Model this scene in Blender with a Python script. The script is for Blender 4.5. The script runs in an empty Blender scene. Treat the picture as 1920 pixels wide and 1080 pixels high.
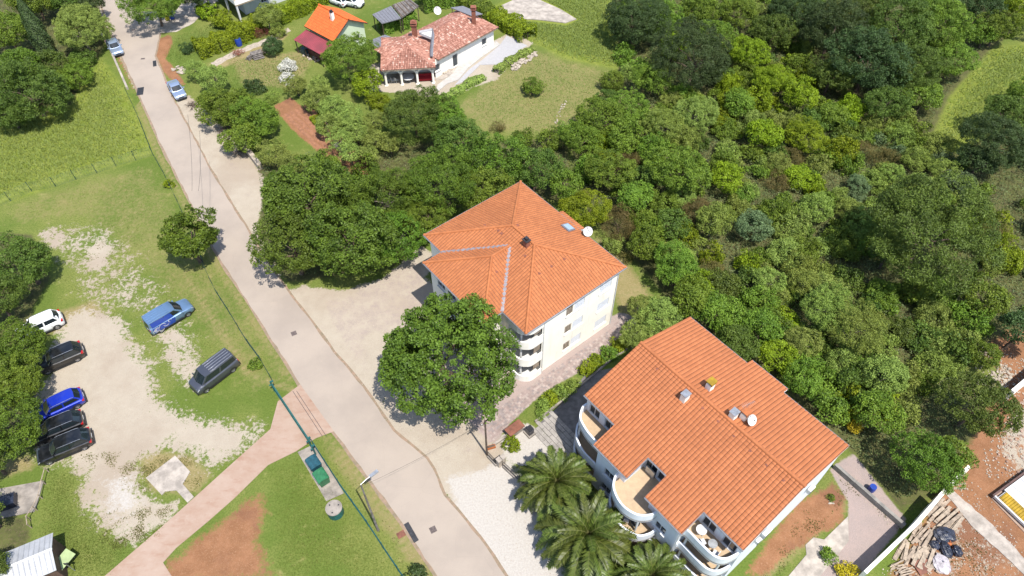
import bpy, bmesh, math, random
import numpy as np
from mathutils import Vector, Matrix

# ------------------------------------------------------------------ camera, light, exposure
scene = bpy.context.scene
COL = scene.collection
CAM_H = 60.0
FOC = 1330.0                       # focal length in pixels of a 1920 wide picture
TILT = math.atan(1110.0 / FOC)     # angle of the optical axis from straight down

cam_data = bpy.data.cameras.new('camera')
cam_data.sensor_width = 36.0
cam_data.lens = 36.0 * FOC / 1920.0
cam_data.clip_start = 0.5
cam_data.clip_end = 3000.0
cam = bpy.data.objects.new('camera', cam_data)
COL.objects.link(cam)
cam.location = (0, 0, CAM_H)
cam.rotation_euler = (TILT, 0, 0)
scene.camera = cam

SUN_EL = math.radians(64.5)
SUN_AZ = math.radians(-56.5)       # direction towards the sun, from +x
world = bpy.data.worlds.new('World')
scene.world = world
world.use_nodes = True
wn = world.node_tree
bg = wn.nodes['Background']
sky = wn.nodes.new('ShaderNodeTexSky')
sky.sky_type = 'NISHITA'
sky.sun_disc = False
sky.sun_elevation = SUN_EL
sky.sun_rotation = math.pi / 2 - SUN_AZ
sky.air_density = 1.0
sky.dust_density = 1.0
wn.links.new(sky.outputs[0], bg.inputs[0])
bg.inputs[1].default_value = 0.15

sun_data = bpy.data.lights.new('sun', 'SUN')
sun_data.energy = 4.6
sun_data.angle = math.radians(0.55)
sun_data.color = (1.0, 0.95, 0.87)
sun = bpy.data.objects.new('sun', sun_data)
COL.objects.link(sun)
S = Vector((math.cos(SUN_AZ) * math.cos(SUN_EL), math.sin(SUN_AZ) * math.cos(SUN_EL), math.sin(SUN_EL)))
sun.rotation_euler = S.to_track_quat('Z', 'Y').to_euler()
sun.location = (40, -20, 90)

scene.view_settings.view_transform = 'Standard'
scene.view_settings.look = 'None'
scene.view_settings.exposure = 0.70
scene.view_settings.gamma = 1.0
scene.view_settings.use_curve_mapping = False
scene.render.engine = 'CYCLES'
scene.cycles.max_bounces = 6
scene.cycles.transparent_max_bounces = 4

# ------------------------------------------------------------------ measuring helpers
def G(px, py, z=0.0):
    """point of the place seen at pixel (px, py) of the 1920x1080 photograph at height z"""
    x = px - 960.0; y = 540.0 - py
    d = Vector((x, FOC * math.sin(TILT) + y * math.cos(TILT), -FOC * math.cos(TILT) + y * math.sin(TILT)))
    t = (z - CAM_H) / d.z
    return Vector((d.x * t, d.y * t, z))

def mpp(px, py, z=0.0):
    """metres per photograph pixel at that point"""
    p = G(px, py, z)
    fwd = Vector((0, math.sin(TILT), -math.cos(TILT)))
    return (p - Vector((0, 0, CAM_H))).dot(fwd) / FOC

UANG = math.radians(-50.7)
UU = Vector((math.cos(UANG), math.sin(UANG), 0))
VV = Vector((UU.y, -UU.x, 0))
R = random.Random(7)

# ------------------------------------------------------------------ mesh helpers
class MB:
    """collects polygons and links them as one mesh object"""
    def __init__(s):
        s.v = []; s.f = []; s.m = []
    def poly(s, pts, m=0):
        n = len(s.v); s.v += [tuple(p) for p in pts]; s.f.append(tuple(range(n, n + len(pts)))); s.m.append(m)
    def raw(s, vs, fs, m=0):
        n = len(s.v); s.v += [tuple(p) for p in vs]
        for f in fs: s.f.append(tuple(i + n for i in f)); s.m.append(m)
    def box(s, c, size, rot=None, m=0):
        hx, hy, hz = size[0] / 2, size[1] / 2, size[2] / 2
        P = [Vector((x, y, z)) for x in (-hx, hx) for y in (-hy, hy) for z in (-hz, hz)]
        if rot is not None: P = [rot @ p for p in P]
        c = Vector(c); P = [p + c for p in P]
        s.raw(P, [(0, 1, 3, 2), (4, 6, 7, 5), (0, 4, 5, 1), (2, 3, 7, 6), (0, 2, 6, 4), (1, 5, 7, 3)], m)
    def prism(s, pts, z0, z1, m=0):
        """pts: 2-D outline, counter-clockwise or not; z0, z1 numbers or lists"""
        n = len(pts)
        area = sum(pts[i][0] * pts[(i + 1) % n][1] - pts[(i + 1) % n][0] * pts[i][1] for i in range(n))
        pts = list(pts)
        a = z0 if isinstance(z0, (list, tuple)) else [z0] * n
        b = z1 if isinstance(z1, (list, tuple)) else [z1] * n
        if area < 0:
            pts = pts[::-1]; a = list(a)[::-1]; b = list(b)[::-1]
        lo = [(p[0], p[1], a[i]) for i, p in enumerate(pts)]
        hi = [(p[0], p[1], b[i]) for i, p in enumerate(pts)]
        fs = [tuple(range(n, 2 * n)), tuple(range(n - 1, -1, -1))]
        for i in range(n):
            j = (i + 1) % n; fs.append((i, j, n + j, n + i))
        s.raw(lo + hi, fs, m)
    def tube(s, pts, rad, n=8, m=0, cap=True):
        pts = [Vector(p) for p in pts]
        rr = rad if isinstance(rad, (list, tuple)) else [rad] * len(pts)
        rings = []
        for i, p in enumerate(pts):
            if i == 0: d = pts[1] - p
            elif i == len(pts) - 1: d = p - pts[i - 1]
            else: d = pts[i + 1] - pts[i - 1]
            d.normalize()
            a = Vector((0, 0, 1)) if abs(d.z) < 0.9 else Vector((1, 0, 0))
            x = d.cross(a).normalized(); y = d.cross(x)
            rings.append([p + (x * math.cos(k * 2 * math.pi / n) + y * math.sin(k * 2 * math.pi / n)) * rr[i] for k in range(n)])
        vs = [q for r_ in rings for q in r_]
        fs = []
        for i in range(len(pts) - 1):
            for k in range(n):
                k2 = (k + 1) % n
                fs.append((i * n + k, i * n + k2, (i + 1) * n + k2, (i + 1) * n + k))
        if cap:
            fs.append(tuple(range(n - 1, -1, -1))); fs.append(tuple(range((len(pts) - 1) * n, len(pts) * n)))
        s.raw(vs, fs, m)
    def disc(s, c, r, z0, z1, n=24, m=0):
        s.prism([(c[0] + r * math.cos(2 * math.pi * k / n), c[1] + r * math.sin(2 * math.pi * k / n)) for k in range(n)], z0, z1, m)
    def build(s, name, mats, parent=None, loc=None, smooth=None, mesh_only=False):
        me = bpy.data.meshes.new(name)
        me.from_pydata(s.v, [], s.f)
        if not isinstance(mats, (list, tuple)): mats = [mats]
        for q in mats: me.materials.append(q)
        if len(mats) > 1: me.polygons.foreach_set('material_index', s.m)
        if smooth is not None:
            bm_ = bmesh.new(); bm_.from_mesh(me); bmesh.ops.remove_doubles(bm_, verts=bm_.verts, dist=0.0005); bmesh.ops.recalc_face_normals(bm_, faces=bm_.faces); bm_.to_mesh(me); bm_.free()
            me.polygons.foreach_set('use_smooth', [True] * len(me.polygons))
            me.set_sharp_from_angle(angle=math.radians(smooth))
        me.update()
        if mesh_only: return me
        o = bpy.data.objects.new(name, me); COL.objects.link(o)
        if parent is not None: o.parent = parent
        if loc is not None: o.location = loc
        return o

def tag(o, label=None, cat=None, group=None, kind=None):
    if label: o['label'] = label
    if cat: o['category'] = cat
    if group: o['group'] = group
    if kind: o['kind'] = kind
    return o

def empty(name, loc, rz=0.0, label=None, cat=None, group=None):
    o = bpy.data.objects.new(name, None); COL.objects.link(o)
    o.empty_display_size = 0.5
    o.location = loc; o.rotation_euler = (0, 0, rz)
    return tag(o, label, cat, group)

def inst(name, me, parent, loc=(0, 0, 0), rot=(0, 0, 0), sc=(1, 1, 1), material=None):
    o = bpy.data.objects.new(name, me); COL.objects.link(o)
    if parent is not None: o.parent = parent
    o.location = loc; o.rotation_euler = rot; o.scale = sc
    if material is not None:
        o.material_slots[0].link = 'OBJECT'; o.material_slots[0].material = material
    return o

def copy_tree(o, parent=None):
    c = o.copy(); COL.objects.link(c); c.parent = parent
    for ch in list(o.children): copy_tree(ch, c)
    return c

# ------------------------------------------------------------------ material helpers
def newmat(name):
    m = bpy.data.materials.new(name); m.use_nodes = True
    nt = m.node_tree; b = nt.nodes['Principled BSDF']
    return m, nt, b

def N(nt, t, **kw):
    n = nt.nodes.new(t)
    for k, v in kw.items(): setattr(n, k, v)
    return n

def mixc(nt, fac, a, b, mode='MIX'):
    n = nt.nodes.new('ShaderNodeMix'); n.data_type = 'RGBA'; n.blend_type = mode
    for i, val in ((0, fac), (6, a), (7, b)):
        if hasattr(val, 'is_output') or isinstance(val, bpy.types.NodeSocket): nt.links.new(val, n.inputs[i])
        else: n.inputs[i].default_value = val if i == 0 else (*val, 1.0)
    return n.outputs[2]

def noise(nt, scale, detail=4, rough=0.6, vec=None, coord='obj', dist=0.0):
    n = N(nt, 'ShaderNodeTexNoise'); n.inputs['Scale'].default_value = scale
    n.inputs['Detail'].default_value = detail; n.inputs['Roughness'].default_value = rough
    n.inputs['Distortion'].default_value = dist
    if vec is None:
        if coord == 'obj':
            tc = N(nt, 'ShaderNodeTexCoord'); vec = tc.outputs['Object']
        else:
            g = N(nt, 'ShaderNodeNewGeometry'); vec = g.outputs['Position']
    nt.links.new(vec, n.inputs['Vector'])
    return n.outputs['Fac']

def step(nt, val, lo, hi, a=0.0, b=1.0):
    n = N(nt, 'ShaderNodeMapRange'); n.interpolation_type = 'SMOOTHSTEP'
    nt.links.new(val, n.inputs[0])
    n.inputs[1].default_value = lo; n.inputs[2].default_value = hi
    n.inputs[3].default_value = a; n.inputs[4].default_value = b
    return n.outputs[0]

def math_(nt, op, a, b=None):
    n = N(nt, 'ShaderNodeMath'); n.operation = op
    for i, v in ((0, a), (1, b)):
        if v is None: continue
        if isinstance(v, (int, float)): n.inputs[i].default_value = v
        else: nt.links.new(v, n.inputs[i])
    return n.outputs[0]

def bump(nt, b, h, strength=0.3, dist=0.05):
    n = N(nt, 'ShaderNodeBump'); n.inputs['Strength'].default_value = strength; n.inputs['Distance'].default_value = dist
    nt.links.new(h, n.inputs['Height']); nt.links.new(n.outputs[0], b.inputs['Normal'])

def plain(name, col, rough=0.7, var=0.12, scale=3.0, metal=0.0, bmp=0.0, col2=None, coat=0.0, spec=None):
    m, nt, b = newmat(name)
    if 'render' not in name and 'roller' not in name and max(col) > 0.15 and metal < 0.5:
        col = tuple(c * 0.66 for c in col); col2 = tuple(c * 0.66 for c in col2) if col2 else None
    b.inputs['Roughness'].default_value = rough; b.inputs['Metallic'].default_value = metal
    if coat: b.inputs['Coat Weight'].default_value = coat; b.inputs['Coat Roughness'].default_value = 0.08
    if spec is not None: b.inputs['Specular IOR Level'].default_value = spec
    f = noise(nt, scale, 6, 0.65, coord='geo')
    f = step(nt, f, 0.3, 0.7)
    c2 = col2 if col2 else tuple(max(0, c * (1 - var * 2)) for c in col)
    c1 = col if col2 else tuple(min(1, c * (1 + var * 0.6)) for c in col)
    cc = mixc(nt, f, c1, c2)
    if 'render' in name:      # rain streaks and grime
        gg = N(nt, 'ShaderNodeNewGeometry'); mp_ = N(nt, 'ShaderNodeMapping'); mp_.inputs['Scale'].default_value = (2.6, 2.6, 0.22)
        nt.links.new(gg.outputs['Position'], mp_.inputs['Vector'])
        cc = mixc(nt, step(nt, noise(nt, 1.0, 7, 0.7, vec=mp_.outputs[0]), 0.5, 0.75, 0, 0.5), cc, tuple(c * q_ for c, q_ in zip(col, (0.72, 0.70, 0.66))))
    nt.links.new(cc, b.inputs['Base Color'])
    if bmp:
        bump(nt, b, noise(nt, scale * 6, 5, 0.7, coord='geo'), bmp, 0.04)
    return m

M = {}
M['white_wall'] = plain('white_render', (0.80, 0.77, 0.70), 0.85, 0.03, 0.8, bmp=0.1)
M['cream_wall'] = plain('cream_render', (0.79, 0.755, 0.665), 0.85, 0.03, 0.7, bmp=0.1)
M['shaded_white_wall'] = plain('shaded_white_render', (0.60, 0.63, 0.68), 0.85, 0.03, 0.7, bmp=0.08)  # white walls; the bluish shade from the sky is mixed into this colour
M['grey_wall'] = plain('pale_grey_render', (0.50, 0.52, 0.56), 0.85, 0.05, 0.9, bmp=0.08)
M['green_wall'] = plain('pale_green_render', (0.50, 0.58, 0.42), 0.85, 0.04, 0.6, bmp=0.08)
M['white_paint'] = plain('white_paint', (0.80, 0.80, 0.79), 0.5, 0.03, 2)
M['white_plastic'] = plain('white_plastic', (0.78, 0.79, 0.80), 0.35, 0.04, 2)
M['terrace_tile'] = plain('terrace_tile', (0.60, 0.44, 0.28), 0.7, 0.07, 3)
M['zinc'] = plain('zinc_flashing', (0.42, 0.38, 0.40), 0.5, 0.15, 3, metal=0.3)
M['gutter'] = plain('grey_gutter', (0.30, 0.30, 0.33), 0.5, 0.1, 3, metal=0.2)
M['dark_metal'] = plain('dark_metal', (0.06, 0.06, 0.065), 0.45, 0.2, 4, metal=0.5)
M['galv'] = plain('galvanised_metal', (0.45, 0.46, 0.47), 0.4, 0.15, 3, metal=0.7)
M['green_metal'] = plain('dark_green_painted_metal', (0.018, 0.10, 0.095), 0.45, 0.2, 3)
M['fence_green'] = plain('fence_green', (0.015, 0.055, 0.045), 0.5, 0.2, 3)
M['green_plastic'] = plain('green_bin_plastic', (0.04, 0.22, 0.09), 0.45, 0.2, 3)
M['teal_plastic'] = plain('dark_blue_green_bin_plastic', (0.015, 0.07, 0.095), 0.45, 0.2, 3)
M['concrete'] = plain('concrete', (0.38, 0.335, 0.29), 0.9, 0.2, 1.2, bmp=0.2)
M['pale_concrete'] = plain('pale_concrete', (0.54, 0.475, 0.41), 0.9, 0.2, 0.9, bmp=0.2)
M['old_concrete'] = plain('weathered_concrete', (0.33, 0.31, 0.28), 0.9, 0.2, 1.2, bmp=0.3)
M['stone'] = plain('pale_limestone', (0.55, 0.47, 0.38), 0.9, 0.2, 3, bmp=0.5)
M['wood'] = plain('weathered_timber', (0.42, 0.33, 0.25), 0.8, 0.22, 3, bmp=0.3)
M['pale_wood'] = plain('pale_new_timber', (0.50, 0.40, 0.30), 0.75, 0.2, 3, bmp=0.2)
M['dark_wood'] = plain('dark_timber', (0.10, 0.07, 0.05), 0.8, 0.3, 3, bmp=0.3)
M['grey_wood'] = plain('silvered_timber', (0.27, 0.24, 0.22), 0.85, 0.3, 2.5, bmp=0.3)
M['bark'] = plain('bark', (0.12, 0.085, 0.06), 0.9, 0.3, 5, bmp=0.5)
M['grey_bark'] = plain('grey_bark', (0.20, 0.17, 0.14), 0.9, 0.3, 5, bmp=0.5)
M['brick_red'] = plain('red_brick', (0.36, 0.13, 0.08), 0.85, 0.2, 5, bmp=0.3)
M['rust'] = plain('red_brown_sheet', (0.27, 0.10, 0.06), 0.7, 0.2, 2)
M['wine'] = plain('wine_red_sheet_metal', (0.30, 0.035, 0.055), 0.5, 0.15, 0.6)
M['black_rubber'] = plain('tyre_rubber', (0.02, 0.02, 0.02), 0.85, 0.1, 5)
M['black_plastic'] = plain('black_plastic', (0.018, 0.018, 0.02), 0.5, 0.2, 4)
M['bag'] = plain('dark_tarpaulin', (0.025, 0.03, 0.05), 0.3, 0.3, 2, bmp=0.8)
M['white_sheet'] = plain('crumpled_white_sheeting', (0.62, 0.57, 0.60), 0.5, 0.2, 2.5, bmp=0.9)
M['orange'] = plain('orange_plastic', (0.55, 0.17, 0.05), 0.6, 0.15, 4)
M['blue_plastic'] = plain('blue_plastic', (0.02, 0.07, 0.42), 0.4, 0.1, 4)
M['yellow_plastic'] = plain('yellow_plastic', (0.55, 0.50, 0.03), 0.45, 0.1, 4)
M['red_cloth'] = plain('red_cloth', (0.55, 0.02, 0.03), 0.8, 0.1, 6)
M['manhole'] = plain('cast_iron_cover', (0.18, 0.14, 0.13), 0.7, 0.25, 6, bmp=0.3)
M['shutter'] = plain('white_roller_shutter', (0.55, 0.57, 0.61), 0.5, 0.04, 3)
M['tin'] = plain('white_profiled_sheet', (0.56, 0.57, 0.59), 0.45, 0.1, 1.0, metal=0.1)
M['yellow_sheet'] = plain('yellow_profiled_sheet', (0.52, 0.33, 0.015), 0.5, 0.2, 1.5)
M['brown_panel'] = plain('dark_brown_panel', (0.10, 0.055, 0.045), 0.7, 0.2, 2)

def glass_mat(name, col=(0.02, 0.03, 0.04), rough=0.06):
    m, nt, b = newmat(name)
    b.inputs['Base Color'].default_value = (*col, 1); b.inputs['Roughness'].default_value = rough
    b.inputs['Specular IOR Level'].default_value = 0.7
    return m
M['glass'] = glass_mat('window_glass')
M['car_glass'] = glass_mat('tinted_car_glass', (0.012, 0.018, 0.022), 0.05)
M['skylight'] = glass_mat('skylight_glass', (0.25, 0.33, 0.42), 0.05)

def paint(name, col, metal=0.4):
    m, nt, b = newmat(name)
    b.inputs['Metallic'].default_value = metal; b.inputs['Roughness'].default_value = 0.32
    b.inputs['Coat Weight'].default_value = 0.7; b.inputs['Coat Roughness'].default_value = 0.04
    f = noise(nt, 2.0, 5, 0.6, coord='obj')
    nt.links.new(mixc(nt, step(nt, f, 0.35, 0.75), col, tuple(c * 0.86 + 0.012 for c in col)), b.inputs['Base Color'])
    nt.links.new(step(nt, f, 0.3, 0.8, 0.28, 0.42), b.inputs['Roughness'])
    return m
M['p_black'] = paint('black_car_paint', (0.004, 0.0045, 0.006), 0.0)
M['p_white'] = paint('white_car_paint', (0.80, 0.81, 0.82), 0.0)
M['p_blue'] = paint('blue_car_paint', (0.008, 0.03, 0.40), 0.3)
M['p_grey'] = paint('dark_grey_car_paint', (0.075, 0.08, 0.10), 0.5)
M['p_silver'] = paint('silver_blue_car_paint', (0.34, 0.42, 0.56), 0.6)
M['p_steel'] = paint('steel_blue_van_paint', (0.15, 0.25, 0.40), 0.5)
M['p_royal'] = paint('royal_blue_van_paint', (0.01, 0.05, 0.32), 0.2)
M['rim'] = plain('alloy_rim', (0.5, 0.5, 0.52), 0.35, 0.15, 8, metal=0.8)
M['lamp_red'] = glass_mat('red_tail_lens', (0.35, 0.01, 0.01), 0.15)
M['lamp_clear'] = glass_mat('clear_head_lens', (0.55, 0.57, 0.6), 0.1)

def tile_mat(name, c1, c2, c3=None, dirt=0.25, rough=0.8):
    """roof tile: colour of each tile from its own 'tint' value, plus stains"""
    m, nt, b = newmat(name)
    b.inputs['Roughness'].default_value = rough
    a = N(nt, 'ShaderNodeAttribute', attribute_name='tint')
    ramp = N(nt, 'ShaderNodeValToRGB')
    ramp.color_ramp.elements[0].color = (*c1, 1); ramp.color_ramp.elements[1].color = (*c2, 1)
    if c3:
        e = ramp.color_ramp.elements.new(0.85); e.color = (*c2, 1)
        ramp.color_ramp.elements[2].color = (*c3, 1)
    nt.links.new(a.outputs['Fac'], ramp.inputs[0])
    n1 = step(nt, noise(nt, 0.35, 8, 0.7, coord='geo'), 0.35, 0.75)
    n2 = step(nt, noise(nt, 5.0, 6, 0.75, coord='geo'), 0.55, 0.8)
    c = mixc(nt, math_(nt, 'MULTIPLY', n1, dirt), ramp.outputs[0], tuple(x * 0.72 for x in c1))
    c = mixc(nt, math_(nt, 'MULTIPLY', n2, dirt), c, tuple(x * 0.45 for x in c1))
    nt.links.new(c, b.inputs['Base Color'])
    bump(nt, b, noise(nt, 25, 4, 0.7, coord='geo'), 0.25, 0.02)
    return m
M['roof_orange'] = tile_mat('orange_clay_tile', (0.315, 0.102, 0.032), (0.385, 0.132, 0.044), dirt=0.42)
M['roof_orange_b'] = tile_mat('salmon_clay_tile', (0.330, 0.108, 0.036), (0.385, 0.130, 0.046), dirt=0.42)
M['tile_joint'] = plain('shaded_tile_joint', (0.115, 0.05, 0.032), .95, .3, 3)  # shadow in the gaps between tiles, painted dark on risers and grooves
M['roof_vivid'] = tile_mat('vivid_orange_tile', (0.52, 0.095, 0.014), (0.60, 0.120, 0.020), dirt=0.1)
M['roof_old'] = tile_mat('mixed_old_barrel_tile', (0.23, 0.095, 0.065), (0.42, 0.21, 0.155), (0.52, 0.39, 0.32), dirt=0.3)

def leaf_mat(name, c1, c2, trans=0.22, rough=0.55):
    """foliage: every leaf clump carries its own 'tint'; each plant differs a little too"""
    m, nt, b = newmat(name)
    b.inputs['Roughness'].default_value = rough
    b.inputs['Specular IOR Level'].default_value = 0.22
    a = N(nt, 'ShaderNodeAttribute', attribute_name='tint')
    oi = N(nt, 'ShaderNodeObjectInfo')
    c = mixc(nt, a.outputs['Fac'], c1, c2)
    hs = N(nt, 'ShaderNodeHueSaturation')
    nt.links.new(c, hs.inputs['Color'])
    nt.links.new(step(nt, oi.outputs['Random'], 0.0, 1.0, 0.485, 0.515), hs.inputs['Hue'])
    nt.links.new(step(nt, oi.outputs['Random'], 0.0, 1.0, 0.84, 1.16), hs.inputs['Value'])
    nt.links.new(hs.outputs[0], b.inputs['Base Color'])
    tr = N(nt, 'ShaderNodeBsdfTranslucent')
    nt.links.new(mixc(nt, 0.35, hs.outputs[0], (0.20, 0.26, 0.02)), tr.inputs['Color'])
    mx = N(nt, 'ShaderNodeMixShader'); mx.inputs[0].default_value = trans
    nt.links.new(b.outputs[0], mx.inputs[1]); nt.links.new(tr.outputs[0], mx.inputs[2])
    out = nt.nodes['Material Output']; nt.links.new(mx.outputs[0], out.inputs[0])
    return m
LM = {
 'mulberry': leaf_mat('mulberry_leaf', (0.031, 0.056, 0.008), (0.134, 0.203, 0.022)),
 'linden': leaf_mat('linden_leaf', (0.029, 0.061, 0.007), (0.144, 0.231, 0.022)),
 'oak': leaf_mat('oak_leaf', (0.028, 0.056, 0.009), (0.131, 0.189, 0.029)),
 'dark': leaf_mat('holm_oak_leaf', (0.017, 0.034, 0.011), (0.078, 0.124, 0.036)),
 'green': leaf_mat('hazel_leaf', (0.042, 0.086, 0.009), (0.195, 0.287, 0.031)),
 'bright': leaf_mat('yellow_green_leaf', (0.069, 0.116, 0.005), (0.290, 0.377, 0.017), 0.3),
 'olive': leaf_mat('olive_leaf', (0.082, 0.121, 0.023), (0.310, 0.386, 0.081)),
 'sage': leaf_mat('sage_leaf', (0.075, 0.112, 0.020), (0.286, 0.366, 0.067)),
 'silver': leaf_mat('silver_leaf', (0.054, 0.082, 0.035), (0.179, 0.245, 0.104)),
 'pine': leaf_mat('pine_needle', (0.026, 0.044, 0.006), (0.119, 0.165, 0.024), 0.1),
 'broom': leaf_mat('dry_broom_twig', (0.065, 0.061, 0.016), (0.219, 0.174, 0.058)),
 'cypress': leaf_mat('cypress_scale', (0.018, 0.031, 0.011), (0.075, 0.108, 0.032), 0.08),
 'yellow': leaf_mat('yellow_blossom', (0.245, 0.196, 0.006), (0.650, 0.538, 0.028), 0.2),
 'white': leaf_mat('white_blossom', (0.340, 0.340, 0.299), (0.870, 0.858, 0.789), 0.2),
 'palm': leaf_mat('palm_leaflet', (0.026, 0.041, 0.006), (0.106, 0.136, 0.026), 0.15, 0.4),
 'red': leaf_mat('plum_leaf', (0.068, 0.024, 0.020), (0.232, 0.081, 0.058), 0.15),
}
# ------------------------------------------------------------------ ground sheet
def sdist(P, poly):
    """signed distance (positive inside) of points P (n,2) to polygon"""
    Q = np.array([(q[0], q[1]) for q in poly]); n = len(Q)
    d = np.full(len(P), 1e9); inside = np.zeros(len(P), bool)
    for i in range(n):
        a = Q[i]; b = Q[(i + 1) % n]; e = b - a; w = P - a
        t = np.clip((w @ e) / max(e @ e, 1e-9), 0, 1)
        dd = np.hypot(*(w - t[:, None] * e).T); d = np.minimum(d, dd)
        c = ((a[1] > P[:, 1]) != (b[1] > P[:, 1])) & (P[:, 0] < (b[0] - a[0]) * (P[:, 1] - a[1]) / (b[1] - a[1] + 1e-12) + a[0])
        inside ^= c
    return np.where(inside, d, -d)

def PX(*pts): return [G(x, y) for x, y in pts]

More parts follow.
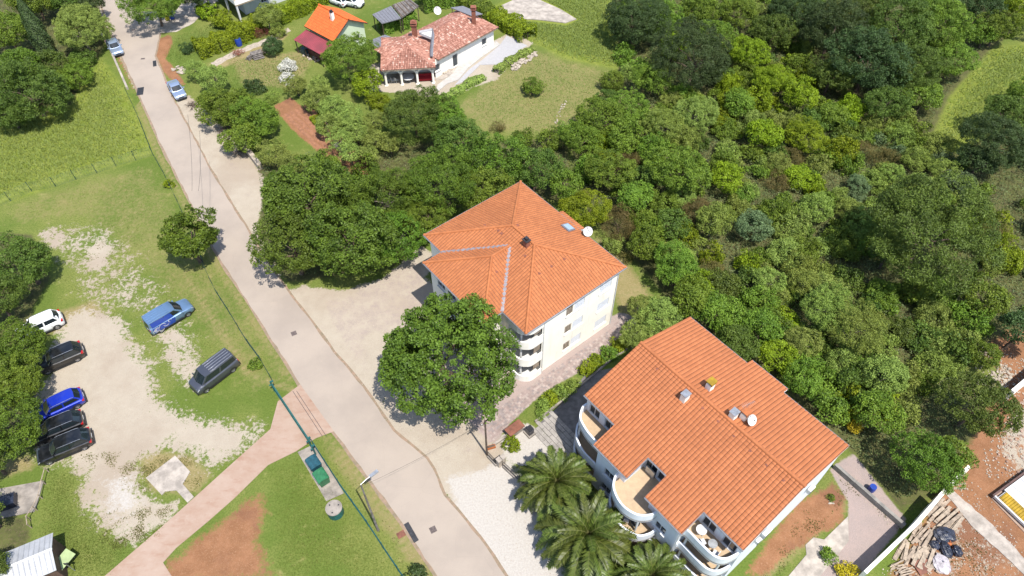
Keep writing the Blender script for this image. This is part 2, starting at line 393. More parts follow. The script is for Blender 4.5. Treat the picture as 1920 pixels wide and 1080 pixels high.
# (layer, strength, softness in metres, outline in photograph pixels)
LAYERS = [
 ('lush', 1.0, 1.2, PX((0,230),(130,190),(190,110),(235,170),(290,290),(140,335),(0,385),(-150,430),(-150,200))),
 ('lush', 1.0, 1.5, PX((930,10),(1030,-30),(1150,0),(1160,130),(1140,125),(1060,110),(1000,78),(950,60),(900,20))),
 ('lush', 1.0, 2.5, PX((1780,180),(1860,90),(1950,80),(1950,150),(1880,180),(1870,230),(1790,290),(1740,270))),
 ('dry', 0.50, 1.5, PX((870,180),(1000,85),(1060,110),(1150,130),(1150,190),(1060,260),(900,250),(840,200))),
 ('dry', 0.42, 2.0, PX((0,385),(160,330),(290,300),(370,420),(500,620),(540,720),(470,760),(300,560),(150,420),(0,430))),
 ('dry', 0.85, 1.0, PX((150,610),(200,590),(180,560),(90,590),(60,640))),
 ('dry', 0.8, 0.8, PX((600,812),(650,870),(700,935),(760,1010),(820,1085),(790,1085),(740,1020),(680,940),(620,860))),
 ('dry', 0.6, 0.8, PX((400,470),(500,640),(555,725),(540,740),(480,640),(420,530))),
 ('dry', 0.9, 0.6, PX((355,520),(470,700),(560,730),(552,738),(455,700),(345,520))) ,
 ('dry', 0.62, 0.8, PX((430,110),(600,90),(560,170),(450,160))),
 ('dry', 0.9, 0.5, PX((390,120),(520,70),(545,62),(520,85),(400,135))),
 ('dry', 0.7, 0.8, PX((1150,450),(1230,560),(1210,600),(1160,590),(1110,440))),
 ('dry', 0.8, 0.8, PX((1410,1080),(1590,920),(1590,960),(1440,1090))),
 ('dry', 0.75, 0.7, PX((0,860),(60,850),(70,880),(0,900))),
 ('dry', 0.75, 0.8, PX((250,850),(300,840),(365,850),(400,890),(370,930),(280,925))),
 ('dry', 0.80, 0.8, PX((262,190),(300,280),(347,372),(373,420),(417,500),(483,600),(552,708),(540,712),(470,610),(405,505),(360,430),(335,372),(288,285),(255,200))),
 ('dry', 0.95, 0.8, PX((612,806),(640,840),(698,904),(755,981),(820,1080),(806,1085),(740,990),(685,912),(630,845))),
 ('soil', 1.0, 0.5, PX((512,200),(545,182),(580,212),(615,242),(658,272),(712,318),(735,350),(695,355),(640,312),(590,280),(545,240))),
 ('soil', 0.78, 1.4, PX((300,1060),(440,950),(495,915),(505,960),(490,1010),(520,1090),(300,1110))),
 ('soil', 0.72, 0.6, PX((1490,940),(1560,900),(1590,930),(1585,985),(1530,1010),(1440,1080),(1380,1090))),
 ('soil', 0.95, 1.2, PX((1640,1120),(1700,1030),(1775,880),(1830,800),(1880,700),(1800,640),(1840,600),(1960,620),(2250,700),(2300,1200),(1700,1300))),
 ('soil', 0.9, 0.4, PX((180,0),(205,80),(225,100),(262,190),(280,225),(262,195),(225,120),(190,50),(165,0))),
 ('soil', 0.85, 0.5, PX((295,75),(320,62),(325,80),(312,110),(330,130),(350,160),(330,160),(305,135),(288,100))),
 ('soil', 0.72, 0.5, PX((560,560),(600,610),(640,662),(705,755),(780,830),(740,820),(650,735),(590,640))),
 ('soil', 0.68, 0.6, PX((770,800),(840,790),(850,840),(800,840))),
 ('soil', 0.62, 0.5, PX((905,850),(950,880),(960,905),(900,900),(870,880))),
 ('soil', 0.85, 0.4, PX((832,925),(860,950),(960,1080),(950,1085),(905,1010),(850,960))),
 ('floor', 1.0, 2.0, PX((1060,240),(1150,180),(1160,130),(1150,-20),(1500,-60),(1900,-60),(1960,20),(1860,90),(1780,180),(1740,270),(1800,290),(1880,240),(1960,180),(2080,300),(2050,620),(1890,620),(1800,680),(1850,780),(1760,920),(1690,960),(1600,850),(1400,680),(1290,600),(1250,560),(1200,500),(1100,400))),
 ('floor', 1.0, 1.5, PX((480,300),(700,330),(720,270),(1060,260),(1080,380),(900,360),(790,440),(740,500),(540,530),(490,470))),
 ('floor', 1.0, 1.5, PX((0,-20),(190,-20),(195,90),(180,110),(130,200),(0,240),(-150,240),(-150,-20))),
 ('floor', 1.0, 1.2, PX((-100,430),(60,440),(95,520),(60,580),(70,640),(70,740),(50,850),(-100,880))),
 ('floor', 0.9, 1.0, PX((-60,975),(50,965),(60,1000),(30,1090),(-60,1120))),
 ('gravel', 0.84, 2.6, PX((105,600),(165,572),(230,585),(255,640),(290,680),(300,740),(350,775),(440,790),(505,795),(470,840),(400,885),(355,860),(310,845),(270,870),(265,905),(300,935),(330,960),(300,985),(240,1010),(180,990),(140,945),(150,900),(110,870),(60,860),(50,760),(90,690))),
 ('gravel', 0.47, 3.0, PX((40,430),(140,400),(240,410),(330,520),(400,620),(400,700),(330,760),(270,620),(140,600),(90,520))),
 ('gravel', 0.75, 1.2, PX((150,470),(190,440),(215,460),(205,500),(170,520))),
 ('gravel', 0.62, 1.2, PX((60,430),(110,420),(150,440),(110,480),(70,460))),
 ('gravel', 0.58, 1.5, PX((250,560),(370,620),(400,700),(360,760),(300,700))),
 ('gravel', 0.62, 1.2, PX((290,930),(350,930),(330,985),(250,1035),(170,1000))),
 ('gravel', 1.0, 0.8, PX((325,175),(355,180),(395,215),(460,285),(495,335),(490,390),(480,440),(500,470),(540,540),(470,440),(400,330),(350,240))),
 ('gravel', 0.93, 0.8, PX((540,545),(570,535),(640,545),(720,520),(790,460),(820,480),(800,520),(840,560),(860,620),(720,700),(720,780),(830,830),(900,800),(960,830),(930,880),(880,900),(800,890),(740,840),(650,725),(570,610))),
 ('gravel', 0.9, 0.6, PX((200,0),(215,20),(262,180),(285,230),(268,200),(225,110),(178,0))),
 ('gravel', 0.9, 0.6, PX((690,120),(850,110),(960,60),(1000,80),(930,150),(830,185),(690,170))),
 ('gravel', 1.0, 0.6, PX((780,815),(840,850),(930,870),(960,880),(860,920),(835,930),(790,880))),
 ('gravel', 0.8, 0.6, PX((820,900),(870,900),(990,1090),(920,1090))),
 ('gravel', 0.56, 1.0, PX((1885,760),(2000,690),(2000,920),(1900,890),(1860,850))),
 ('gravel', 0.46, 1.0, PX((1820,640),(1900,690),(1880,745),(1830,730),(1860,690))),
 ('gravel', 0.42, 1.0, PX((1640,1100),(1760,930),(1860,960),(1960,1100))),
 ('gravel', 0.82, 1.0, PX((690,620),(880,560),(990,720),(920,840),(820,850),(720,790))),
 ('soil', 0.62, 0.8, PX((760,790),(830,820),(900,815),(880,850),(800,845))),
 ('white', 0.9, 1.2, PX((835,895),(900,880),(950,860),(1010,930),(1030,1000),(1110,1200),(980,1200),(860,970))),
 ('white', 0.95, 0.5, PX((935,820),(985,790),(1060,840),(1080,870),(990,880),(950,860))),
 ('white', 0.60, 2.0, PX((170,890),(260,870),(290,940),(250,990),(180,980))),
 ('pink', 0.47, 1.5, PX((575,550),(640,545),(780,470),(820,500),(860,620),(700,640),(730,790),(830,835),(900,810),(930,860),(800,880),(700,760),(620,640))),
 ('pink', 0.40, 1.0, PX((340,190),(400,240),(480,330),(490,440),(430,340),(360,240))),
 ('pink', 1.0, 0.5, PX((850,600),(1000,700),(1130,600),(1165,585),(1200,600),(1140,650),(1100,690),(1020,735),(960,790),(925,835),(890,800),(860,760))),
 ('pink', 1.0, 0.5, PX((1555,880),(1600,850),(1700,975),(1610,1085),(1520,1085),(1590,1010),(1590,940))),
]
names = ['lush', 'dry', 'soil', 'floor', 'gravel', 'white', 'pink']
def ax(lo, hi, st, far):
    fine = list(np.arange(lo, hi + 1e-6, st)); out = []; d = st; x = lo
    while x > lo - far: d *= 1.6; x -= d; out.append(x)
    out = out[::-1] + fine; d = st; x = hi
    while x < hi + far: d *= 1.6; x += d; out.append(x)
    return np.array(out)
gx = ax(-92, 92, 0.5, 700); gy = ax(12, 116, 0.5, 700)
XX, YY = np.meshgrid(gx, gy); P2 = np.stack([XX.ravel(), YY.ravel()], 1)
vals = {k: np.zeros(len(P2)) for k in names}
for lay, st, soft, poly in LAYERS:
    pa = np.array([(q[0], q[1]) for q in poly]); lo = pa.min(0) - soft - 1; hi = pa.max(0) + soft + 1
    sel = np.where((P2[:, 0] > lo[0]) & (P2[:, 0] < hi[0]) & (P2[:, 1] > lo[1]) & (P2[:, 1] < hi[1]))[0]
    if not len(sel): continue
    d = sdist(P2[sel], poly)
    w = np.clip(0.5 + d / (2 * soft), 0, 1) * st
    vals[lay][sel] = np.maximum(vals[lay][sel], w)
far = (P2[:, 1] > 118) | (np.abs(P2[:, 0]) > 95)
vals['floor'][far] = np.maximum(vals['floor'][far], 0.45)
nx, ny = len(gx), len(gy)
Z = np.zeros(len(P2))
fl = np.clip(vals['floor'] - 0.5, 0, 0.5) * 2
Z += fl * 0.12 * (np.sin(P2[:, 0] * 0.9) * np.cos(P2[:, 1] * 0.7) - 1) * 0.5
me = bpy.data.meshes.new('ground')
me.vertices.add(len(P2)); me.vertices.foreach_set('co', np.column_stack([P2, Z]).ravel())
ii = (np.arange(ny - 1)[:, None] * nx + np.arange(nx - 1)[None, :]).ravel()
quads = np.stack([ii, ii + 1, ii + nx + 1, ii + nx], 1)
me.loops.add(quads.size); me.loops.foreach_set('vertex_index', quads.ravel())
me.polygons.add(len(quads)); me.polygons.foreach_set('loop_start', np.arange(0, quads.size, 4))
me.update(calc_edges=True)
for k in names:
    at_ = me.attributes.new(k, 'FLOAT', 'POINT'); at_.data.foreach_set('value', vals[k].astype(np.float32))

gm, nt, b = newmat('ground_cover')
b.inputs['Roughness'].default_value = 0.95; b.inputs['Specular IOR Level'].default_value = 0.15
big = noise(nt, 0.12, 6, 0.6, coord='geo'); mid = noise(nt, 0.7, 8, 0.7, coord='geo'); fine = noise(nt, 6.0, 6, 0.75, coord='geo'); vf = noise(nt, 16.0, 4, 0.8, coord='geo')
spots = noise(nt, 2.6, 7, 0.8, coord='geo')
ragged = math_(nt, 'ADD', math_(nt, 'MULTIPLY', mid, 0.42), math_(nt, 'MULTIPLY', spots, 0.58))
def two(a, b_, n, lo=0.35, hi=0.65): return mixc(nt, step(nt, n, lo, hi), a, b_)
grass = two((0.101, 0.142, 0.026), (0.168, 0.184, 0.049), big, 0.4, 0.62)
grass = mixc(nt, step(nt, fine, 0.35, 0.75), grass, (0.057, 0.088, 0.013))
grass = mixc(nt, step(nt, mid, 0.55, 0.75), grass, (0.221, 0.213, 0.076))
lush = two((0.144, 0.181, 0.024), (0.232, 0.242, 0.055), mid, 0.35, 0.65)
lush = mixc(nt, step(nt, fine, 0.3, 0.8), lush, (0.094, 0.136, 0.014))
dry = two((0.238, 0.191, 0.092), (0.178, 0.155, 0.059), mid)
dry = mixc(nt, step(nt, fine, 0.45, 0.7), dry, (0.290, 0.224, 0.125))
soil = two((0.248, 0.120, 0.062), (0.187, 0.088, 0.043), mid)
soil = mixc(nt, step(nt, fine, 0.5, 0.75), soil, (0.316, 0.181, 0.110))
soil = mixc(nt, step(nt, vf, 0.52, 0.72, 0, 0.7), soil, (0.366, 0.244, 0.134))
soil = mixc(nt, step(nt, big, 0.5, 0.62, 0, 0.6), soil, (0.140, 0.067, 0.043))
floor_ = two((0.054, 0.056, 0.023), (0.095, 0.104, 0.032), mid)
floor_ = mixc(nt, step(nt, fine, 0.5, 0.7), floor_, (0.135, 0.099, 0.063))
gravel = two((0.330, 0.279, 0.217), (0.282, 0.231, 0.176), mid)
gravel = mixc(nt, step(nt, vf, 0.35, 0.7), gravel, (0.372, 0.337, 0.277))
gravel = mixc(nt, step(nt, big, 0.45, 0.65, 0, 0.5), gravel, (0.257, 0.202, 0.153))
gravel = mixc(nt, step(nt, fine, 0.62, 0.75), gravel, (0.213, 0.164, 0.116))
gravel = mixc(nt, step(nt, spots, 0.6, 0.72, 0, 0.6), gravel, (0.214, 0.174, 0.131))
white = two((0.408, 0.383, 0.348), (0.347, 0.317, 0.286), fine)
pink = two((0.290, 0.228, 0.205), (0.238, 0.198, 0.182), mid)
pink = mixc(nt, step(nt, vf, 0.4, 0.7), pink, (0.350, 0.277, 0.251))
c = grass
def over(c, layer, colr, amp, w=0.05, nz=None):
    a = N(nt, 'ShaderNodeAttribute', attribute_name=layer)
    s = math_(nt, 'ADD', a.outputs['Fac'], math_(nt, 'MULTIPLY', math_(nt, 'SUBTRACT', nz if nz else ragged, 0.5), amp))
    # nothing leaks where the layer is zero
    s = math_(nt, 'MULTIPLY', s, step(nt, a.outputs['Fac'], 0.0, 0.15))
    return mixc(nt, step(nt, s, 0.5 - w, 0.5 + w), c, colr)
c = over(c, 'lush', lush, 0.8, 0.25)
c = over(c, 'dry', dry, 1.6, 0.25)
c = over(c, 'soil', soil, 1.5, 0.15)
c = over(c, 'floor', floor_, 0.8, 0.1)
c = over(c, 'gravel', gravel, 2.0, 0.07)
c = over(c, 'white', white, 1.4, 0.12)
c = over(c, 'pink', pink, 0.9, 0.12)
nt.links.new(c, b.inputs['Base Color'])
bump(nt, b, math_(nt, 'ADD', fine, math_(nt, 'MULTIPLY', vf, 0.5)), 0.7, 0.08)
me.materials.append(gm)
ground = bpy.data.objects.new('ground', me); COL.objects.link(ground); tag(ground, kind='structure')

# ------------------------------------------------------------------ road and hard surfaces
def sheet(name, pts, z, mat_, thick=0.0, kind='structure', sub=True):
    mb = MB()
    p = [(q[0], q[1]) for q in pts]
    if thick: mb.prism(p, z - thick, z)
    else:
        area = sum(p[i][0] * p[(i + 1) % len(p)][1] - p[(i + 1) % len(p)][0] * p[i][1] for i in range(len(p)))
        if area < 0: p = p[::-1]
        mb.poly([(x, y, z) for x, y in p])
    o = mb.build(name, mat_)
    if kind: tag(o, kind=kind)
    return o

def ragg(pts, amp=0.12, st=0.6, seed=1):
    """subdivide an outline and make its edge a little uneven"""
    rr = random.Random(seed); out = []
    n = len(pts)
    for i in range(n):
        a = Vector(pts[i][:2]); b_ = Vector(pts[(i + 1) % n][:2]); k = max(1, int((b_ - a).length / st))
        nn = Vector((-(b_ - a).y, (b_ - a).x)).normalized()
        for j in range(k):
            q = a.lerp(b_, j / k) + nn * (rr.uniform(-amp, amp) if j else 0); out.append(q)
    return out

rm, nt, b = newmat('worn_pale_asphalt')
b.inputs['Roughness'].default_value = 0.9
f1 = noise(nt, 0.18, 6, 0.6, coord='geo'); f2 = noise(nt, 1.1, 6, 0.7, coord='geo'); f3 = noise(nt, 22, 3, 0.7, coord='geo')
c = mixc(nt, step(nt, f1, 0.35, 0.7), (0.312, 0.262, 0.216), (0.262, 0.220, 0.184))
c = mixc(nt, step(nt, f2, 0.55, 0.8, 0, 0.6), c, (0.340, 0.280, 0.225))
c = mixc(nt, step(nt, f3, 0.5, 0.75, 0, 0.5), c, (0.215, 0.19, 0.17))
# hairline cracks
vo = N(nt, 'ShaderNodeTexVoronoi', feature='DISTANCE_TO_EDGE'); vo.inputs['Scale'].default_value = 0.22
g_ = N(nt, 'ShaderNodeNewGeometry'); dn = N(nt, 'ShaderNodeTexNoise'); dn.inputs['Scale'].default_value = 0.8; dn.inputs['Detail'].default_value = 6
nt.links.new(g_.outputs['Position'], dn.inputs['Vector'])
nt.links.new(mixc(nt, 0.35, g_.outputs['Position'], dn.outputs['Color'], 'ADD'), vo.inputs['Vector'])
crack = step(nt, vo.outputs['Distance'], 0.0, 0.006, 0.10, 0.0)
c = mixc(nt, crack, c, (0.15, 0.12, 0.11))
nt.links.new(c, b.inputs['Base Color']); bump(nt, b, f3, 0.3, 0.02)
M['road'] = rm

dm, nt, b = newmat('pink_brushed_concrete')
b.inputs['Roughness'].default_value = 0.9
f1 = noise(nt, 0.35, 7, 0.65, coord='geo'); f2 = noise(nt, 2.4, 6, 0.75, coord='geo')
tc = N(nt, 'ShaderNodeNewGeometry'); mp = N(nt, 'ShaderNodeMapping'); mp.inputs['Rotation'].default_value = (0, 0, math.radians(-45)); mp.inputs['Scale'].default_value = (0.5, 1.4, 1)
nt.links.new(tc.outputs['Position'], mp.inputs['Vector']); f3 = noise(nt, 1.0, 6, 0.7, vec=mp.outputs[0])
c = mixc(nt, step(nt, f1, 0.35, 0.7), (0.315, 0.232, 0.182), (0.275, 0.185, 0.135))
c = mixc(nt, step(nt, f3, 0.45, 0.75, 0, 0.55), c, (0.225, 0.115, 0.070))
c = mixc(nt, step(nt, f2, 0.5, 0.8, 0, 0.5), c, (0.36, 0.29, 0.24))
nt.links.new(c, b.inputs['Base Color']); bump(nt, b, f2, 0.2, 0.03)
M['drive'] = dm

RL = [(160,-60),(187,0),(213,73),(257,167),(277,213),(300,267),(347,358),(373,410),(417,493),(483,593),(550,700),(590,762),(626,809),(698,904),(755,981),(820,1080),(860,1140),(900,1210),(960,1400)]
RR = [(1090,1400),(1010,1210),(985,1140),(947,1080),(900,1010),(832,929),(812,880),(799,860),(737,808),(680,725),(625,661),(590,612),(540,547),(493,483),(467,437),(420,360),(393,317),(350,233),(322,182),(305,140),(290,105),(300,62),(290,48),(262,25),(245,0),(225,-60)]
road = sheet('road', ragg(PX(*(RL + RR)), 0.07, 0.9, 3), 0.030, M['road'], 0.06)
drv = [(563,721),(626,809),(592,822),(556,846),(503,872),(440,934),(390,978),(330,1028),(306,1055),(325,1085),(330,1120),(150,1120),(197,1080),(299,992),(366,932),(440,865),(507,805),(521,753)]
sheet('driveway', PX(*drv), 0.042, M['drive'], 0.07)
def widen(pts, w):
    P_ = PX(*pts); out = []
    for i, p in enumerate(P_):
        d = (P_[min(i + 1, len(P_) - 1)] - P_[max(i - 1, 0)]).normalized(); out.append(p + Vector((-d.y, d.x, 0)) * w)
    return out
sgn = -1 if (widen(RL, 1)[5] - PX(RL[5])[0]).x > 0 else 1
shoulder = widen(RL, .26 * sgn) + widen(RR, .24 * sgn)
sheet('road_edge', ragg(shoulder, 0.08, 1.4, 8), 0.014, plain('reddish_dusty_verge', (0.40, 0.27, 0.19), .95, .3, 2.2, bmp=.4, col2=(0.24, 0.20, 0.13)), 0.03)
sheet('side_road', ragg(PX((262,22),(300,62),(330,60),(360,45),(400,10),(420,-20),(360,-20),(330,20),(300,22)), 0.08), 0.036, M['pale_concrete'], 0.06)
sheet('concrete_pad', PX((329,855),(357,885),(343,908),(364,932),(352,943),(331,920),(310,922),(304,929),(274,897)), 0.10, M['pale_concrete'], 0.12)
sheet('bin_pad', PX((558,848),(590,833),(645,925),(612,940)), 0.052, M['concrete'], 0.07)
sheet('left_platform', PX((12,915),(83,902),(69,950),(65,960),(0,973),(-60,985),(-60,930)), 0.12, M['concrete'], 0.14)
sheet('concrete_slab', PX((932,15),(965,0),(1005,-2),(1050,18),(1081,37),(1060,44),(1010,38),(965,36)), 0.14, M['pale_concrete'], 0.2)
sheet('yard_path', PX((1470,1090),(1512,1040),(1510,1022),(1525,1008),(1545,1012),(1590,968),(1591,1015),(1530,1090)), 0.05, M['pale_concrete'], 0.07)
sheet('garden_track', ragg(PX((395,118),(440,95),(500,72),(540,52),(546,58),(505,80),(445,103),(405,124)), 0.15, 0.5), 0.012, M['stone'], 0.03)
# terrace paving beside the right-hand building, stone strips separate planks
sheet('terrace', PX((1010,795),(1050,760),(1100,700),(1150,690),(1190,760),(1230,900),(1130,900),(1075,868)), 0.045, plain('dark_slate_paving', (0.22, 0.205, 0.20), 0.85, 0.2, 1.5, bmp=0.3), 0.06)
pg = plain('grey_stone_plank', (0.42, 0.385, 0.35), 0.85, 0.15, 1.5, bmp=0.3)
paved = empty('stone_paving', G(1030, 810, 0.05), 0, None, None); tag(paved, kind='structure')
base_ = G(1030, 810, 0.05)
for k in range(7):
    for j in range(5):
        c0 = G(1004 + 9.5 * k + 3 * j * 0, 800 + 0 * k, 0.05)
        q = G(1000, 806, 0.05) - VV * 0.42 * k * 1.0 + UU * (1.0 * j + 0.5 * (k % 2))
        mb = MB(); mb.box((0, 0, 0.02), (0.96, 0.38, 0.05)); o = mb.build('plank_stone', pg, paved)
        o.location = q - base_; o.rotation_euler = (0, 0, UANG)
# grey paving and white path by the rustic house
sheet('paved_yard', PX((866,155),(900,122),(945,121),(975,93),(989,86),(950,67),(937,85),(905,112),(880,130),(852,160)), 0.05, plain('grey_gravel_yard', (0.50, 0.49, 0.50), 0.9, 0.06, 4), 0.06)
wp = [(818,175),(838,158),(860,150),(878,128),(903,108),(938,84),(930,78),(908,92),(884,100),(862,118),(850,138),(820,160)]
sheet('white_path', PX(*wp), 0.10, plain('white_limestone_path', (0.58, 0.55, 0.51), 0.85, 0.08, 2), 0.12)
sheet('verandah_floor', PX((702,150),(830,150),(850,138),(870,112),(820,112),(700,128)), 0.07, M['pale_concrete'], 0.1)

# pavers of the pink drive between the two buildings: real blocks near the road end, merged as stuff
mb = MB(); rr = random.Random(5)
polyP = [(q.x, q.y) for q in PX((1000,716),(1140,620),(1165,592),(1192,604),(1135,652),(1098,690),(1018,737),(962,790),(925,830),(895,800),(930,770))]
o0 = G(925, 830); cand = []
for i in range(-5, 130):
    for j in range(-60, 60):
        q = o0 - VV * (0.24 * i) + UU * (0.24 * j - 0.0)
        cand.append((q.x, q.y))
ca = np.array(cand); ins = sdist(ca, polyP) > 0.1
for (x, y), ok in zip(cand, ins):
    if ok:
        h = 0.04 + rr.uniform(-0.006, 0.008); a = 0.112
        P = [Vector((x, y, h)) + UU * sx * a + VV * sy * a for sx, sy in ((-1, -1), (1, -1), (1, 1), (-1, 1))]
        mb.poly(P[::-1], rr.choice((0, 0, 1, 2)))
o = mb.build('paving_blocks', [plain('pink_paver', (0.42, 0.325, 0.295), 0.9, 0.15, 2), plain('grey_paver', (0.36, 0.30, 0.285), 0.9, 0.15, 2), plain('light_paver', (0.50, 0.41, 0.37), 0.9, 0.15, 2)])
tag(o, kind='stuff')
# ------------------------------------------------------------------ foliage meshes
def fast_mesh(name, V, nper, tint):
    """V: (n*nper, 3) vertices of n polygons with nper corners"""
    n = len(V) // nper
    me = bpy.data.meshes.new(name)
    me.vertices.add(len(V)); me.vertices.foreach_set('co', V.astype(np.float32).ravel())
    me.loops.add(len(V)); me.loops.foreach_set('vertex_index', np.arange(len(V)))
    me.polygons.add(n); me.polygons.foreach_set('loop_start', np.arange(0, len(V), nper))
    me.update(calc_edges=True)
    a = me.attributes.new('tint', 'FLOAT', 'FACE'); a.data.foreach_set('value', tint.astype(np.float32))
    return me

def leaves(rs, pos, nor, length, width, droop=0.0):
    """diamond leaves at pos with given normals"""
    n = len(pos)
    nor = nor / np.linalg.norm(nor, axis=1)[:, None]
    t = rs.normal(size=(n, 3)); t[:, 2] -= droop
    t -= (t * nor).sum(1)[:, None] * nor; t /= np.linalg.norm(t, axis=1)[:, None] + 1e-9
    s = np.cross(nor, t)
    L = length * rs.uniform(0.7, 1.3, (n, 1)); W = width * rs.uniform(0.7, 1.3, (n, 1))
    bend = nor * L * rs.uniform(-0.25, 0.05, (n, 1))
    a = pos - t * L * 0.5; c = pos + t * L * 0.5 + bend; b_ = pos + s * W * 0.5; d = pos - s * W * 0.5
    return np.stack([a, b_, c, d], 1).reshape(-1, 3)

def crown(name, Rr, seed, leaf=0.25, leafw=0.16, clump=0.75, cover=2.0, vert=0.75, spread=0.8, limit=30000, skirt=-0.55, lumps=3, up=0.5):
    rs = np.random.RandomState(seed)
    area = 2.6 * math.pi * Rr * Rr
    nl = int(min(limit, cover * area / (leaf * leafw * 0.5)))
    nc = int(max(9, 2.1 * area / (clump * clump * 2.6)))
    # lobed outline
    k = lumps + int(Rr > 2.5) * 3
    ld = rs.normal(size=(k, 3)); ld[:, 2] = np.abs(ld[:, 2]) * 0.6; ld /= np.linalg.norm(ld, axis=1)[:, None]
    lw = rs.uniform(0.05, 0.42, k)
    d = rs.normal(size=(nc * 3, 3)); d /= np.linalg.norm(d, axis=1)[:, None]; d = d[d[:, 2] > skirt][:nc]
    f = 0.76 + (np.maximum(0, d @ ld.T - 0.55) / 0.45 * lw).sum(1).clip(0, 0.42) + rs.uniform(-0.10, 0.10, len(d))
    f = np.where(rs.rand(len(d)) < 0.30, f * rs.uniform(0.50, 0.88, len(d)), f * rs.uniform(0.93, 1.07, len(d)))
    cc = d * f[:, None] * Rr * np.array([1, 1, vert]); cc[:, 2] += 0
    cr = clump * rs.choice([0.55, 0.8, 1.0, 1.5], len(d))
    ct = rs.uniform(0, 1, len(d))
    w = cr ** 2; idx = rs.choice(len(d), nl, p=w / w.sum())
    dd = rs.normal(size=(nl, 3)) + d[idx] * 0.9 + np.array([0, 0, 0.45]); dd /= np.linalg.norm(dd, axis=1)[:, None]
    rad = cr[idx] * (rs.uniform(0.55, 1.08, nl))
    pos = cc[idx] + dd * rad[:, None] * np.array([1, 1, 0.8])
    nor = dd * 0.55 + np.array([0, 0, up]) + rs.normal(size=(nl, 3)) * spread * 0.5
    V = leaves(rs, pos, nor, leaf, leafw, droop=0.3)
    tint = (0.45 * ct[idx] + 0.55 * rs.rand(nl))
    me = fast_mesh(name, V, 4, tint)
    return me

HAB = {
 'big':  dict(leaf=0.28, leafw=0.18, clump=0.55, cover=2.4, up=0.45, spread=1.2),
 'mid':  dict(leaf=0.19, leafw=0.12, clump=0.46, cover=2.2, up=0.42, spread=1.25),
 'fine': dict(leaf=0.19, leafw=0.08, clump=0.40, cover=1.9, up=0.35, spread=1.35),
 'tuft': dict(leaf=0.34, leafw=0.11, clump=0.80, cover=2.6, up=0.40, spread=1.2, lumps=9),
 'dome': dict(leaf=0.27, leafw=0.17, clump=0.50, cover=3.0, up=0.45, spread=1.15, lumps=1),
 'wisp': dict(leaf=0.30, leafw=0.035, clump=0.50, cover=0.8, up=0.1, spread=1.4),
}
CLS = [0.7, 1.2, 2.0, 3.2, 4.8, 6.6]
CACHE = {}
SEEDS = {}
def crown_for(hab, Rr, pick=None):
    c = min(CLS, key=lambda q: abs(math.log(q / Rr)))
    nvar = 3 if c < 4 else 2
    k = R.randrange(nvar) if pick is None else pick
    key = (hab, c, k)
    if key not in CACHE:
        h = dict(HAB[hab])
        h['clump'] = min(h['clump'], c * 0.45) * (1.0 if c < 4 else 1.25)
        CACHE[key] = crown('crown', c, (abs(hash(hab[0])) * 0) + sum(map(ord, hab)) * 100 + int(c * 10) * 7 + k, limit=(48000 if c > 4 else 20000), **h)
        CACHE[key].materials.append(LM['green'])
    return CACHE[key], c

def trunk_mesh(h, r, seed=1, limbs=5, reach=1.0, mat_='bark'):
    rr = random.Random(seed); mb = MB()
    top = Vector((rr.uniform(-.1, .1) * h, rr.uniform(-.1, .1) * h, h))
    mid = Vector((rr.uniform(-.06, .06) * h, rr.uniform(-.06, .06) * h, h * .45))
    mb.tube([(0, 0, -0.1), (0, 0, 0.1), mid, top], [r * 1.5, r * 1.1, r * .85, r * .5], 7)
    for i in range(limbs):
        a = i * 2 * math.pi / limbs + rr.uniform(-.4, .4); z0 = h * rr.uniform(.45, .8)
        p0 = mid.lerp(top, (z0 - mid.z) / max(1e-3, top.z - mid.z)) if z0 > mid.z else mid * (z0 / mid.z)
        p1 = p0 + Vector((math.cos(a), math.sin(a), .7)) * reach * .45
        p2 = p1 + Vector((math.cos(a + .3), math.sin(a + .3), .45)) * reach * .45
        mb.tube([p0, p1, p2], [r * .5, r * .33, r * .12], 5)
    return mb.build('trunk', M[mat_], smooth=60, mesh_only=True)
TR = {}
def trunk_for(h, Rr, mat_='bark'):
    key = (min((1.0, 2.0, 3.0, 4.5, 6.0), key=lambda q: abs(q - h)), min((1.0, 2.0, 3.5, 5.5), key=lambda q: abs(q - Rr)), mat_)
    if key not in TR: TR[key] = trunk_mesh(key[0], 0.05 + 0.035 * key[1] + 0.01 * key[0], int(sum(key[:2]) * 10), 4 + int(key[1]), key[1] * .6, mat_)
    return TR[key], key

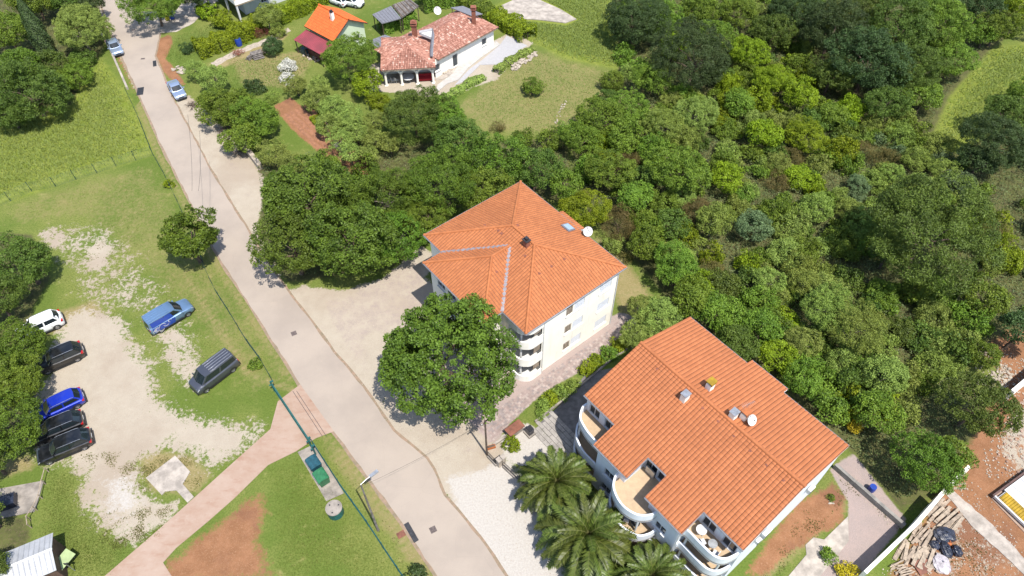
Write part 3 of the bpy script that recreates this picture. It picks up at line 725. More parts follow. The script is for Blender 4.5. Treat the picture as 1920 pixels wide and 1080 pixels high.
KIND = {  # kind: (habit, leaf material, vertical squash)
 'mulberry': ('big', 'mulberry'), 'hero': ('dome', 'mulberry'), 'domelinden': ('dome', 'linden'), 'linden': ('mid', 'linden'), 'oak': ('mid', 'oak'), 'dark': ('mid', 'dark'),
 'green': ('mid', 'green'), 'bright': ('mid', 'bright'), 'olive': ('fine', 'olive'), 'sage': ('fine', 'sage'),
 'silver': ('fine', 'silver'), 'pine': ('tuft', 'pine'), 'broom': ('wisp', 'broom'), 'yellow': ('fine', 'yellow'),
 'white': ('fine', 'white'), 'red': ('wisp', 'red'), 'brightbig': ('big', 'bright'), 'greenbig': ('big', 'green'), 'cyp': ('tuft', 'cypress'),
}
PLACED = []
def plant(px, py, rpx, kind, name, cat, label, group=None, hc=None, vs=1.0, pick=None, squash=None, parts=True, ry=None):
    """plant whose crown is centred on pixel (px, py) with a radius of rpx photograph pixels"""
    hab, mat_ = KIND[kind]
    Rm = rpx * mpp(px, py, 2.0)
    if hc is None: hc = 0.45 * Rm if Rm < 1.3 else (0.62 * Rm if Rm < 2.2 else 0.30 * Rm + 1.4)
    c = G(px, py, hc)
    me, cl = crown_for(hab, Rm, pick)
    s = Rm / cl * (0.87 if Rm > 1.4 else 0.93)
    sy = s if ry is None else s * ry
    sz = s * vs * R.uniform(0.9, 1.08)
    if hc - 0.75 * Rm * vs < -0.3 and hc > 0.9:   # keep the crown's skirt at the ground
        pass
    PLACED.append((c.x, c.y, Rm))
    if parts:
        t = empty(name, (c.x, c.y, 0), 0, label, cat, group)
        o = inst('crown', me, t, (0, 0, hc), (R.uniform(-.12, .12), R.uniform(-.12, .12), R.uniform(0, 6.28)), (s, sy, sz), LM[mat_])
        tm, key = trunk_for(max(0.8, hc), Rm, 'grey_bark' if kind in ('olive', 'sage', 'linden') else 'bark')
        ft = max(0.5, hc) / key[0]; fr = min(ft, Rm / key[1])
        inst('trunk' if Rm > 1.6 else 'stem', tm, t, (0, 0, 0), (0, 0, R.uniform(0, 6.28)), (fr, fr, ft))
        return t
    o = bpy.data.objects.new(name, me); COL.objects.link(o)
    o.location = (c.x, c.y, hc); o.rotation_euler = (0, 0, R.uniform(0, 6.28)); o.scale = (s, sy, sz)
    o.material_slots[0].link = 'OBJECT'; o.material_slots[0].material = LM[mat_]
    return tag(o, label, cat, group)

T = lambda *a, **k: plant(*a, **k)
# ---- the single trees one can point at
T(829, 672, 133, 'hero', 'mulberry_tree', 'tree', 'huge round dark green tree on the gravel forecourt in front of the white apartment house', hc=6.6, vs=1.1, pick=0)
T(352, 443, 56, 'domelinden', 'linden_tree', 'tree', 'lone dark round tree on the grass verge between car park and road', hc=4.2, vs=1.0, pick=1)
T(565, 372, 84, 'mulberry', 'mulberry_tree', 'tree', 'large dark tree at the road edge, leftmost of the grove', hc=5.2)
T(548, 462, 66, 'mulberry', 'mulberry_tree', 'tree', 'dark tree of the roadside grove standing nearest the road edge', hc=4.4)
T(655, 455, 82, 'mulberry', 'mulberry_tree', 'tree', 'broad dark tree at the front of the grove, above the gravel forecourt', hc=5.0)
T(722, 372, 66, 'linden', 'linden_tree', 'tree', 'fresh green tree in the middle of the grove between allotment and white apartment house', hc=4.0)
T(735, 450, 58, 'linden', 'linden_tree', 'tree', 'green tree of the grove nearest the left corner of the big hipped roof', hc=3.4)
T(622, 345, 52, 'mulberry', 'mulberry_tree', 'tree', 'dark tree of the grove standing at the lower end of the red soil allotment', hc=3.6)
T(818, 335, 70, 'linden', 'linden_tree', 'tree', 'rounded green tree behind the left part of the hipped roof', hc=5.0)
T(800, 408, 44, 'green', 'hazel_tree', 'tree', 'smaller green tree touching the left slope of the hipped roof', hc=3.0)
T(900, 360, 52, 'green', 'hazel_tree', 'tree', 'green tree close behind the hipped roof, left of its top corner', hc=3.6)
T(925, 305, 58, 'linden', 'linden_tree', 'tree', 'dark green tree behind the hipped roof, below the mown yard', hc=4.0)
T(1003, 312, 50, 'oak', 'oak_tree', 'tree', 'dark oak directly behind the top corner of the hipped roof', hc=3.6)
T(855, 262, 50, 'oak', 'oak_tree', 'tree', 'dark tree right of the silvery olive rows, left of the mown yard', hc=3.4)
T(778, 212, 64, 'oak', 'oak_tree', 'tree', 'dense dark tree in front of the house with the old mottled tiles', hc=3.8)
T(835, 222, 44, 'green', 'hazel_tree', 'tree', 'mid green tree between the dense dark tree and the mown yard', hc=3.2)
T(650, 108, 52, 'green', 'walnut_tree', 'tree', 'tall leafy tree between the vivid orange roof and the mottled tile roof', hc=3.8)
T(684, 158, 30, 'bright', 'walnut_tree', 'tree', 'bright yellow-green leafy tree at the left end of the arcaded verandah', hc=2.4)
T(712, 192, 24, 'bright', 'bay_bush', 'shrub', 'small bright bush below the verandah with the arches')
T(285, 2, 52, 'green', 'walnut_tree', 'tree', 'spreading tree beside the side road junction with two bins under it', hc=4.2)
T(365, -14, 36, 'dark', 'oak_tree', 'tree', 'dark tree at the top edge between the side road and the pale blue house', hc=3.5)
T(386, 22, 20, 'brightbig', 'laurel_bush', 'shrub', 'round glossy bush on the lawn next to the side road, left of its twin')
T(416, 38, 21, 'brightbig', 'laurel_bush', 'shrub', 'round glossy bush on the lawn directly before the pale blue house porch')
T(499, 28, 26, 'sage', 'elaeagnus_tree', 'tree', 'grey-green loose tree before the white wall of the pale blue house', hc=2.6)
T(486, 62, 14, 'red', 'plum_bush', 'shrub', 'reddish brown bush beside the laurel hedge and the grey-green loose tree')
T(522, 60, 15, 'sage', 'garden_bush', 'shrub', 'small grey bush at the laurel hedge near the wine red lean-to')
T(510, 86, 22, 'dark', 'garden_bush', 'shrub', 'dark bushy little tree between the log pile and the wine red lean-to')
T(352, 92, 12, 'dark', 'box_ball', 'shrub', 'small clipped dark ball at the left end of the laurel hedge')
T(998, 163, 21, 'green', 'fig_tree', 'tree', 'small lone tree in the middle of the mown yard', hc=1.2)
T(932, 238, 13, 'broom', 'dry_bush', 'shrub', 'dry brownish bush at the lower left border of the mown yard')
# garden by the road
T(400, 145, 30, 'olive', 'olive_tree', 'tree', 'loose grey-green tree beside the road, just above the second silver car', hc=2.4)
T(368, 130, 22, 'olive', 'olive_tree', 'tree', 'small grey-green tree near the orange soil at the junction', hc=1.8)
T(430, 200, 50, 'green', 'plum_tree', 'tree', 'light green fruit tree behind the old stone wall by the road', hc=2.6)
T(485, 225, 44, 'green', 'plum_tree', 'tree', 'light green fruit tree next to the upper end of the red soil allotment', hc=2.6)
T(455, 258, 36, 'green', 'plum_tree', 'tree', 'light green fruit tree lowest along the old stone wall', hc=2.2)
T(402, 188, 26, 'green', 'plum_tree', 'tree', 'light green small fruit tree nearest the second silver car', hc=1.8)
T(478, 165, 17, 'dark', 'box_bush', 'shrub', 'dark green bush on the upper lawn left of the allotment')
T(508, 185, 14, 'sage', 'garden_bush', 'shrub', 'grey-green bush at the top corner of the red soil allotment')
T(515, 288, 30, 'olive', 'olive_tree', 'tree', 'silvery olive tree just above the dark roadside grove', hc=2.0)
T(546, 310, 26, 'olive', 'olive_tree', 'tree', 'silvery olive tree between allotment and dark roadside grove', hc=2.0)
T(556, 160, 22, 'olive', 'olive_tree', 'tree', 'grey olive tree beside the white flowering bush on the lawn', hc=1.8)
OLV = [(590, 185, 28), (622, 200, 29), (612, 232, 27), (650, 222, 28), (668, 248, 26), (640, 262, 25), (700, 228, 27), (704, 262, 22), (598, 160, 20), (656, 288, 21), (690, 290, 17), (730, 268, 20)]
OL = ['first from the lawn', 'second from the lawn', 'at the narrow lime-green strip', 'in the middle of the rows', 'right of the middle, pale', 'above the white stone block', 'touching the dense dark tree', 'below the dense dark tree', 'nearest the orange-roofed house', 'lowest on the left beside the red soil', 'lowest on the right', 'at the foot of the dense dark tree']
for (x, y, r_), s_ in zip(OLV, OL):
    T(x, y, r_, 'olive', 'olive_tree', 'tree', 'silvery olive tree of the garden rows, ' + s_, 'olive trees beside the red soil allotment', hc=2.0)
# white flowering shrubs
T(541, 124, 15, 'white', 'flowering_shrub', 'shrub', 'white flowering bush on the lawn in front of the lean-to')
T(537, 148, 12, 'white', 'flowering_shrub', 'shrub', 'low white flowering bush just below the larger white one')
# left top wood
T(60, 178, 72, 'oak', 'oak_tree', 'tree', 'broad dark oak at the edge of the tall grass meadow in the top left', hc=3.4)
T(20, 140, 50, 'linden', 'oak_tree', 'tree', 'green tree at the left edge of the photo beside the dark oak', hc=3.4)
T(150, 60, 50, 'olive', 'willow_tree', 'tree', 'pale grey-green tree closest to the first parked silver car', hc=3.4)
T(148, 36, 40, 'olive', 'willow_tree', 'tree', 'pale grey-green tree standing behind the one near the silver car', hc=3.6)
T(140, 143, 34, 'green', 'mulberry_bush', 'shrub', 'bright green spreading bush between pale tree and tall grass meadow', hc=1.6)
T(106, 150, 26, 'green', 'hazel_bush', 'shrub', 'green bush squeezed between the dark oak and the bright green bush', hc=1.6)
T(12, 60, 44, 'green', 'hazel_tree', 'tree', 'green tree at the top left corner under the cypress', hc=3.4)
T(60, -5, 44, 'green', 'hazel_tree', 'tree', 'green tree behind the cypress at the top edge', hc=3.8)
T(122, -8, 38, 'oak', 'oak_tree', 'tree', 'dark tree at the top edge left of the road', hc=3.6)
T(168, 10, 24, 'dark', 'oak_tree', 'tree', 'small dark tree beside the road at the top edge', hc=2.6)
T(16, 210, 40, 'oak', 'oak_tree', 'tree', 'dark tree cut by the left edge above the tall grass meadow', hc=2.6)
T(96, 118, 30, 'oak', 'oak_tree', 'tree', 'dark tree at the foot of the cypress', hc=2.8)
# left bottom trees
T(42, 492, 58, 'oak', 'oak_tree', 'tree', 'dark tree at the left edge, highest of those along the car park', hc=3.4)
T(-10, 560, 48, 'oak', 'oak_tree', 'tree', 'dark tree cut by the left edge above the white car', hc=3.4)
T(36, 652, 56, 'linden', 'linden_tree', 'tree', 'green tree overhanging the nose of the white car', hc=3.4)
T(32, 722, 52, 'green', 'linden_tree', 'tree', 'green tree between the first black car and the blue car', hc=3.2)
T(24, 795, 58, 'linden', 'linden_tree', 'tree', 'green tree overhanging the noses of the blue and black cars', hc=3.2)
T(-25, 860, 40, 'oak', 'oak_tree', 'tree', 'dark tree at the left edge above the dark platform', hc=3.0)
T(-40, 960, 44, 'oak', 'oak_tree', 'tree', 'dark tree outside the left edge shading the platform', hc=3.2)
T(-25, 1070, 40, 'oak', 'oak_tree', 'tree', 'dark tree outside the left edge shading the white metal shed', hc=3.4)
# verge
T(480, 682, 12, 'green', 'verge_bush', 'shrub', 'small round bush on the verge fence line right of the grey van')
T(317, 346, 9, 'bright', 'verge_bush', 'shrub', 'tiny bright bush at the road fence above the lone round tree')
T(957, 832, 15, 'bright', 'laurel_bush', 'shrub', 'small round bright bush in the white gravel near the utility pole')
T(782, 1082, 20, 'dark', 'verge_bush', 'shrub', 'dark bush cut by the bottom edge between green fence and road')
T(1590, 1072, 18, 'yellow', 'flowering_broom', 'shrub', 'bright yellow flowering bush at the bottom edge beside the long wall')
T(1552, 1041, 14, 'green', 'garden_bush', 'shrub', 'small green bush on the pale path behind the salmon roofed house')
T(1558, 934, 7, 'green', 'garden_bush', 'shrub', 'tiny green bush in the red soil yard with a ring of stones')
# hedge and bed between the two apartment houses
T(1230, 592, 42, 'olive', 'olive_tree', 'tree', 'grey-green tree between the two apartment houses, at the salmon roof corner', hc=2.6)
T(1190, 628, 34, 'olive', 'olive_tree', 'tree', 'grey-green tree left of its neighbour, shading the pink drive', hc=2.2)
T(1205, 575, 30, 'olive', 'olive_tree', 'tree', 'grey-green tree nearest the right corner of the white apartment house', hc=2.4)
BED = [(1018, 762, 13, 'sage'), (1032, 748, 14, 'bright'), (1052, 738, 15, 'sage'), (1072, 724, 14, 'sage'), (1100, 692, 15, 'bright'), (1118, 677, 13, 'bright'), (1140, 664, 15, 'green'), (1160, 648, 15, 'bright'), (1012, 778, 9, 'sage')]
BL = ['third from the road end', 'yellow-green, fourth from the road end', 'grey-green in the middle', 'grey-green at the salmon roof eave', 'bright, where the bed meets the roof edge', 'bright, opposite the shuttered windows', 'green, before the grey-green tree', 'bright, under the grey-green tree', 'smallest, nearest the dark bin']
for (x, y, r_, k_), s_ in zip(BED, BL):
    T(x, y, r_, k_, 'bed_shrub', 'shrub', 'low bed shrub along the pink drive, ' + s_, 'low shrubs of the bed between the two houses', parts=False)
# laurel hedges
def hedge(pts, w, h, kind, label, name='laurel_hedge'):
    rs = np.random.RandomState(len(label)); P = [G(x, y, 0) for x, y in pts]
    pos = []; nor = []
    dens = 150
    for a, b_ in zip(P[:-1], P[1:]):
        d = b_ - a; L = d.length; d.normalize(); s = Vector((-d.y, d.x, 0)); n = int(L * dens * (w + h * 1.4))
        u = rs.rand(n) * L; v = rs.uniform(-1, 1, n); top = rs.rand(n) < w / (w + 1.6 * h)
        ww = w / 2 * (1 + 0.16 * np.sin(u * 2.1) + 0.1 * np.sin(u * 5.3)); hh = h * (1 + 0.10 * np.sin(u * 1.7 + 1) + 0.07 * np.sin(u * 4.4))
        side = np.sign(rs.uniform(-1, 1, n))
        off = np.where(top, v * ww, side * ww * rs.uniform(0.82, 1.05, n)); z = np.where(top, hh * rs.uniform(0.88, 1.06, n), hh * rs.rand(n))
        pos.append(np.array([a.x, a.y, 0]) + u[:, None] * np.array(d) + off[:, None] * np.array(s) + z[:, None] * np.array([0, 0, 1.0]))
        nn = np.where(top[:, None], np.array([0, 0, 1.0]), side[:, None] * np.array(s)[None, :] + np.array([0, 0, .4]))
        nor.append(nn + rs.normal(size=(n, 3)) * 0.55)
    pos = np.concatenate(pos); nor = np.concatenate(nor)
    V = leaves(rs, pos, nor, 0.26, 0.15); me = fast_mesh('foliage', V, 4, rs.rand(len(pos)) * 0.6 + 0.4 * (np.sin(pos[:, 0] * 3) * np.cos(pos[:, 1] * 3) * .5 + .5))
    me.materials.append(LM[kind])
    t = empty(name, P[0], 0, label, 'hedge')
    o = bpy.data.objects.new('foliage', me); COL.objects.link(o); o.parent = t; o.location = -P[0]
    mb = MB()
    for a, b_ in zip(P[:-1], P[1:]):
        k = max(2, int((b_ - a).length / 0.8))
        for i in range(k): q = a.lerp(b_, (i + .5) / k) - P[0]; mb.tube([q, q + Vector((.1, .05, h * .8))], [.05, .03], 5)
    tag(mb.build('stems', M['bark'], t), kind='stuff')
    return t
hedge([(372, 104), (410, 92), (455, 72), (492, 52)], 3.0, 1.8, 'bright', 'long yellow-green laurel hedge running from the junction to the pale blue house')
hedge([(522, 42), (560, 26), (600, 6), (625, -8)], 2.6, 1.9, 'bright', 'yellow-green laurel hedge along the pale blue house, left of the orange roof')
hedge([(925, 38), (960, 54), (992, 76)], 3.0, 1.7, 'bright', 'bright clipped hedge at the right end of the house with mottled tiles')
hedge([(868, 12), (905, 28), (925, 38)], 2.4, 1.8, 'green', 'green hedge behind the chimney of the house with mottled tiles')
hedge([(590, 220), (604, 240)], 1.3, .35, 'bright', 'low lime-green vegetable strip between red soil and olive trees', 'vegetable_row')
hedge([(820, 195), (850, 180), (880, 160), (908, 148)], 1.2, 0.7, 'olive', 'low grey-green border plants along the white curved path', 'border_planting')
hedge([(930, 138), (950, 122), (975, 108), (1000, 96)], 1.2, 0.7, 'olive', 'low grey-green border plants beside the rockery of the paved yard', 'border_planting')
hedge([(715, 62), (745, 52), (780, 44)], 2.2, 2.0, 'green', 'green bushy screen between the orange-roofed house and the satellite dish', 'garden_screen')
hedge([(790, 18), (830, 8), (870, 2)], 3.0, 2.6, 'green', 'dense green shrubbery behind the mottled tile roof at the top edge', 'garden_screen')

# cypress, columnar
def cypress():
    base = G(98, 112, 0); H_ = 9.5; rs = np.random.RandomState(4); n = 15000
    z = rs.rand(n) ** 0.8 * H_; prof = 1.35 * np.sin(np.clip(z / H_, 0.02, 1) ** 0.6 * math.pi * 0.98) ** 0.7 + 0.08
    a = rs.rand(n) * 6.283; r_ = prof * (0.8 + 0.25 * np.sin(a * 5 + z * 2) * 0.5 + rs.uniform(-.12, .12, n))
    pos = np.stack([np.cos(a) * r_, np.sin(a) * r_, z], 1); nor = np.stack([np.cos(a), np.sin(a), .5 + 0 * a], 1) + rs.normal(size=(n, 3)) * .4
    V = leaves(rs, pos, nor, .26, .09, droop=-1.5); me = fast_mesh('crown', V, 4, rs.rand(n)); me.materials.append(LM['cypress'])
    t = empty('cypress_tree', base, 0, 'tall narrow dark cypress leaning out of the wood at the top left', 'tree')
    inst('crown', me, t)
    mb = MB(); mb.tube([(0, 0, -.1), (0, 0, 4), (0, 0, 9)], [.2, .14, .03], 7); mb.build('trunk', M['bark'], t)
    PLACED.append((base.x, base.y, 1.5))
cypress()

# ---- the thicket on the right: trees one can tell apart
TH = [
 (1188, 42, 58, 'dark', 'oak_tree', 'very dark oak casting its shade on the meadow corner, leftmost of the thicket', 3.8),
 (1302, 112, 76, 'dark', 'oak_tree', 'big dark oak surrounded by lighter scrub, left part of the thicket', 4.4),
 (1222, 148, 36, 'green', 'hazel_tree', 'green tree between the two dark oaks and the mown yard', 2.6),
 (1245, 40, 40, 'green', 'hazel_tree', 'mid green tree right of the leftmost dark oak', 3.2),
 (1262, 90, 30, 'bright', 'hazel_tree', 'light green tree between leftmost oak and big dark oak', 2.6),
 (1318, 18, 44, 'green', 'hazel_tree', 'green tree at the top edge above the big dark oak', 3.4),
 (1382, 22, 36, 'green', 'hazel_tree', 'green tree at the top edge beside the small bare clearing', 3.0),
 (1450, 60, 38, 'oak', 'oak_tree', 'dark green tree right of the small bare clearing', 3.2),
 (1500, 22, 52, 'dark', 'oak_tree', 'dark oak at the top edge left of the great oak group', 3.8),
 (1560, 62, 62, 'dark', 'oak_tree', 'dark oak with bluish clumps at the centre of the great oak group', 4.4),
 (1628, 120, 72, 'dark', 'oak_tree', 'widest dark oak of the group, above the bright scrub', 4.4),
 (1612, 20, 56, 'oak', 'oak_tree', 'dark oak of the group touching the top edge', 4.2),
 (1690, 55, 66, 'oak', 'oak_tree', 'dark oak of the group facing the pasture gap', 4.4),
 (1762, 45, 62, 'green', 'maple_tree', 'lighter green tree at the right end of the oak group above the pasture', 4.0),
 (1788, 112, 40, 'green', 'maple_tree', 'lighter green tree standing at the edge of the pasture', 3.0),
 (1710, 140, 56, 'oak', 'oak_tree', 'oak with ragged crown at the lower right of the oak group', 3.6),
 (1560, 140, 42, 'oak', 'oak_tree', 'small oak at the lower left of the oak group next to bright leaves', 3.2),
 (1660, 190, 40, 'oak', 'oak_tree', 'oak lowest of the group, above grey scrub', 3.0),
 (1735, 180, 34, 'green', 'maple_tree', 'green tree at the narrow end of the pasture', 2.8),
 (1840, 10, 40, 'dark', 'oak_tree', 'dark tree at the top edge above the pasture', 3.6),
 (1872, 52, 36, 'green', 'maple_tree', 'light green tree at the top right corner', 3.0),
 (1925, 20, 44, 'bright', 'maple_tree', 'yellow-green tree cut by the top right corner', 3.4),
 (1850, 62, 26, 'green', 'hazel_tree', 'small light tree at the top right bordering the pasture', 2.4),
 (1890, 215, 42, 'oak', 'oak_tree', 'dark oak at the right edge below the pasture', 3.4),
 (1875, 268, 60, 'dark', 'oak_tree', 'black-green oak at the right edge, largest below the pasture', 4.2),
 (1840, 300, 34, 'dark', 'oak_tree', 'black-green oak left of the largest one below the pasture', 3.0),
 (1935, 180, 40, 'green', 'maple_tree', 'green tree cut by the right edge beside the pasture', 3.0),
 (1745, 432, 100, 'pine', 'pine_tree', 'very large round pine with tufted needles on the right of the thicket', 6.4),
 (1668, 470, 34, 'pine', 'pine_tree', 'small pine nestled on the left flank of the very large pine', 2.8),
 (1405, 100, 34, 'bright', 'ash_tree', 'yellow-green tree right of the big dark oak', 2.8),
 (1450, 150, 34, 'bright', 'ash_tree', 'yellow-green tree at the heart of the bright patch', 2.8),
 (1505, 180, 34, 'bright', 'ash_tree', 'yellow-green tree below the smallest oak of the group', 2.8),
 (1388, 195, 32, 'green', 'ash_tree', 'mid green tree at the lower left of the bright patch', 2.6),
 (1428, 250, 34, 'bright', 'ash_tree', 'yellow-green tree in the lower half of the bright patch', 2.6),
 (1505, 255, 38, 'bright', 'ash_tree', 'broadest yellow-green tree at the lower end of the bright patch', 2.6),
 (1556, 215, 28, 'green', 'ash_tree', 'mid green tree at the right border of the bright patch', 2.4),
 (1345, 62, 34, 'green', 'ash_tree', 'light green tree behind the big dark oak', 2.8),
 (1360, 330, 34, 'bright', 'ash_tree', 'lone yellow-green bush right of the broad green tree in mid thicket', 2.2),
 (1128, 222, 46, 'green', 'hazel_tree', 'green tree at the lower right edge of the mown yard', 2.6),
 (1090, 262, 38, 'green', 'hazel_tree', 'green tree cut into by the lawn, above the hipped roof', 2.4),
 (1180, 205, 40, 'green', 'hazel_tree', 'green tree below the pair of dark oaks', 2.6),
 (1168, 262, 36, 'green', 'hazel_tree', 'mid green tree with bluish heart left in the thicket', 2.4),
 (1250, 235, 40, 'sage', 'willow_tree', 'pale grey-green tree directly under the big dark oak', 2.6),
 (1308, 218, 42, 'olive', 'willow_tree', 'olive coloured wispy tree at the foot of the big dark oak', 2.4),
 (1270, 318, 56, 'green', 'hazel_tree', 'broad green tree in the middle left of the thicket', 3.2),
 (1098, 395, 44, 'bright', 'laurel_tree', 'yellow-green tree right behind the skylight of the hipped roof', 2.8),
 (1060, 345, 36, 'green', 'hazel_tree', 'green tree above the right slope of the hipped roof', 2.8),
 (1140, 322, 44, 'green', 'hazel_tree', 'bluish green tree up-left of the satellite dish', 2.8),
 (1190, 372, 34, 'green', 'hazel_tree', 'green tree right of the satellite dish', 2.6),
 (1160, 420, 36, 'broom', 'broom_bush', 'brownish twiggy bush beside the satellite dish', 1.8),
 (1208, 455, 36, 'green', 'hazel_tree', 'green tree at the edge of the small lawn behind the white house', 2.6),
 (1338, 412, 38, 'sage', 'willow_tree', 'pale grey rounded tree right of the light green strip in mid thicket', 2.4),
 (1418, 425, 36, 'silver', 'willow_tree', 'silvery rounded bush right of its pale grey neighbour', 2.2),
 (1436, 525, 33, 'sage', 'willow_bush', 'dense rounded pale bush in the centre right thicket', 1.8),
 (1508, 528, 33, 'sage', 'willow_bush', 'dense rounded yellowish pale bush beside its twin', 1.8),
 (1545, 575, 48, 'sage', 'willow_tree', 'big pale grey-green tree left of two, below the large pine', 2.8),
 (1598, 615, 54, 'sage', 'willow_tree', 'biggest pale grey-green tree, below the large pine', 3.0),
 (1612, 345, 24, 'silver', 'silver_bush', 'silver-grey bush standing out above the large pine', 1.4),
 (1765, 318, 28, 'sage', 'willow_bush', 'pale bush just above the crown of the large pine', 1.6),
 (1715, 300, 28, 'sage', 'willow_bush', 'pale bush above left of the large pine', 1.6),
 (1675, 330, 26, 'sage', 'willow_bush', 'pale bush left of the one above the large pine', 1.5),
 (1530, 390, 34, 'sage', 'willow_bush', 'pale yellowish bush midway between silvery bush and large pine', 1.8),
 (1270, 500, 44, 'green', 'hazel_tree', 'green tree right of the small back lawn', 3.0),
 (1300, 560, 42, 'green', 'hazel_tree', 'green tree up-right of the grey-green trees at the salmon roof', 2.8),
 (1345, 585, 40, 'green', 'hazel_tree', 'green tree right behind the top corner of the salmon roof', 2.8),
 (1380, 640, 38, 'oak', 'hazel_tree', 'dark green tree along the back eave of the salmon roof', 2.6),
 (1430, 610, 38, 'green', 'hazel_tree', 'light green tree second row behind the salmon roof', 2.4),
 (1455, 665, 36, 'bright', 'hazel_tree', 'yellow-green tree where the salmon roof steps back', 2.2),
 (1510, 715, 38, 'green', 'hazel_tree', 'green tree behind the right half of the salmon roof', 2.4),
 (1560, 765, 30, 'green', 'hazel_tree', 'green tree next to the yellow flowering bush', 2.0),
 (1604, 800, 12, 'yellow', 'flowering_broom', 'small yellow flowering bush near the right corner of the salmon roof', 0.9),
 (1500, 640, 36, 'olive', 'hazel_tree', 'olive green tree left of the biggest pale tree', 2.2),
 (1832, 758, 62, 'oak', 'fig_tree', 'dark broad tree leaning over the rubble and the far wall', 3.8),
 (1738, 866, 56, 'linden', 'fig_tree', 'green tree hanging over the lower end of the long wall', 3.6),
 (1790, 850, 32, 'green', 'fig_tree', 'lighter green tree between the dark broad tree and the bare soil', 2.8),
 (1845, 668, 30, 'green', 'rubble_bush', 'green bush on the edge of the rubble slope', 1.6),
 (1915, 618, 44, 'dark', 'oak_tree', 'dark tree at the right edge above the rubble', 3.2),
 (1850, 560, 44, 'green', 'hazel_tree', 'green tree below right of the large pine', 2.8),
 (1640, 770, 46, 'green', 'hazel_tree', 'green tree right of the salmon roof corner', 2.8),
 (1660, 700, 44, 'olive', 'hazel_tree', 'olive green tree in the lower right thicket', 2.6),
]
TH += [(1150, 150, 24, 'green', 'hazel_bush', 'green bush at the right border of the mown yard, below the darkest oak', 1.2),
 (1138, 186, 22, 'oak', 'hazel_bush', 'dark bush at the right border of the mown yard', 1.1), (1066, 246, 20, 'green', 'hazel_bush', 'green bush at the lower tip of the mown yard', 1.0),
 (1030, 262, 22, 'green', 'hazel_bush', 'green bush along the lower edge of the mown yard', 1.1), (980, 262, 20, 'linden', 'hazel_bush', 'deep green bush on the lower edge of the yard, above the roof tip', 1.1)]
for x, y, r_, k_, nm_, lb_, hc_ in TH:
    T(x, y, r_, k_, nm_, 'shrub' if ('bush' in nm_ or 'broom' in nm_) else 'tree', lb_, hc=hc_)

# ---- filling of the thicket: shrubs of a few looks, grouped by where they stand
zones = [
 ('bright', [(1370,80),(1480,110),(1590,200),(1570,290),(1470,300),(1380,260),(1350,160)], 'yellow-green leafy shrub of the bright patch below the oak group', 'yellow-green shrubs of the bright patch'),
 ('mixed_left', [(1080,240),(1350,170),(1380,280),(1440,350),(1300,560),(1220,540),(1110,430),(1060,330)], 'shrub of the thicket stretch between the hipped roof and the bright patch', 'shrubs between hipped roof and bright patch'),
 ('mixed_mid', [(1380,290),(1600,230),(1680,220),(1840,330),(1900,560),(1640,350),(1450,480),(1380,400)], 'grey-green shrub of the scrub around the large pine', 'scrub shrubs around the large pine'),
 ('pale', [(1400,470),(1640,380),(1700,520),(1850,600),(1800,680),(1690,760),(1560,640),(1430,520)], 'pale shrub of the slope below the large pine', 'pale shrubs below the large pine'),
 ('behind', [(1300,560),(1420,480),(1560,640),(1700,780),(1620,840),(1420,690),(1330,600)], 'green shrub growing close behind the salmon roof', 'shrubs behind the salmon roof'),
 ('upper', [(1150,-20),(1500,-30),(1640,240),(1560,230),(1400,80),(1200,200),(1150,130)], 'green shrub between the dark oaks of the upper thicket', 'shrubs between the upper oaks'),
 ('corner', [(1840,330),(1990,260),(2040,600),(1890,620)], 'shrub at the right edge beyond the large pine', 'shrubs at the right edge beyond the pine'),
 ('grove', [(500,300),(760,280),(1060,270),(1070,350),(900,370),(780,450),(700,520),(560,520)], 'green undergrowth shrub beneath the roadside grove', 'undergrowth shrubs beneath the grove'),
 ('topleft', [(-60,-20),(185,-20),(190,100),(120,190),(0,220),(-60,220)], 'green undergrowth shrub of the top left wood', 'undergrowth shrubs of the top left wood'),
]
palette = {'bright': ['bright', 'bright', 'green', 'oak', 'olive'], 'mixed_left': ['green', 'green', 'bright', 'oak', 'olive', 'green', 'sage', 'broom'],
 'mixed_mid': ['sage', 'olive', 'green', 'oak', 'sage', 'green', 'broom', 'olive', 'silver', 'bright'], 'pale': ['sage', 'green', 'olive', 'green', 'sage', 'oak'],
 'behind': ['green', 'green', 'oak', 'olive', 'bright'], 'upper': ['green', 'oak', 'green', 'olive'], 'corner': ['sage', 'olive', 'green', 'broom', 'dark'],
 'grove': ['green', 'linden'], 'topleft': ['green', 'oak', 'olive']}
LOOK = {'bright': 'yellow-green leafy', 'green': 'fresh green leafy', 'olive': 'dull olive green', 'broom': 'brownish twiggy', 'sage': 'pale grey-green rounded', 'silver': 'silver-grey', 'oak': 'dark green', 'dark': 'blackish green', 'linden': 'deep green leafy'}
NM = {'bright': 'ash_shrub', 'green': 'hazel_shrub', 'olive': 'olive_shrub', 'broom': 'broom_shrub', 'sage': 'willow_shrub', 'silver': 'silver_shrub', 'oak': 'oak_shrub', 'dark': 'oak_shrub', 'linden': 'hazel_shrub'}
def in_poly(x, y, poly):
    c = False; n = len(poly)
    for i in range(n):
        a = poly[i]; b_ = poly[(i + 1) % n]
        if (a[1] > y) != (b_[1] > y) and x < (b_[0] - a[0]) * (y - a[1]) / (b_[1] - a[1]) + a[0]: c = not c
    return c
def to_px(x, y, z=0.5):
    v = Vector((x, y, z - CAM_H)); cy = v.y * math.cos(TILT) + v.z * math.sin(TILT); cz = v.y * math.sin(TILT) - v.z * math.cos(TILT)
    return 960 + FOC * v.x / cz, 540 - FOC * cy / cz
MARKS = [(t_[0], t_[1], t_[5].split(',')[0]) for t_ in TH if len(t_[5].split(',')[0].split()) <= 9]
USED = {}
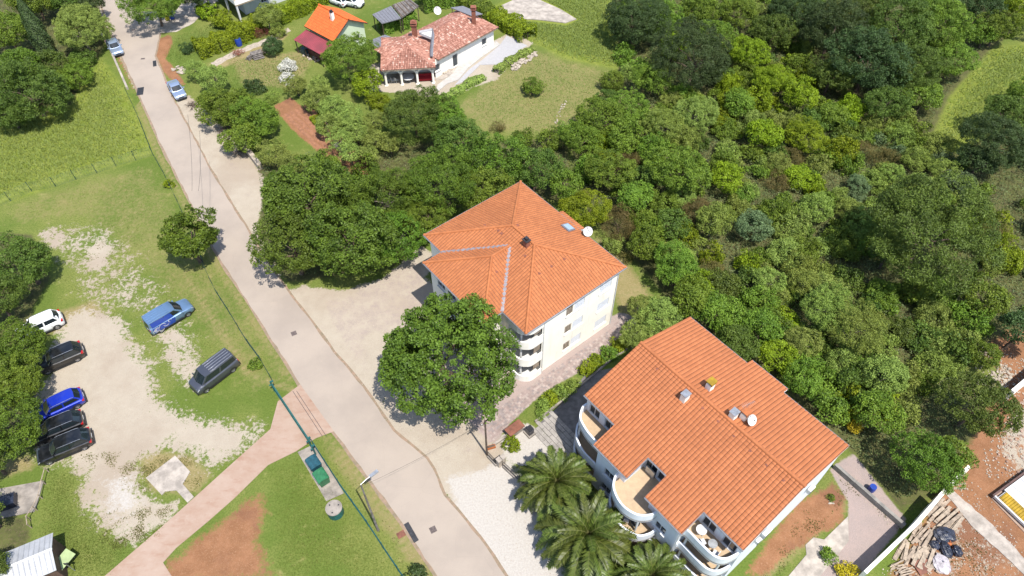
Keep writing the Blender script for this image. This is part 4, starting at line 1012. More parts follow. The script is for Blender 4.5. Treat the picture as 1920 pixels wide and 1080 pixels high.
def shrub_label(x, y, r_, look, fallback):
    px, py = to_px(x, y); size = 'small' if r_ < 1.2 else ('medium' if r_ < 1.6 else 'large')
    near = sorted(MARKS, key=lambda m_: (m_[0] - px) ** 2 + (m_[1] - py) ** 2)[:4]
    for mx_, my_, ph in near:
        dx, dy = px - mx_, py - my_
        a = 'above' if dy < -abs(dx) else ('below' if dy > abs(dx) else ('left of' if dx < 0 else 'right of'))
        lb_ = size + ' ' + look + ' shrub ' + a + ' the ' + ph
        if len(lb_.split()) <= 16 and lb_ not in USED: USED[lb_] = 1; return lb_
    for mx_, my_, ph in near:
        lb_ = size + ' ' + look + ' shrub touching the ' + ph
        if len(lb_.split()) <= 16 and lb_ not in USED: USED[lb_] = 1; return lb_
    return fallback
quota = {'bright': 40, 'mixed_left': 64, 'mixed_mid': 70, 'pale': 50, 'behind': 34, 'upper': 30, 'corner': 16, 'grove': 10, 'topleft': 8}
for zn, poly, lb_, gr_ in zones:
    P_ = [G(x, y) for x, y in poly]; Pp = [(q.x, q.y) for q in P_]
    x0, x1 = min(q[0] for q in Pp), max(q[0] for q in Pp); y0, y1 = min(q[1] for q in Pp), max(q[1] for q in Pp)
    done = 0; tries = 0
    where = lb_.split('shrub', 1)[1]
    while done < quota[zn] and tries < 4000:
        tries += 1
        x = R.uniform(x0, x1); y = R.uniform(y0, y1)
        if not in_poly(x, y, Pp): continue
        r_ = R.choice((0.8, 1.1, 1.4, 1.7, 2.0))
        if any((x - a) ** 2 + (y - b_) ** 2 < (0.56 * (r_ + min(rr_, 2.6))) ** 2 for a, b_, rr_ in PLACED): continue
        k_ = R.choice(palette[zn]); hab, mt = KIND[k_]
        me_, cl = crown_for(hab, r_)
        o = bpy.data.objects.new(NM[k_], me_); COL.objects.link(o); s = r_ / cl
        o.location = (x, y, r_ * 0.55); o.rotation_euler = (0, 0, R.uniform(0, 6.28)); o.scale = (s, s, s * R.uniform(.8, 1.45))
        o.material_slots[0].link = 'OBJECT'; o.material_slots[0].material = LM[mt]
        tag(o, shrub_label(x, y, r_, LOOK[k_], LOOK[k_] + ' shrub' + where), 'shrub', LOOK[k_] + ' ' + gr_)
        PLACED.append((x, y, r_)); done += 1

# ---- low scrub covering the thicket's ground, nobody could count it
def scrub(name, polys, n, mats_w, h=(0.05, 1.0), seed=3, leaf=0.24, leafw=0.10, holes=()):
    rs = np.random.RandomState(seed); pts = []
    for poly in polys:
        P_ = np.array([(q[0], q[1]) for q in PX(*poly)]); lo = P_.min(0); hi = P_.max(0)
        A = (hi - lo).prod(); q = rs.rand(int(n * 1.0), 2) * (hi - lo) + lo
        q = q[sdist(q, P_) > 0.3]; pts.append(q)
    q = np.concatenate(pts)
    for hp in holes: q = q[sdist(q, np.array([(a[0], a[1]) for a in PX(*hp)])) < 0]
    hgt = (np.sin(q[:, 0] * 1.1 + 2 * np.sin(q[:, 1] * .35)) * np.cos(q[:, 1] * 0.9 + 1.5 * np.sin(q[:, 0] * .4)) * .5 + .5)
    hgt2 = (np.sin(q[:, 0] * 2.9 + q[:, 1]) * np.cos(q[:, 1] * 2.6) * .5 + .5)
    z = h[0] + (h[1] - h[0]) * (0.65 * hgt + 0.35 * hgt2) * rs.uniform(0.75, 1.0, len(q))
    pos = np.column_stack([q, z]); nor = rs.normal(size=(len(q), 3)) * .7 + np.array([0, 0, .8])
    V = leaves(rs, pos, nor, leaf, leafw)
    t = np.clip(0.25 + 0.5 * (np.sin(q[:, 0] * .45 + 1.3) * np.sin(q[:, 1] * .38) * .5 + .5) + rs.uniform(-.25, .25, len(q)), 0, 1)
    me_ = fast_mesh(name, V, 4, t); me_.materials.append(mats_w)
    o = bpy.data.objects.new(name, me_); COL.objects.link(o); tag(o, kind='stuff'); return o
LM['scrub'] = leaf_mat('scrub_leaf', (0.055, 0.085, 0.028), (0.160, 0.185, 0.070))
back = [(1070,235),(1160,170),(1150,-40),(1900,-40),(1850,90),(1770,190),(1735,270),(1800,300),(1900,240),(2060,220),(2060,600),(1890,610),(1800,660),(1850,760),(1760,900),(1690,950),(1600,850),(1480,720),(1300,590),(1215,470),(1110,400),(1060,330)]
clear_ = [(1395,5),(1425,5),(1425,30),(1400,35)]
scrub('undergrowth', [back], 230000, LM['scrub'], holes=[clear_])
scrub('undergrowth', [[(-120,-40),(190,-40),(190,95),(120,190),(0,225),(-120,225)], [(480,300),(720,270),(1060,265),(1075,350),(900,360),(780,440),(700,520),(545,525),(490,470)]], 16000, LM['scrub'], seed=9)
scrub('undergrowth', [[(-120,430),(60,440),(90,520),(60,590),(60,700),(50,840),(-120,880)]], 5000, LM['scrub'], seed=11, h=(.05, .5))

# ---- grass tufts: meadows tall, lawns short
def tufts(name, polys, n, hgt, mat_, seed, w=0.05, lean=0.5, clumpy=0.0, holes=()):
    rs = np.random.RandomState(seed); out = []
    for poly in polys:
        P_ = np.array([(q[0], q[1]) for q in PX(*poly)]); lo = P_.min(0); hi = P_.max(0)
        q = rs.rand(n, 2) * (hi - lo) + lo; sd_ = sdist(q, P_); q = q[(sd_ > 0.05) & (rs.rand(n) < np.clip(sd_ / 3.0, 0, 1) ** .7)]; out.append(q)
    q = np.concatenate(out)
    for hp in holes: q = q[sdist(q, np.array([(a[0], a[1]) for a in PX(*hp)])) < -0.1]
    if clumpy:
        f = np.sin(q[:, 0] * 1.7 + np.sin(q[:, 1] * .9) * 2) * np.sin(q[:, 1] * 1.9 + np.sin(q[:, 0]) * 2)
        q = q[f + rs.uniform(-.5, .5, len(q)) > clumpy]
    m_ = len(q); a = rs.rand(m_) * 6.283; d = np.stack([np.cos(a), np.sin(a), 0 * a], 1); sd = np.stack([-np.sin(a), np.cos(a), 0 * a], 1)
    H_ = hgt * rs.uniform(.5, 1.3, m_)[:, None]; b0 = np.column_stack([q, np.zeros(m_)])
    tip = b0 + d * H_ * lean * rs.uniform(.3, 1.3, (m_, 1)) + np.array([0, 0, 1.0]) * H_
    W = w * rs.uniform(.7, 1.4, (m_, 1))
    V = np.stack([b0 - sd * W, b0 + sd * W, tip], 1).reshape(-1, 3)
    t = np.clip(.5 + .18 * np.sin(q[:, 0] * .5) * np.cos(q[:, 1] * .45) + rs.uniform(-.35, .35, m_), 0, 1)
    me_ = fast_mesh(name, V, 3, t); me_.materials.append(mat_)
    o = bpy.data.objects.new(name, me_); COL.objects.link(o); tag(o, kind='stuff'); return o
GM1 = leaf_mat('meadow_grass', (0.165, 0.205, 0.042), (0.215, 0.245, 0.068), 0.3)
GM2 = leaf_mat('lawn_grass', (0.105, 0.155, 0.026), (0.21, 0.25, 0.070), 0.3)
GM3 = leaf_mat('weed_leaf', (0.090, 0.110, 0.025), (0.19, 0.18, 0.065), 0.3)
tufts('tall_grass', [[(-60,240),(120,210),(190,110),(240,175),(285,285),(140,332),(-60,395)]], 90000, .26, GM1, 1, .035, lean=.8)
tufts('tall_grass', [[(935,8),(1030,-30),(1150,-20),(1165,130),(1060,108),(1000,78),(950,60)], [(1780,190),(1850,95),(1960,75),(1960,140),(1880,200),(1790,285),(1745,265)]], 60000, .28, GM1, 2, .045, lean=.8, holes=[[(932,12),(965,-4),(1005,-6),(1055,18),(1085,38),(1060,48),(1010,42),(965,38)]])
tufts('lawn', [[(0,390),(150,335),(290,300),(370,420),(500,620),(550,718),(520,750),(450,770),(380,700),(300,560),(160,420),(20,430)], [(510,960),(500,880),(560,850),(690,990),(745,1090),(520,1090)], [(90,880),(150,880),(160,960),(250,1030),(200,1090),(90,1090),(70,990)]], 34000, .11, GM2, 3, .03)
tufts('lawn', [[(425,110),(600,95),(560,180),(430,180)], [(325,70),(400,40),(460,62),(330,125),(305,105)], [(870,190),(1000,90),(1150,135),(1140,190),(1060,258),(900,250)]], 16000, .12, GM2, 4, .05)
tufts('weeds', [[(60,430),(240,400),(380,620),(500,740),(470,800),(350,760),(270,620),(140,590)], [(140,850),(300,840),(370,860),(390,930),(280,930),(200,900)], [(150,960),(330,940),(300,1010),(200,1040)], [(1420,1090),(1500,960),(1590,910),(1590,960),(1450,1090)]], 26000, .10, GM3, 5, .05, clumpy=0.25)
tufts('verge_weeds', [[(600,812),(650,870),(700,935),(820,1085),(760,1090),(680,960),(600,850)], [(1700,1060),(1760,900),(1840,1000),(1900,1090),(1740,1090)], [(1560,880),(1700,980),(1690,1000),(1555,895)]], 7000, .14, GM3, 6, .04, clumpy=0.1)

# ---- palms: every frond a part
def frond_mesh(L, seed, rise=1.0):
    rr = random.Random(seed); mb = MB(); n = 26; pts = []
    for i in range(n + 1):
        t = i / n; x = L * (t - .10 * t * t); z = rise * L * (0.55 * t - 0.85 * t * t); pts.append(Vector((x, 0, z)))
    mb.tube(pts[::3] + [pts[-1]], [0.045 - 0.004 * i for i in range(len(pts[::3]) + 1)], 4, 0)
    for i in range(3, n + 1):
        p = pts[i]; t = i / n; ll = 0.52 * math.sin(math.pi * min(1, t * .86 + .10)) ** .6 + .08
        tg = (pts[i] - pts[i - 1]).normalized()
        for k in (0, .5):
            q = p + tg * k * L / n
            for s in (-1, 1):
                d = (Vector((0, s, 0)) * .86 + tg * rr.uniform(.6, .95) + Vector((0, 0, rr.uniform(-.12, .25)))).normalized()
                e = q + d * ll * rr.uniform(.9, 1.08); w = tg * 0.045
                mid = q.lerp(e, .5) + Vector((0, 0, .04))
                mb.poly([q - w, mid - w * 1.1, e, mid + w * 1.1, q + w], 1)
    me_ = mb.build('frond', [plain('palm_midrib', (0.20, 0.20, 0.07), .6), LM['palm']], mesh_only=True)
    a = me_.attributes.new('tint', 'FLOAT', 'FACE'); a.data.foreach_set('value', [rr.random() for _ in me_.polygons])
    return me_
FR = [frond_mesh(3.0, 1, .9), frond_mesh(3.0, 2, 1.1), frond_mesh(3.0, 3, .7)]
FRD = FR[2].copy(); FRD.materials.clear(); FRD.materials.append(M['wood']); FRD.materials.append(LM['broom'])
def palm(px, py, rpx, hc, label):
    c = G(px, py, hc); Rm = rpx * mpp(px, py, hc)
    t = empty('date_palm', (c.x, c.y, 0), 0, label, 'palm tree', 'date palms in front of the salmon roofed house')
    mb = MB(); rings = [(0, 0, -.1)]; rad = [.42]
    z = 0
    while z < hc - .25: z += .14; rings.append((0, 0, z)); rad.append(.30 + (.05 if len(rad) % 2 else 0))
    mb.tube(rings, rad, 12); mb.build('trunk', M['bark'], t, smooth=50)
    rr = random.Random(int(px)); n = 46 + int(px * 7) % 16
    for i in range(n):
        a = i * 2.39996 + rr.uniform(-.15, .15); lift = 1 - (i + .5) / n          # inner fronds upright
        el = math.radians(-34 + 98 * lift ** 1.1 + rr.uniform(-6, 6)); s = Rm / 2.75 * (0.70 + 0.42 * (1 - lift) + rr.uniform(-.06, .06))
        inst('frond', FR[i % 3], t, (math.cos(a) * .12, math.sin(a) * .12, hc - .1 + .25 * lift), (rr.uniform(-.25, .25), -el, a), (s, s, s))
    for i in range(4 + int(px) % 5):
        a = rr.uniform(0, 6.28); s = Rm / 2.75 * rr.uniform(.6, .85); inst('dead_frond', FRD, t, (0, 0, hc - .25), (rr.uniform(-.3, .3), math.radians(rr.uniform(38, 62)), a), (s, s, s))
    # boot of old leaf bases
    mb = MB()
    for i in range(26):
        a = i * 2.4; zz = hc - .75 + .6 * i / 26
        mb.tube([(math.cos(a) * .28, math.sin(a) * .28, zz), (math.cos(a) * .55, math.sin(a) * .55, zz + .22)], [.07, .03], 4)
    mb.build('crownshaft', M['wood'], t)
palm(1043, 905, 76, 3.0, 'fan of green fronds nearest the iron fence, upper of the date palms')
palm(1102, 1003, 94, 3.2, 'largest date palm with a full round head of fronds, in the middle')
palm(1222, 1082, 74, 2.8, 'date palm cut by the bottom edge, rightmost of the palms')
# ------------------------------------------------------------------ building helpers
Z3 = Vector((0, 0, 1))
class Frame:
    """local frame of a building: u and v horizontal, origin on the ground"""
    def __init__(s, o, u=None, v=None):
        s.o = Vector((o[0], o[1], 0)); s.u = u if u is not None else UU; s.v = v if v is not None else VV
    def P(s, u, v, z=0): return s.u * u + s.v * v + Vector((0, 0, z))          # relative to the building's empty
    def uv(s, w):
        d = Vector((w[0], w[1], 0)) - s.o; return d.dot(s.u), d.dot(s.v)

def roof_tiles(parent, F, pieces, origin, e, up, mat_, tw=0.30, row=0.37, amp=0.04, lip=0.035, seed=1, name='roof_tiles', joint=True):
    """real tiles over convex (s,t) outlines; s along the eave e, t up the slope"""
    e = e.normalized(); up = up.normalized(); n = e.cross(up); flip = n.z < 0
    if flip: n = -n
    rs = random.Random(seed); bmA = bmesh.new(); lay = bmA.faces.layers.float.new('tint')
    tints = {}
    for poly in pieces:
        s0 = min(p[0] for p in poly); s1 = max(p[0] for p in poly); t0 = min(p[1] for p in poly); t1 = max(p[1] for p in poly)
        c0 = math.floor(s0 / tw); c1 = math.ceil(s1 / tw); r0 = math.floor(t0 / row); r1 = math.ceil(t1 / row)
        bm = bmesh.new(); ly = bm.faces.layers.float.new('tint')
        prof = [(0.0, 0.1), (0.14, 0.6), (0.5, 1.0), (0.80, 0.6), (0.90, 0.1), (0.999, -0.25)]
        for r_ in range(r0, r1):
            ta, tb = r_ * row, (r_ + 1) * row
            for c_ in range(c0, c1):
                if (c_, r_) not in tints: tints[(c_, r_)] = (rs.random(), rs.uniform(-.006, .006))
                tn, dz = tints[(c_, r_)]
                lo = []; hi = []; ft = []
                for q, h in prof:
                    s_ = (c_ + q) * tw
                    lo.append(bm.verts.new((s_, ta, h * amp + lip + dz))); hi.append(bm.verts.new((s_, tb + .012, h * amp + dz))); ft.append(bm.verts.new((s_, ta, -0.01)))
                for k in range(len(prof) - 1):
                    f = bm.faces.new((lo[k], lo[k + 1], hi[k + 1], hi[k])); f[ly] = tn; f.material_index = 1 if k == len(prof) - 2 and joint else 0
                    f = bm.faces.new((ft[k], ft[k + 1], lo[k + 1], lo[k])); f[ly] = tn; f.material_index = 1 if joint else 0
        cx = sum(p[0] for p in poly) / len(poly); cy = sum(p[1] for p in poly) / len(poly)
        for i in range(len(poly)):
            a = poly[i]; b_ = poly[(i + 1) % len(poly)]
            nn = Vector((b_[1] - a[1], -(b_[0] - a[0]), 0))
            if nn.dot(Vector((cx - a[0], cy - a[1], 0))) > 0: nn = -nn
            bmesh.ops.bisect_plane(bm, geom=bm.verts[:] + bm.edges[:] + bm.faces[:], plane_co=(a[0], a[1], 0), plane_no=nn, clear_outer=True)
        tmp = bpy.data.meshes.new('t'); bm.to_mesh(tmp); bm.free(); bmA.from_mesh(tmp); bpy.data.meshes.remove(tmp)
    for v_ in bmA.verts:
        p = origin + e * v_.co.x + up * v_.co.y + n * v_.co.z; v_.co = p
    if flip: bmesh.ops.reverse_faces(bmA, faces=bmA.faces)
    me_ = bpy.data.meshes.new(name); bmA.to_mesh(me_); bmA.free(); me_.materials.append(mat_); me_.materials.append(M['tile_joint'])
    o = bpy.data.objects.new(name, me_); COL.objects.link(o); o.parent = parent; tag(o, kind='stuff')
    return o

def deck(parent, polys3, mat_, th=0.14, drop=0.02, name='roof_deck'):
    mb = MB()
    for P_ in polys3:
        n = len(P_); hi = [Vector(p) - Z3 * drop for p in P_]; lo = [p - Z3 * th for p in hi]
        mb.raw(hi + lo, [tuple(range(n)), tuple(range(2 * n - 1, n - 1, -1))] + [((i + 1) % n, i, n + i, n + (i + 1) % n) for i in range(n)])
    return mb.build(name, mat_, parent)

def ridge(parent, a, b_, mat_, r_=0.13, seg=0.40, name='ridge_caps', lift=0.05):
    a = Vector(a); b_ = Vector(b_); L = (b_ - a).length; k = max(1, int(L / seg)); d = (b_ - a).normalized()
    side = d.cross(Z3).normalized(); up = side.cross(d).normalized(); mb = MB(); tin = []; rr = random.Random(int(L * 100))
    for i in range(k):
        p = a + d * (i * L / k); q = a + d * ((i + 1) * L / k + 0.04); t_ = rr.random()
        ra, rb = r_ * 1.12, r_
        ring = lambda c, r2: [c + (side * math.cos(t) + up * math.sin(t)) * r2 + up * lift for t in [math.pi * j / 6 for j in range(-1, 8)]]
        A = ring(p, ra); B_ = ring(q, rb); n = len(A)
        mb.raw(A + B_, [(j, j + 1, n + j + 1, n + j) for j in range(n - 1)] + [tuple(range(n))])
        tin += [t_] * n
    me_ = mb.build(name, mat_, mesh_only=True)
    at_ = me_.attributes.new('tint', 'FLOAT', 'FACE'); at_.data.foreach_set('value', tin)
    o = bpy.data.objects.new(name, me_); COL.objects.link(o); o.parent = parent; tag(o, kind='stuff'); return o

def facade(mb, a, b_, z0, z1, holes=(), depth=0.16, m=0):
    """wall skin from a to b (outside on the right of a->b) with real openings; z1 number or (za, zb)"""
    a = Vector((a[0], a[1], 0)); b_ = Vector((b_[0], b_[1], 0)); L = (b_ - a).length; d = (b_ - a) / L; nrm = Vector((d.y, -d.x, 0))
    za, zb = z1 if isinstance(z1, tuple) else (z1, z1)
    zt = min(za, zb)
    xs = sorted({0, L} | {h[0] for h in holes} | {h[1] for h in holes}); zs = sorted({z0, zt} | {h[2] for h in holes} | {h[3] for h in holes})
    Q = lambda s, z, o=0: a + d * s + Z3 * z - nrm * o
    for i in range(len(xs) - 1):
        for j in range(len(zs) - 1):
            cx = (xs[i] + xs[i + 1]) / 2; cz = (zs[j] + zs[j + 1]) / 2
            if any(h[0] < cx < h[1] and h[2] < cz < h[3] for h in holes): continue
            mb.poly([Q(xs[i], zs[j]), Q(xs[i + 1], zs[j]), Q(xs[i + 1], zs[j + 1]), Q(xs[i], zs[j + 1])], m)
    if za != zb: mb.poly([Q(0, zt), Q(L, zt), Q(L, zb), Q(0, za)] if za != zt and zb != zt else ([Q(0, zt), Q(L, zt), Q(L, zb)] if zb > za else [Q(0, zt), Q(L, zt), Q(0, za)]), m)
    for h in holes:
        s0, s1, h0, h1 = h[:4]
        for p, q in (((s0, h0), (s1, h0)), ((s1, h0), (s1, h1)), ((s1, h1), (s0, h1)), ((s0, h1), (s0, h0))):
            mb.poly([Q(*p), Q(*q), Q(q[0], q[1], depth), Q(p[0], p[1], depth)], m)

def window(parent, a, b_, h, glass='glass', fr='white_paint', depth=0.14, mull=1, sill=True, name='window', shut=0.0):
    """frame + pane filling hole h of facade a->b; shut = lowered share of a roller shutter"""
    a = Vector((a[0], a[1], 0)); b_ = Vector((b_[0], b_[1], 0)); d = (b_ - a).normalized(); nrm = Vector((d.y, -d.x, 0))
    s0, s1, z0, z1 = h[:4]; rot = Matrix((d, -nrm, Z3)).transposed()
    c = a + d * (s0 + s1) / 2 + Z3 * (z0 + z1) / 2 - nrm * (depth - .03); w = s1 - s0; hh = z1 - z0; t = .07
    mb = MB()
    for sx in (-1, 1): mb.box(rot @ Vector((sx * (w / 2 - t / 2), 0, 0)), (t, .06, hh), rot)
    for sz in (-1, 1): mb.box(rot @ Vector((0, 0, sz * (hh / 2 - t / 2))), (w - 2 * t, .055, t), rot)
    for k in range(mull): mb.box(rot @ Vector((-w / 2 + w * (k + 1) / (mull + 1), 0, 0)), (.06, .05, hh - 2 * t), rot)
    o = mb.build(name, M[fr], parent, loc=c)
    mb = MB(); mb.box(rot @ Vector((0, .03, 0)), (w - .04, .015, hh - .04), rot); mb.build('pane', M[glass], o)
    if sill:
        mb = MB(); mb.box(rot @ Vector((0, -.12, -hh / 2 - .03)), (w + .16, .22, .05), rot); mb.build('sill', M['white_paint'], o)
    if shut:
        mb = MB(); n = max(2, int(hh * shut / .07))
        for k in range(n): mb.box(rot @ Vector((0, -.06, hh / 2 - .035 - k * .07)), (w - .02, .03 + .012 * (k % 2), .064), rot)
        mb.build('roller_shutter', M['shutter'], o)
    return o

def poly_wall(parent, name, pts, z0, z1, th, mat_, F=None, inward=1):
    """upright band of thickness th along local (u,v) points"""
    P_ = [F.P(u, v) if F else Vector((u, v, 0)) for u, v in pts]; n = len(P_); off = []
    for i in range(n):
        d = (P_[min(i + 1, n - 1)] - P_[max(i - 1, 0)]).normalized(); off.append(P_[i] + Vector((-d.y, d.x, 0)) * th * inward)
    mb = MB()
    for i in range(n - 1):
        a, b_, c, d = P_[i], P_[i + 1], off[i + 1], off[i]
        q = [a, b_, c, d]; lo = [p + Z3 * z0 for p in q]; hi = [p + Z3 * z1 for p in q]
        mb.raw(lo + hi, [(4, 5, 6, 7), (3, 2, 1, 0), (0, 1, 5, 4), (2, 3, 7, 6)] + ([(3, 0, 4, 7)] if i == 0 else []) + ([(1, 2, 6, 5)] if i == n - 2 else []))
    return mb.build(name, mat_, parent, smooth=40)

def arcpts(ctrl, n=8):
    """smooth Catmull-Rom curve through control points"""
    out = []; C = [ctrl[0]] + list(ctrl) + [ctrl[-1]]
    for i in range(1, len(C) - 2):
        p0, p1, p2, p3 = [Vector(c) for c in C[i - 1:i + 3]]
        for k in range(n):
            t = k / n
            out.append(0.5 * ((2 * p1) + (p2 - p0) * t + (2 * p0 - 5 * p1 + 4 * p2 - p3) * t * t + (3 * p1 - p0 - 3 * p2 + p3) * t ** 3))
    out.append(Vector(C[-1])); return [(p[0], p[1]) for p in out]

def slab(parent, name, pts, z0, z1, mat_, F):
    mb = MB(); mb.prism([F.P(u, v)[:2] for u, v in pts], z0, z1); return mb.build(name, mat_, parent)

def dish(loc, az, el, r_, label, cat='satellite dish', mast=0.8):
    t = empty('satellite_dish', loc, az, label, cat)
    mb = MB(); n = 20; rings = []
    R_ = Matrix.Rotation(math.radians(90) - el, 3, 'Y')
    for j in range(5):
        q = j / 4; rings.append([R_ @ Vector((r_ * q * math.cos(2 * math.pi * k / n), r_ * q * math.sin(2 * math.pi * k / n), 0.30 * r_ * q * q)) + Vector((.12, 0, mast)) for k in range(n)])
    for off in (0, 0.02):
        vs = [p - (R_ @ Vector((0, 0, off))) for rg in rings for p in rg]; fs = []
        for j in range(4):
            for k in range(n):
                f = (j * n + k, j * n + (k + 1) % n, (j + 1) * n + (k + 1) % n, (j + 1) * n + k); fs.append(f if off == 0 else f[::-1])
        mb.raw(vs, fs)
    mb.build('reflector', M['white_paint'], t, smooth=60)
    mb = MB(); mb.tube([(0, 0, 0), (0, 0, mast)], .03, 8); mb.build('mast', M['galv'], t)
    f0 = R_ @ Vector((-r_ * .9, 0, .2 * r_)) + Vector((.12, 0, mast)); f1 = R_ @ Vector((0, 0, r_ * .95)) + Vector((.12, 0, mast))
    mb = MB(); mb.tube([f0, f1], .018, 6); mb.tube([f1, f1 + (f0 - f1).normalized() * .12], .05, 8); mb.build('feed_arm', M['dark_metal'], t)
    return t

def roof_vent(parent, F, u, v, z, s=0.2):
    mb = MB(); mb.raw([(-s * .8, -s, -.02), (s * .8, -s, -.02), (s * .8, s, -.02), (-s * .8, s, -.02), (-s * .5, -s * .2, s * .6), (s * .5, -s * .2, s * .6)], [(3, 2, 1, 0), (0, 1, 5, 4), (2, 3, 4, 5), (1, 2, 5), (3, 0, 4)])
    o = mb.build('roof_vent', M['brick_red'], parent, loc=F.P(u, v, z)); o.rotation_euler = (0, 0, math.atan2(F.v.y, F.v.x) + math.pi / 2)
    return o

# ================================================================== white apartment house
ZE = 8.8
mA = G(795, 441, ZE); tA = G(980, 344, ZE); fA = G(981.6, 630, ZE)
FA = Frame(mA); LA = (fA - mA).dot(UU); WA = -(tA - mA).dot(VV)
SLA = 0.355; ridA = ZE + SLA * WA / 2
A = empty('apartment_house', FA.o, 0, 'white three-storey apartment house with a big orange hipped roof and rounded corner balconies', 'apartment building')
H2 = WA / 2; rl = ((LA - WA) / 2 + H2) ; uL, uR = H2, LA - H2
P = FA.P
j1, j2, wv = 3.03, 12.55, 2.2; wm = (j1 + j2) / 2; wh = (j2 - j1) / 2
slopes = [
 ([P(0, 0, ZE), P(LA, 0, ZE), P(uR, -H2, ridA), P(uL, -H2, ridA)]),
 ([P(LA, -WA, ZE), P(0, -WA, ZE), P(uL, -H2, ridA), P(uR, -H2, ridA)]),
 ([P(LA, 0, ZE), P(LA, -WA, ZE), P(uR, -H2, ridA)]),
 ([P(0, -WA, ZE), P(0, 0, ZE), P(uL, -H2, ridA)]),
]
zw = ZE + SLA * wh
wing = [
 ([P(j1, wv, ZE), P(j2, wv, ZE), P(wm, wv - wh, zw)]),
 ([P(j1, 0, ZE), P(j1, wv, ZE), P(wm, wv - wh, zw), P(wm, -wh, zw)]),
 ([P(j2, wv, ZE), P(j2, 0, ZE), P(wm, -wh, zw), P(wm, wv - wh, zw)]),
]
k_ = math.hypot(1, SLA)
def up(dirv): return dirv + Z3 * SLA
deck(A, [[p - Z3 * .0 for p in s_] for s_ in slopes + wing], M['white_paint'], name='roof_deck', drop=.03)
lift_ = Z3 * 0.012
roof_tiles(A, FA, [[(0, 0), (LA, 0), (uR, H2 * k_), (uL, H2 * k_)]], P(0, 0, ZE) + lift_, UU, up(-VV), M['roof_orange'], seed=1)
bu0, bu1 = 6.1, 9.4
roof_tiles(A, FA, [[(0, 0), (LA, 0), (uR, H2 * k_), (uL, H2 * k_)], [(bu0, -.68), (bu1, -.68), (bu1, 0), (bu0, 0)]], P(0, -WA, ZE) + lift_, UU, up(VV), M['roof_orange'], seed=2)
deck(A, [[P(bu1, -WA - .64, ZE - SLA * .64), P(bu0, -WA - .64, ZE - SLA * .64), P(bu0, -WA, ZE), P(bu1, -WA, ZE)]], M['white_paint'], drop=.04)
roof_tiles(A, FA, [[(0, 0), (WA, 0), (H2, H2 * k_)]], P(LA, 0, ZE) + lift_, -VV, up(-UU), M['roof_orange'], seed=3)
roof_tiles(A, FA, [[(0, 0), (WA, 0), (H2, H2 * k_)]], P(0, 0, ZE) + lift_, -VV, up(UU), M['roof_orange'], seed=4)
roof_tiles(A, FA, [[(0, 0), (2 * wh, 0), (wh, wh * k_)]], P(j1, wv, ZE) + lift_, UU, up(-VV), M['roof_orange'], seed=5)
roof_tiles(A, FA, [[(0, 0), (wv, 0), (wh + wv, wh * k_), (wh, wh * k_)]], P(j1, wv, ZE) + lift_, -VV, up(UU), M['roof_orange'], seed=6)
roof_tiles(A, FA, [[(0, 0), (wv, 0), (wh + wv, wh * k_), (wh, wh * k_)]], P(j2, wv, ZE) + lift_, -VV, up(-UU), M['roof_orange'], seed=7)
for a_, b_ in ((P(0, 0, ZE), P(uL, -H2, ridA)), (P(0, -WA, ZE), P(uL, -H2, ridA)), (P(LA, 0, ZE), P(uR, -H2, ridA)), (P(LA, -WA, ZE), P(uR, -H2, ridA)), (P(uL, -H2, ridA), P(uR, -H2, ridA)),
               (P(j1, wv, ZE), P(wm, wv - wh, zw)), (P(j2, wv, ZE), P(wm, wv - wh, zw)), (P(wm, wv - wh, zw), P(wm, -wh, zw))):
    ridge(A, a_, b_, M['roof_orange'])
for a_, b_ in ((P(j1, .05, ZE), P(wm, -wh, zw)), (P(j2, .05, ZE), P(wm, -wh, zw))):
    mb = MB(); d = (b_ - a_).normalized(); s_ = d.cross(Z3).normalized() * .17
    n = 14
    for i in range(n):
        p = a_.lerp(b_, i / n) + Z3 * .085; q = a_.lerp(b_, (i + 1) / n - .004) + Z3 * .085
        mb.raw([p - s_, p + s_, q + s_, q - s_, p - s_ - Z3 * .05, p + s_ - Z3 * .05, q + s_ - Z3 * .05, q - s_ - Z3 * .05], [(0, 1, 2, 3) if s_.cross(d).z > 0 else (0, 3, 2, 1)] + [(0, 1, 5, 4), (1, 2, 6, 5), (2, 3, 7, 6), (3, 0, 4, 7)])
    mb.build('valley_flashing', M['zinc'], A)
def gutter(parent, pts, r_=.07):
    mb = MB(); mb.tube(pts, r_, 8); return mb.build('gutter', M['gutter'], parent, smooth=50)
gz = ZE - .03
gutter(A, [P(-.06, .06, gz), P(j1, .06, gz)]); gutter(A, [P(j2, .06, gz), P(LA + .06, .06, gz), P(LA + .06, -WA - .06, gz)])
gutter(A, [P(j1 - .06, .06, gz), P(j1 - .06, wv + .06, gz), P(j2 + .06, wv + .06, gz), P(j2 + .06, .06, gz)]); gutter(A, [P(-.06, .06, gz), P(-.06, -WA - .06, gz), P(LA, -WA - .06, gz)])
# walls
uw = LA - .32; ui = .45; vi = -.35; vb = -WA + .45; rec = -2.3; FL = [0.0, 2.85, 5.70]; ZW = ZE - .12
mb = MB()
def pu(u, v): return P(u, v)[:2] if False else (P(u, v).x, P(u, v).y)
seA, seB = pu(uw, rec), pu(uw, vb)                     # outside on the right when walking a->b?
def fac(mbx, a_, b_, holes=(), z0=0, z1=ZW):
    facade(mbx, a_, b_, z0, z1, holes)
# windows of the south-east wall, measured on the photograph
def vof(px, py, z): return FA.uv(G(px, py, z))[1]
winSE = []
for pr, z in (((1127.5, 608.5), 1.62), ((1133, 572.6), 4.45), ((1137.5, 537), 7.30)):
    winSE.append((vof(pr[0], pr[1], z), z, 'r'))
for pr, z in (((1079, 641), 1.62), ((1083.5, 602.7), 4.45), ((1088.5, 566), 7.30)):
    winSE.append((vof(pr[0], pr[1], z), z, 'l'))
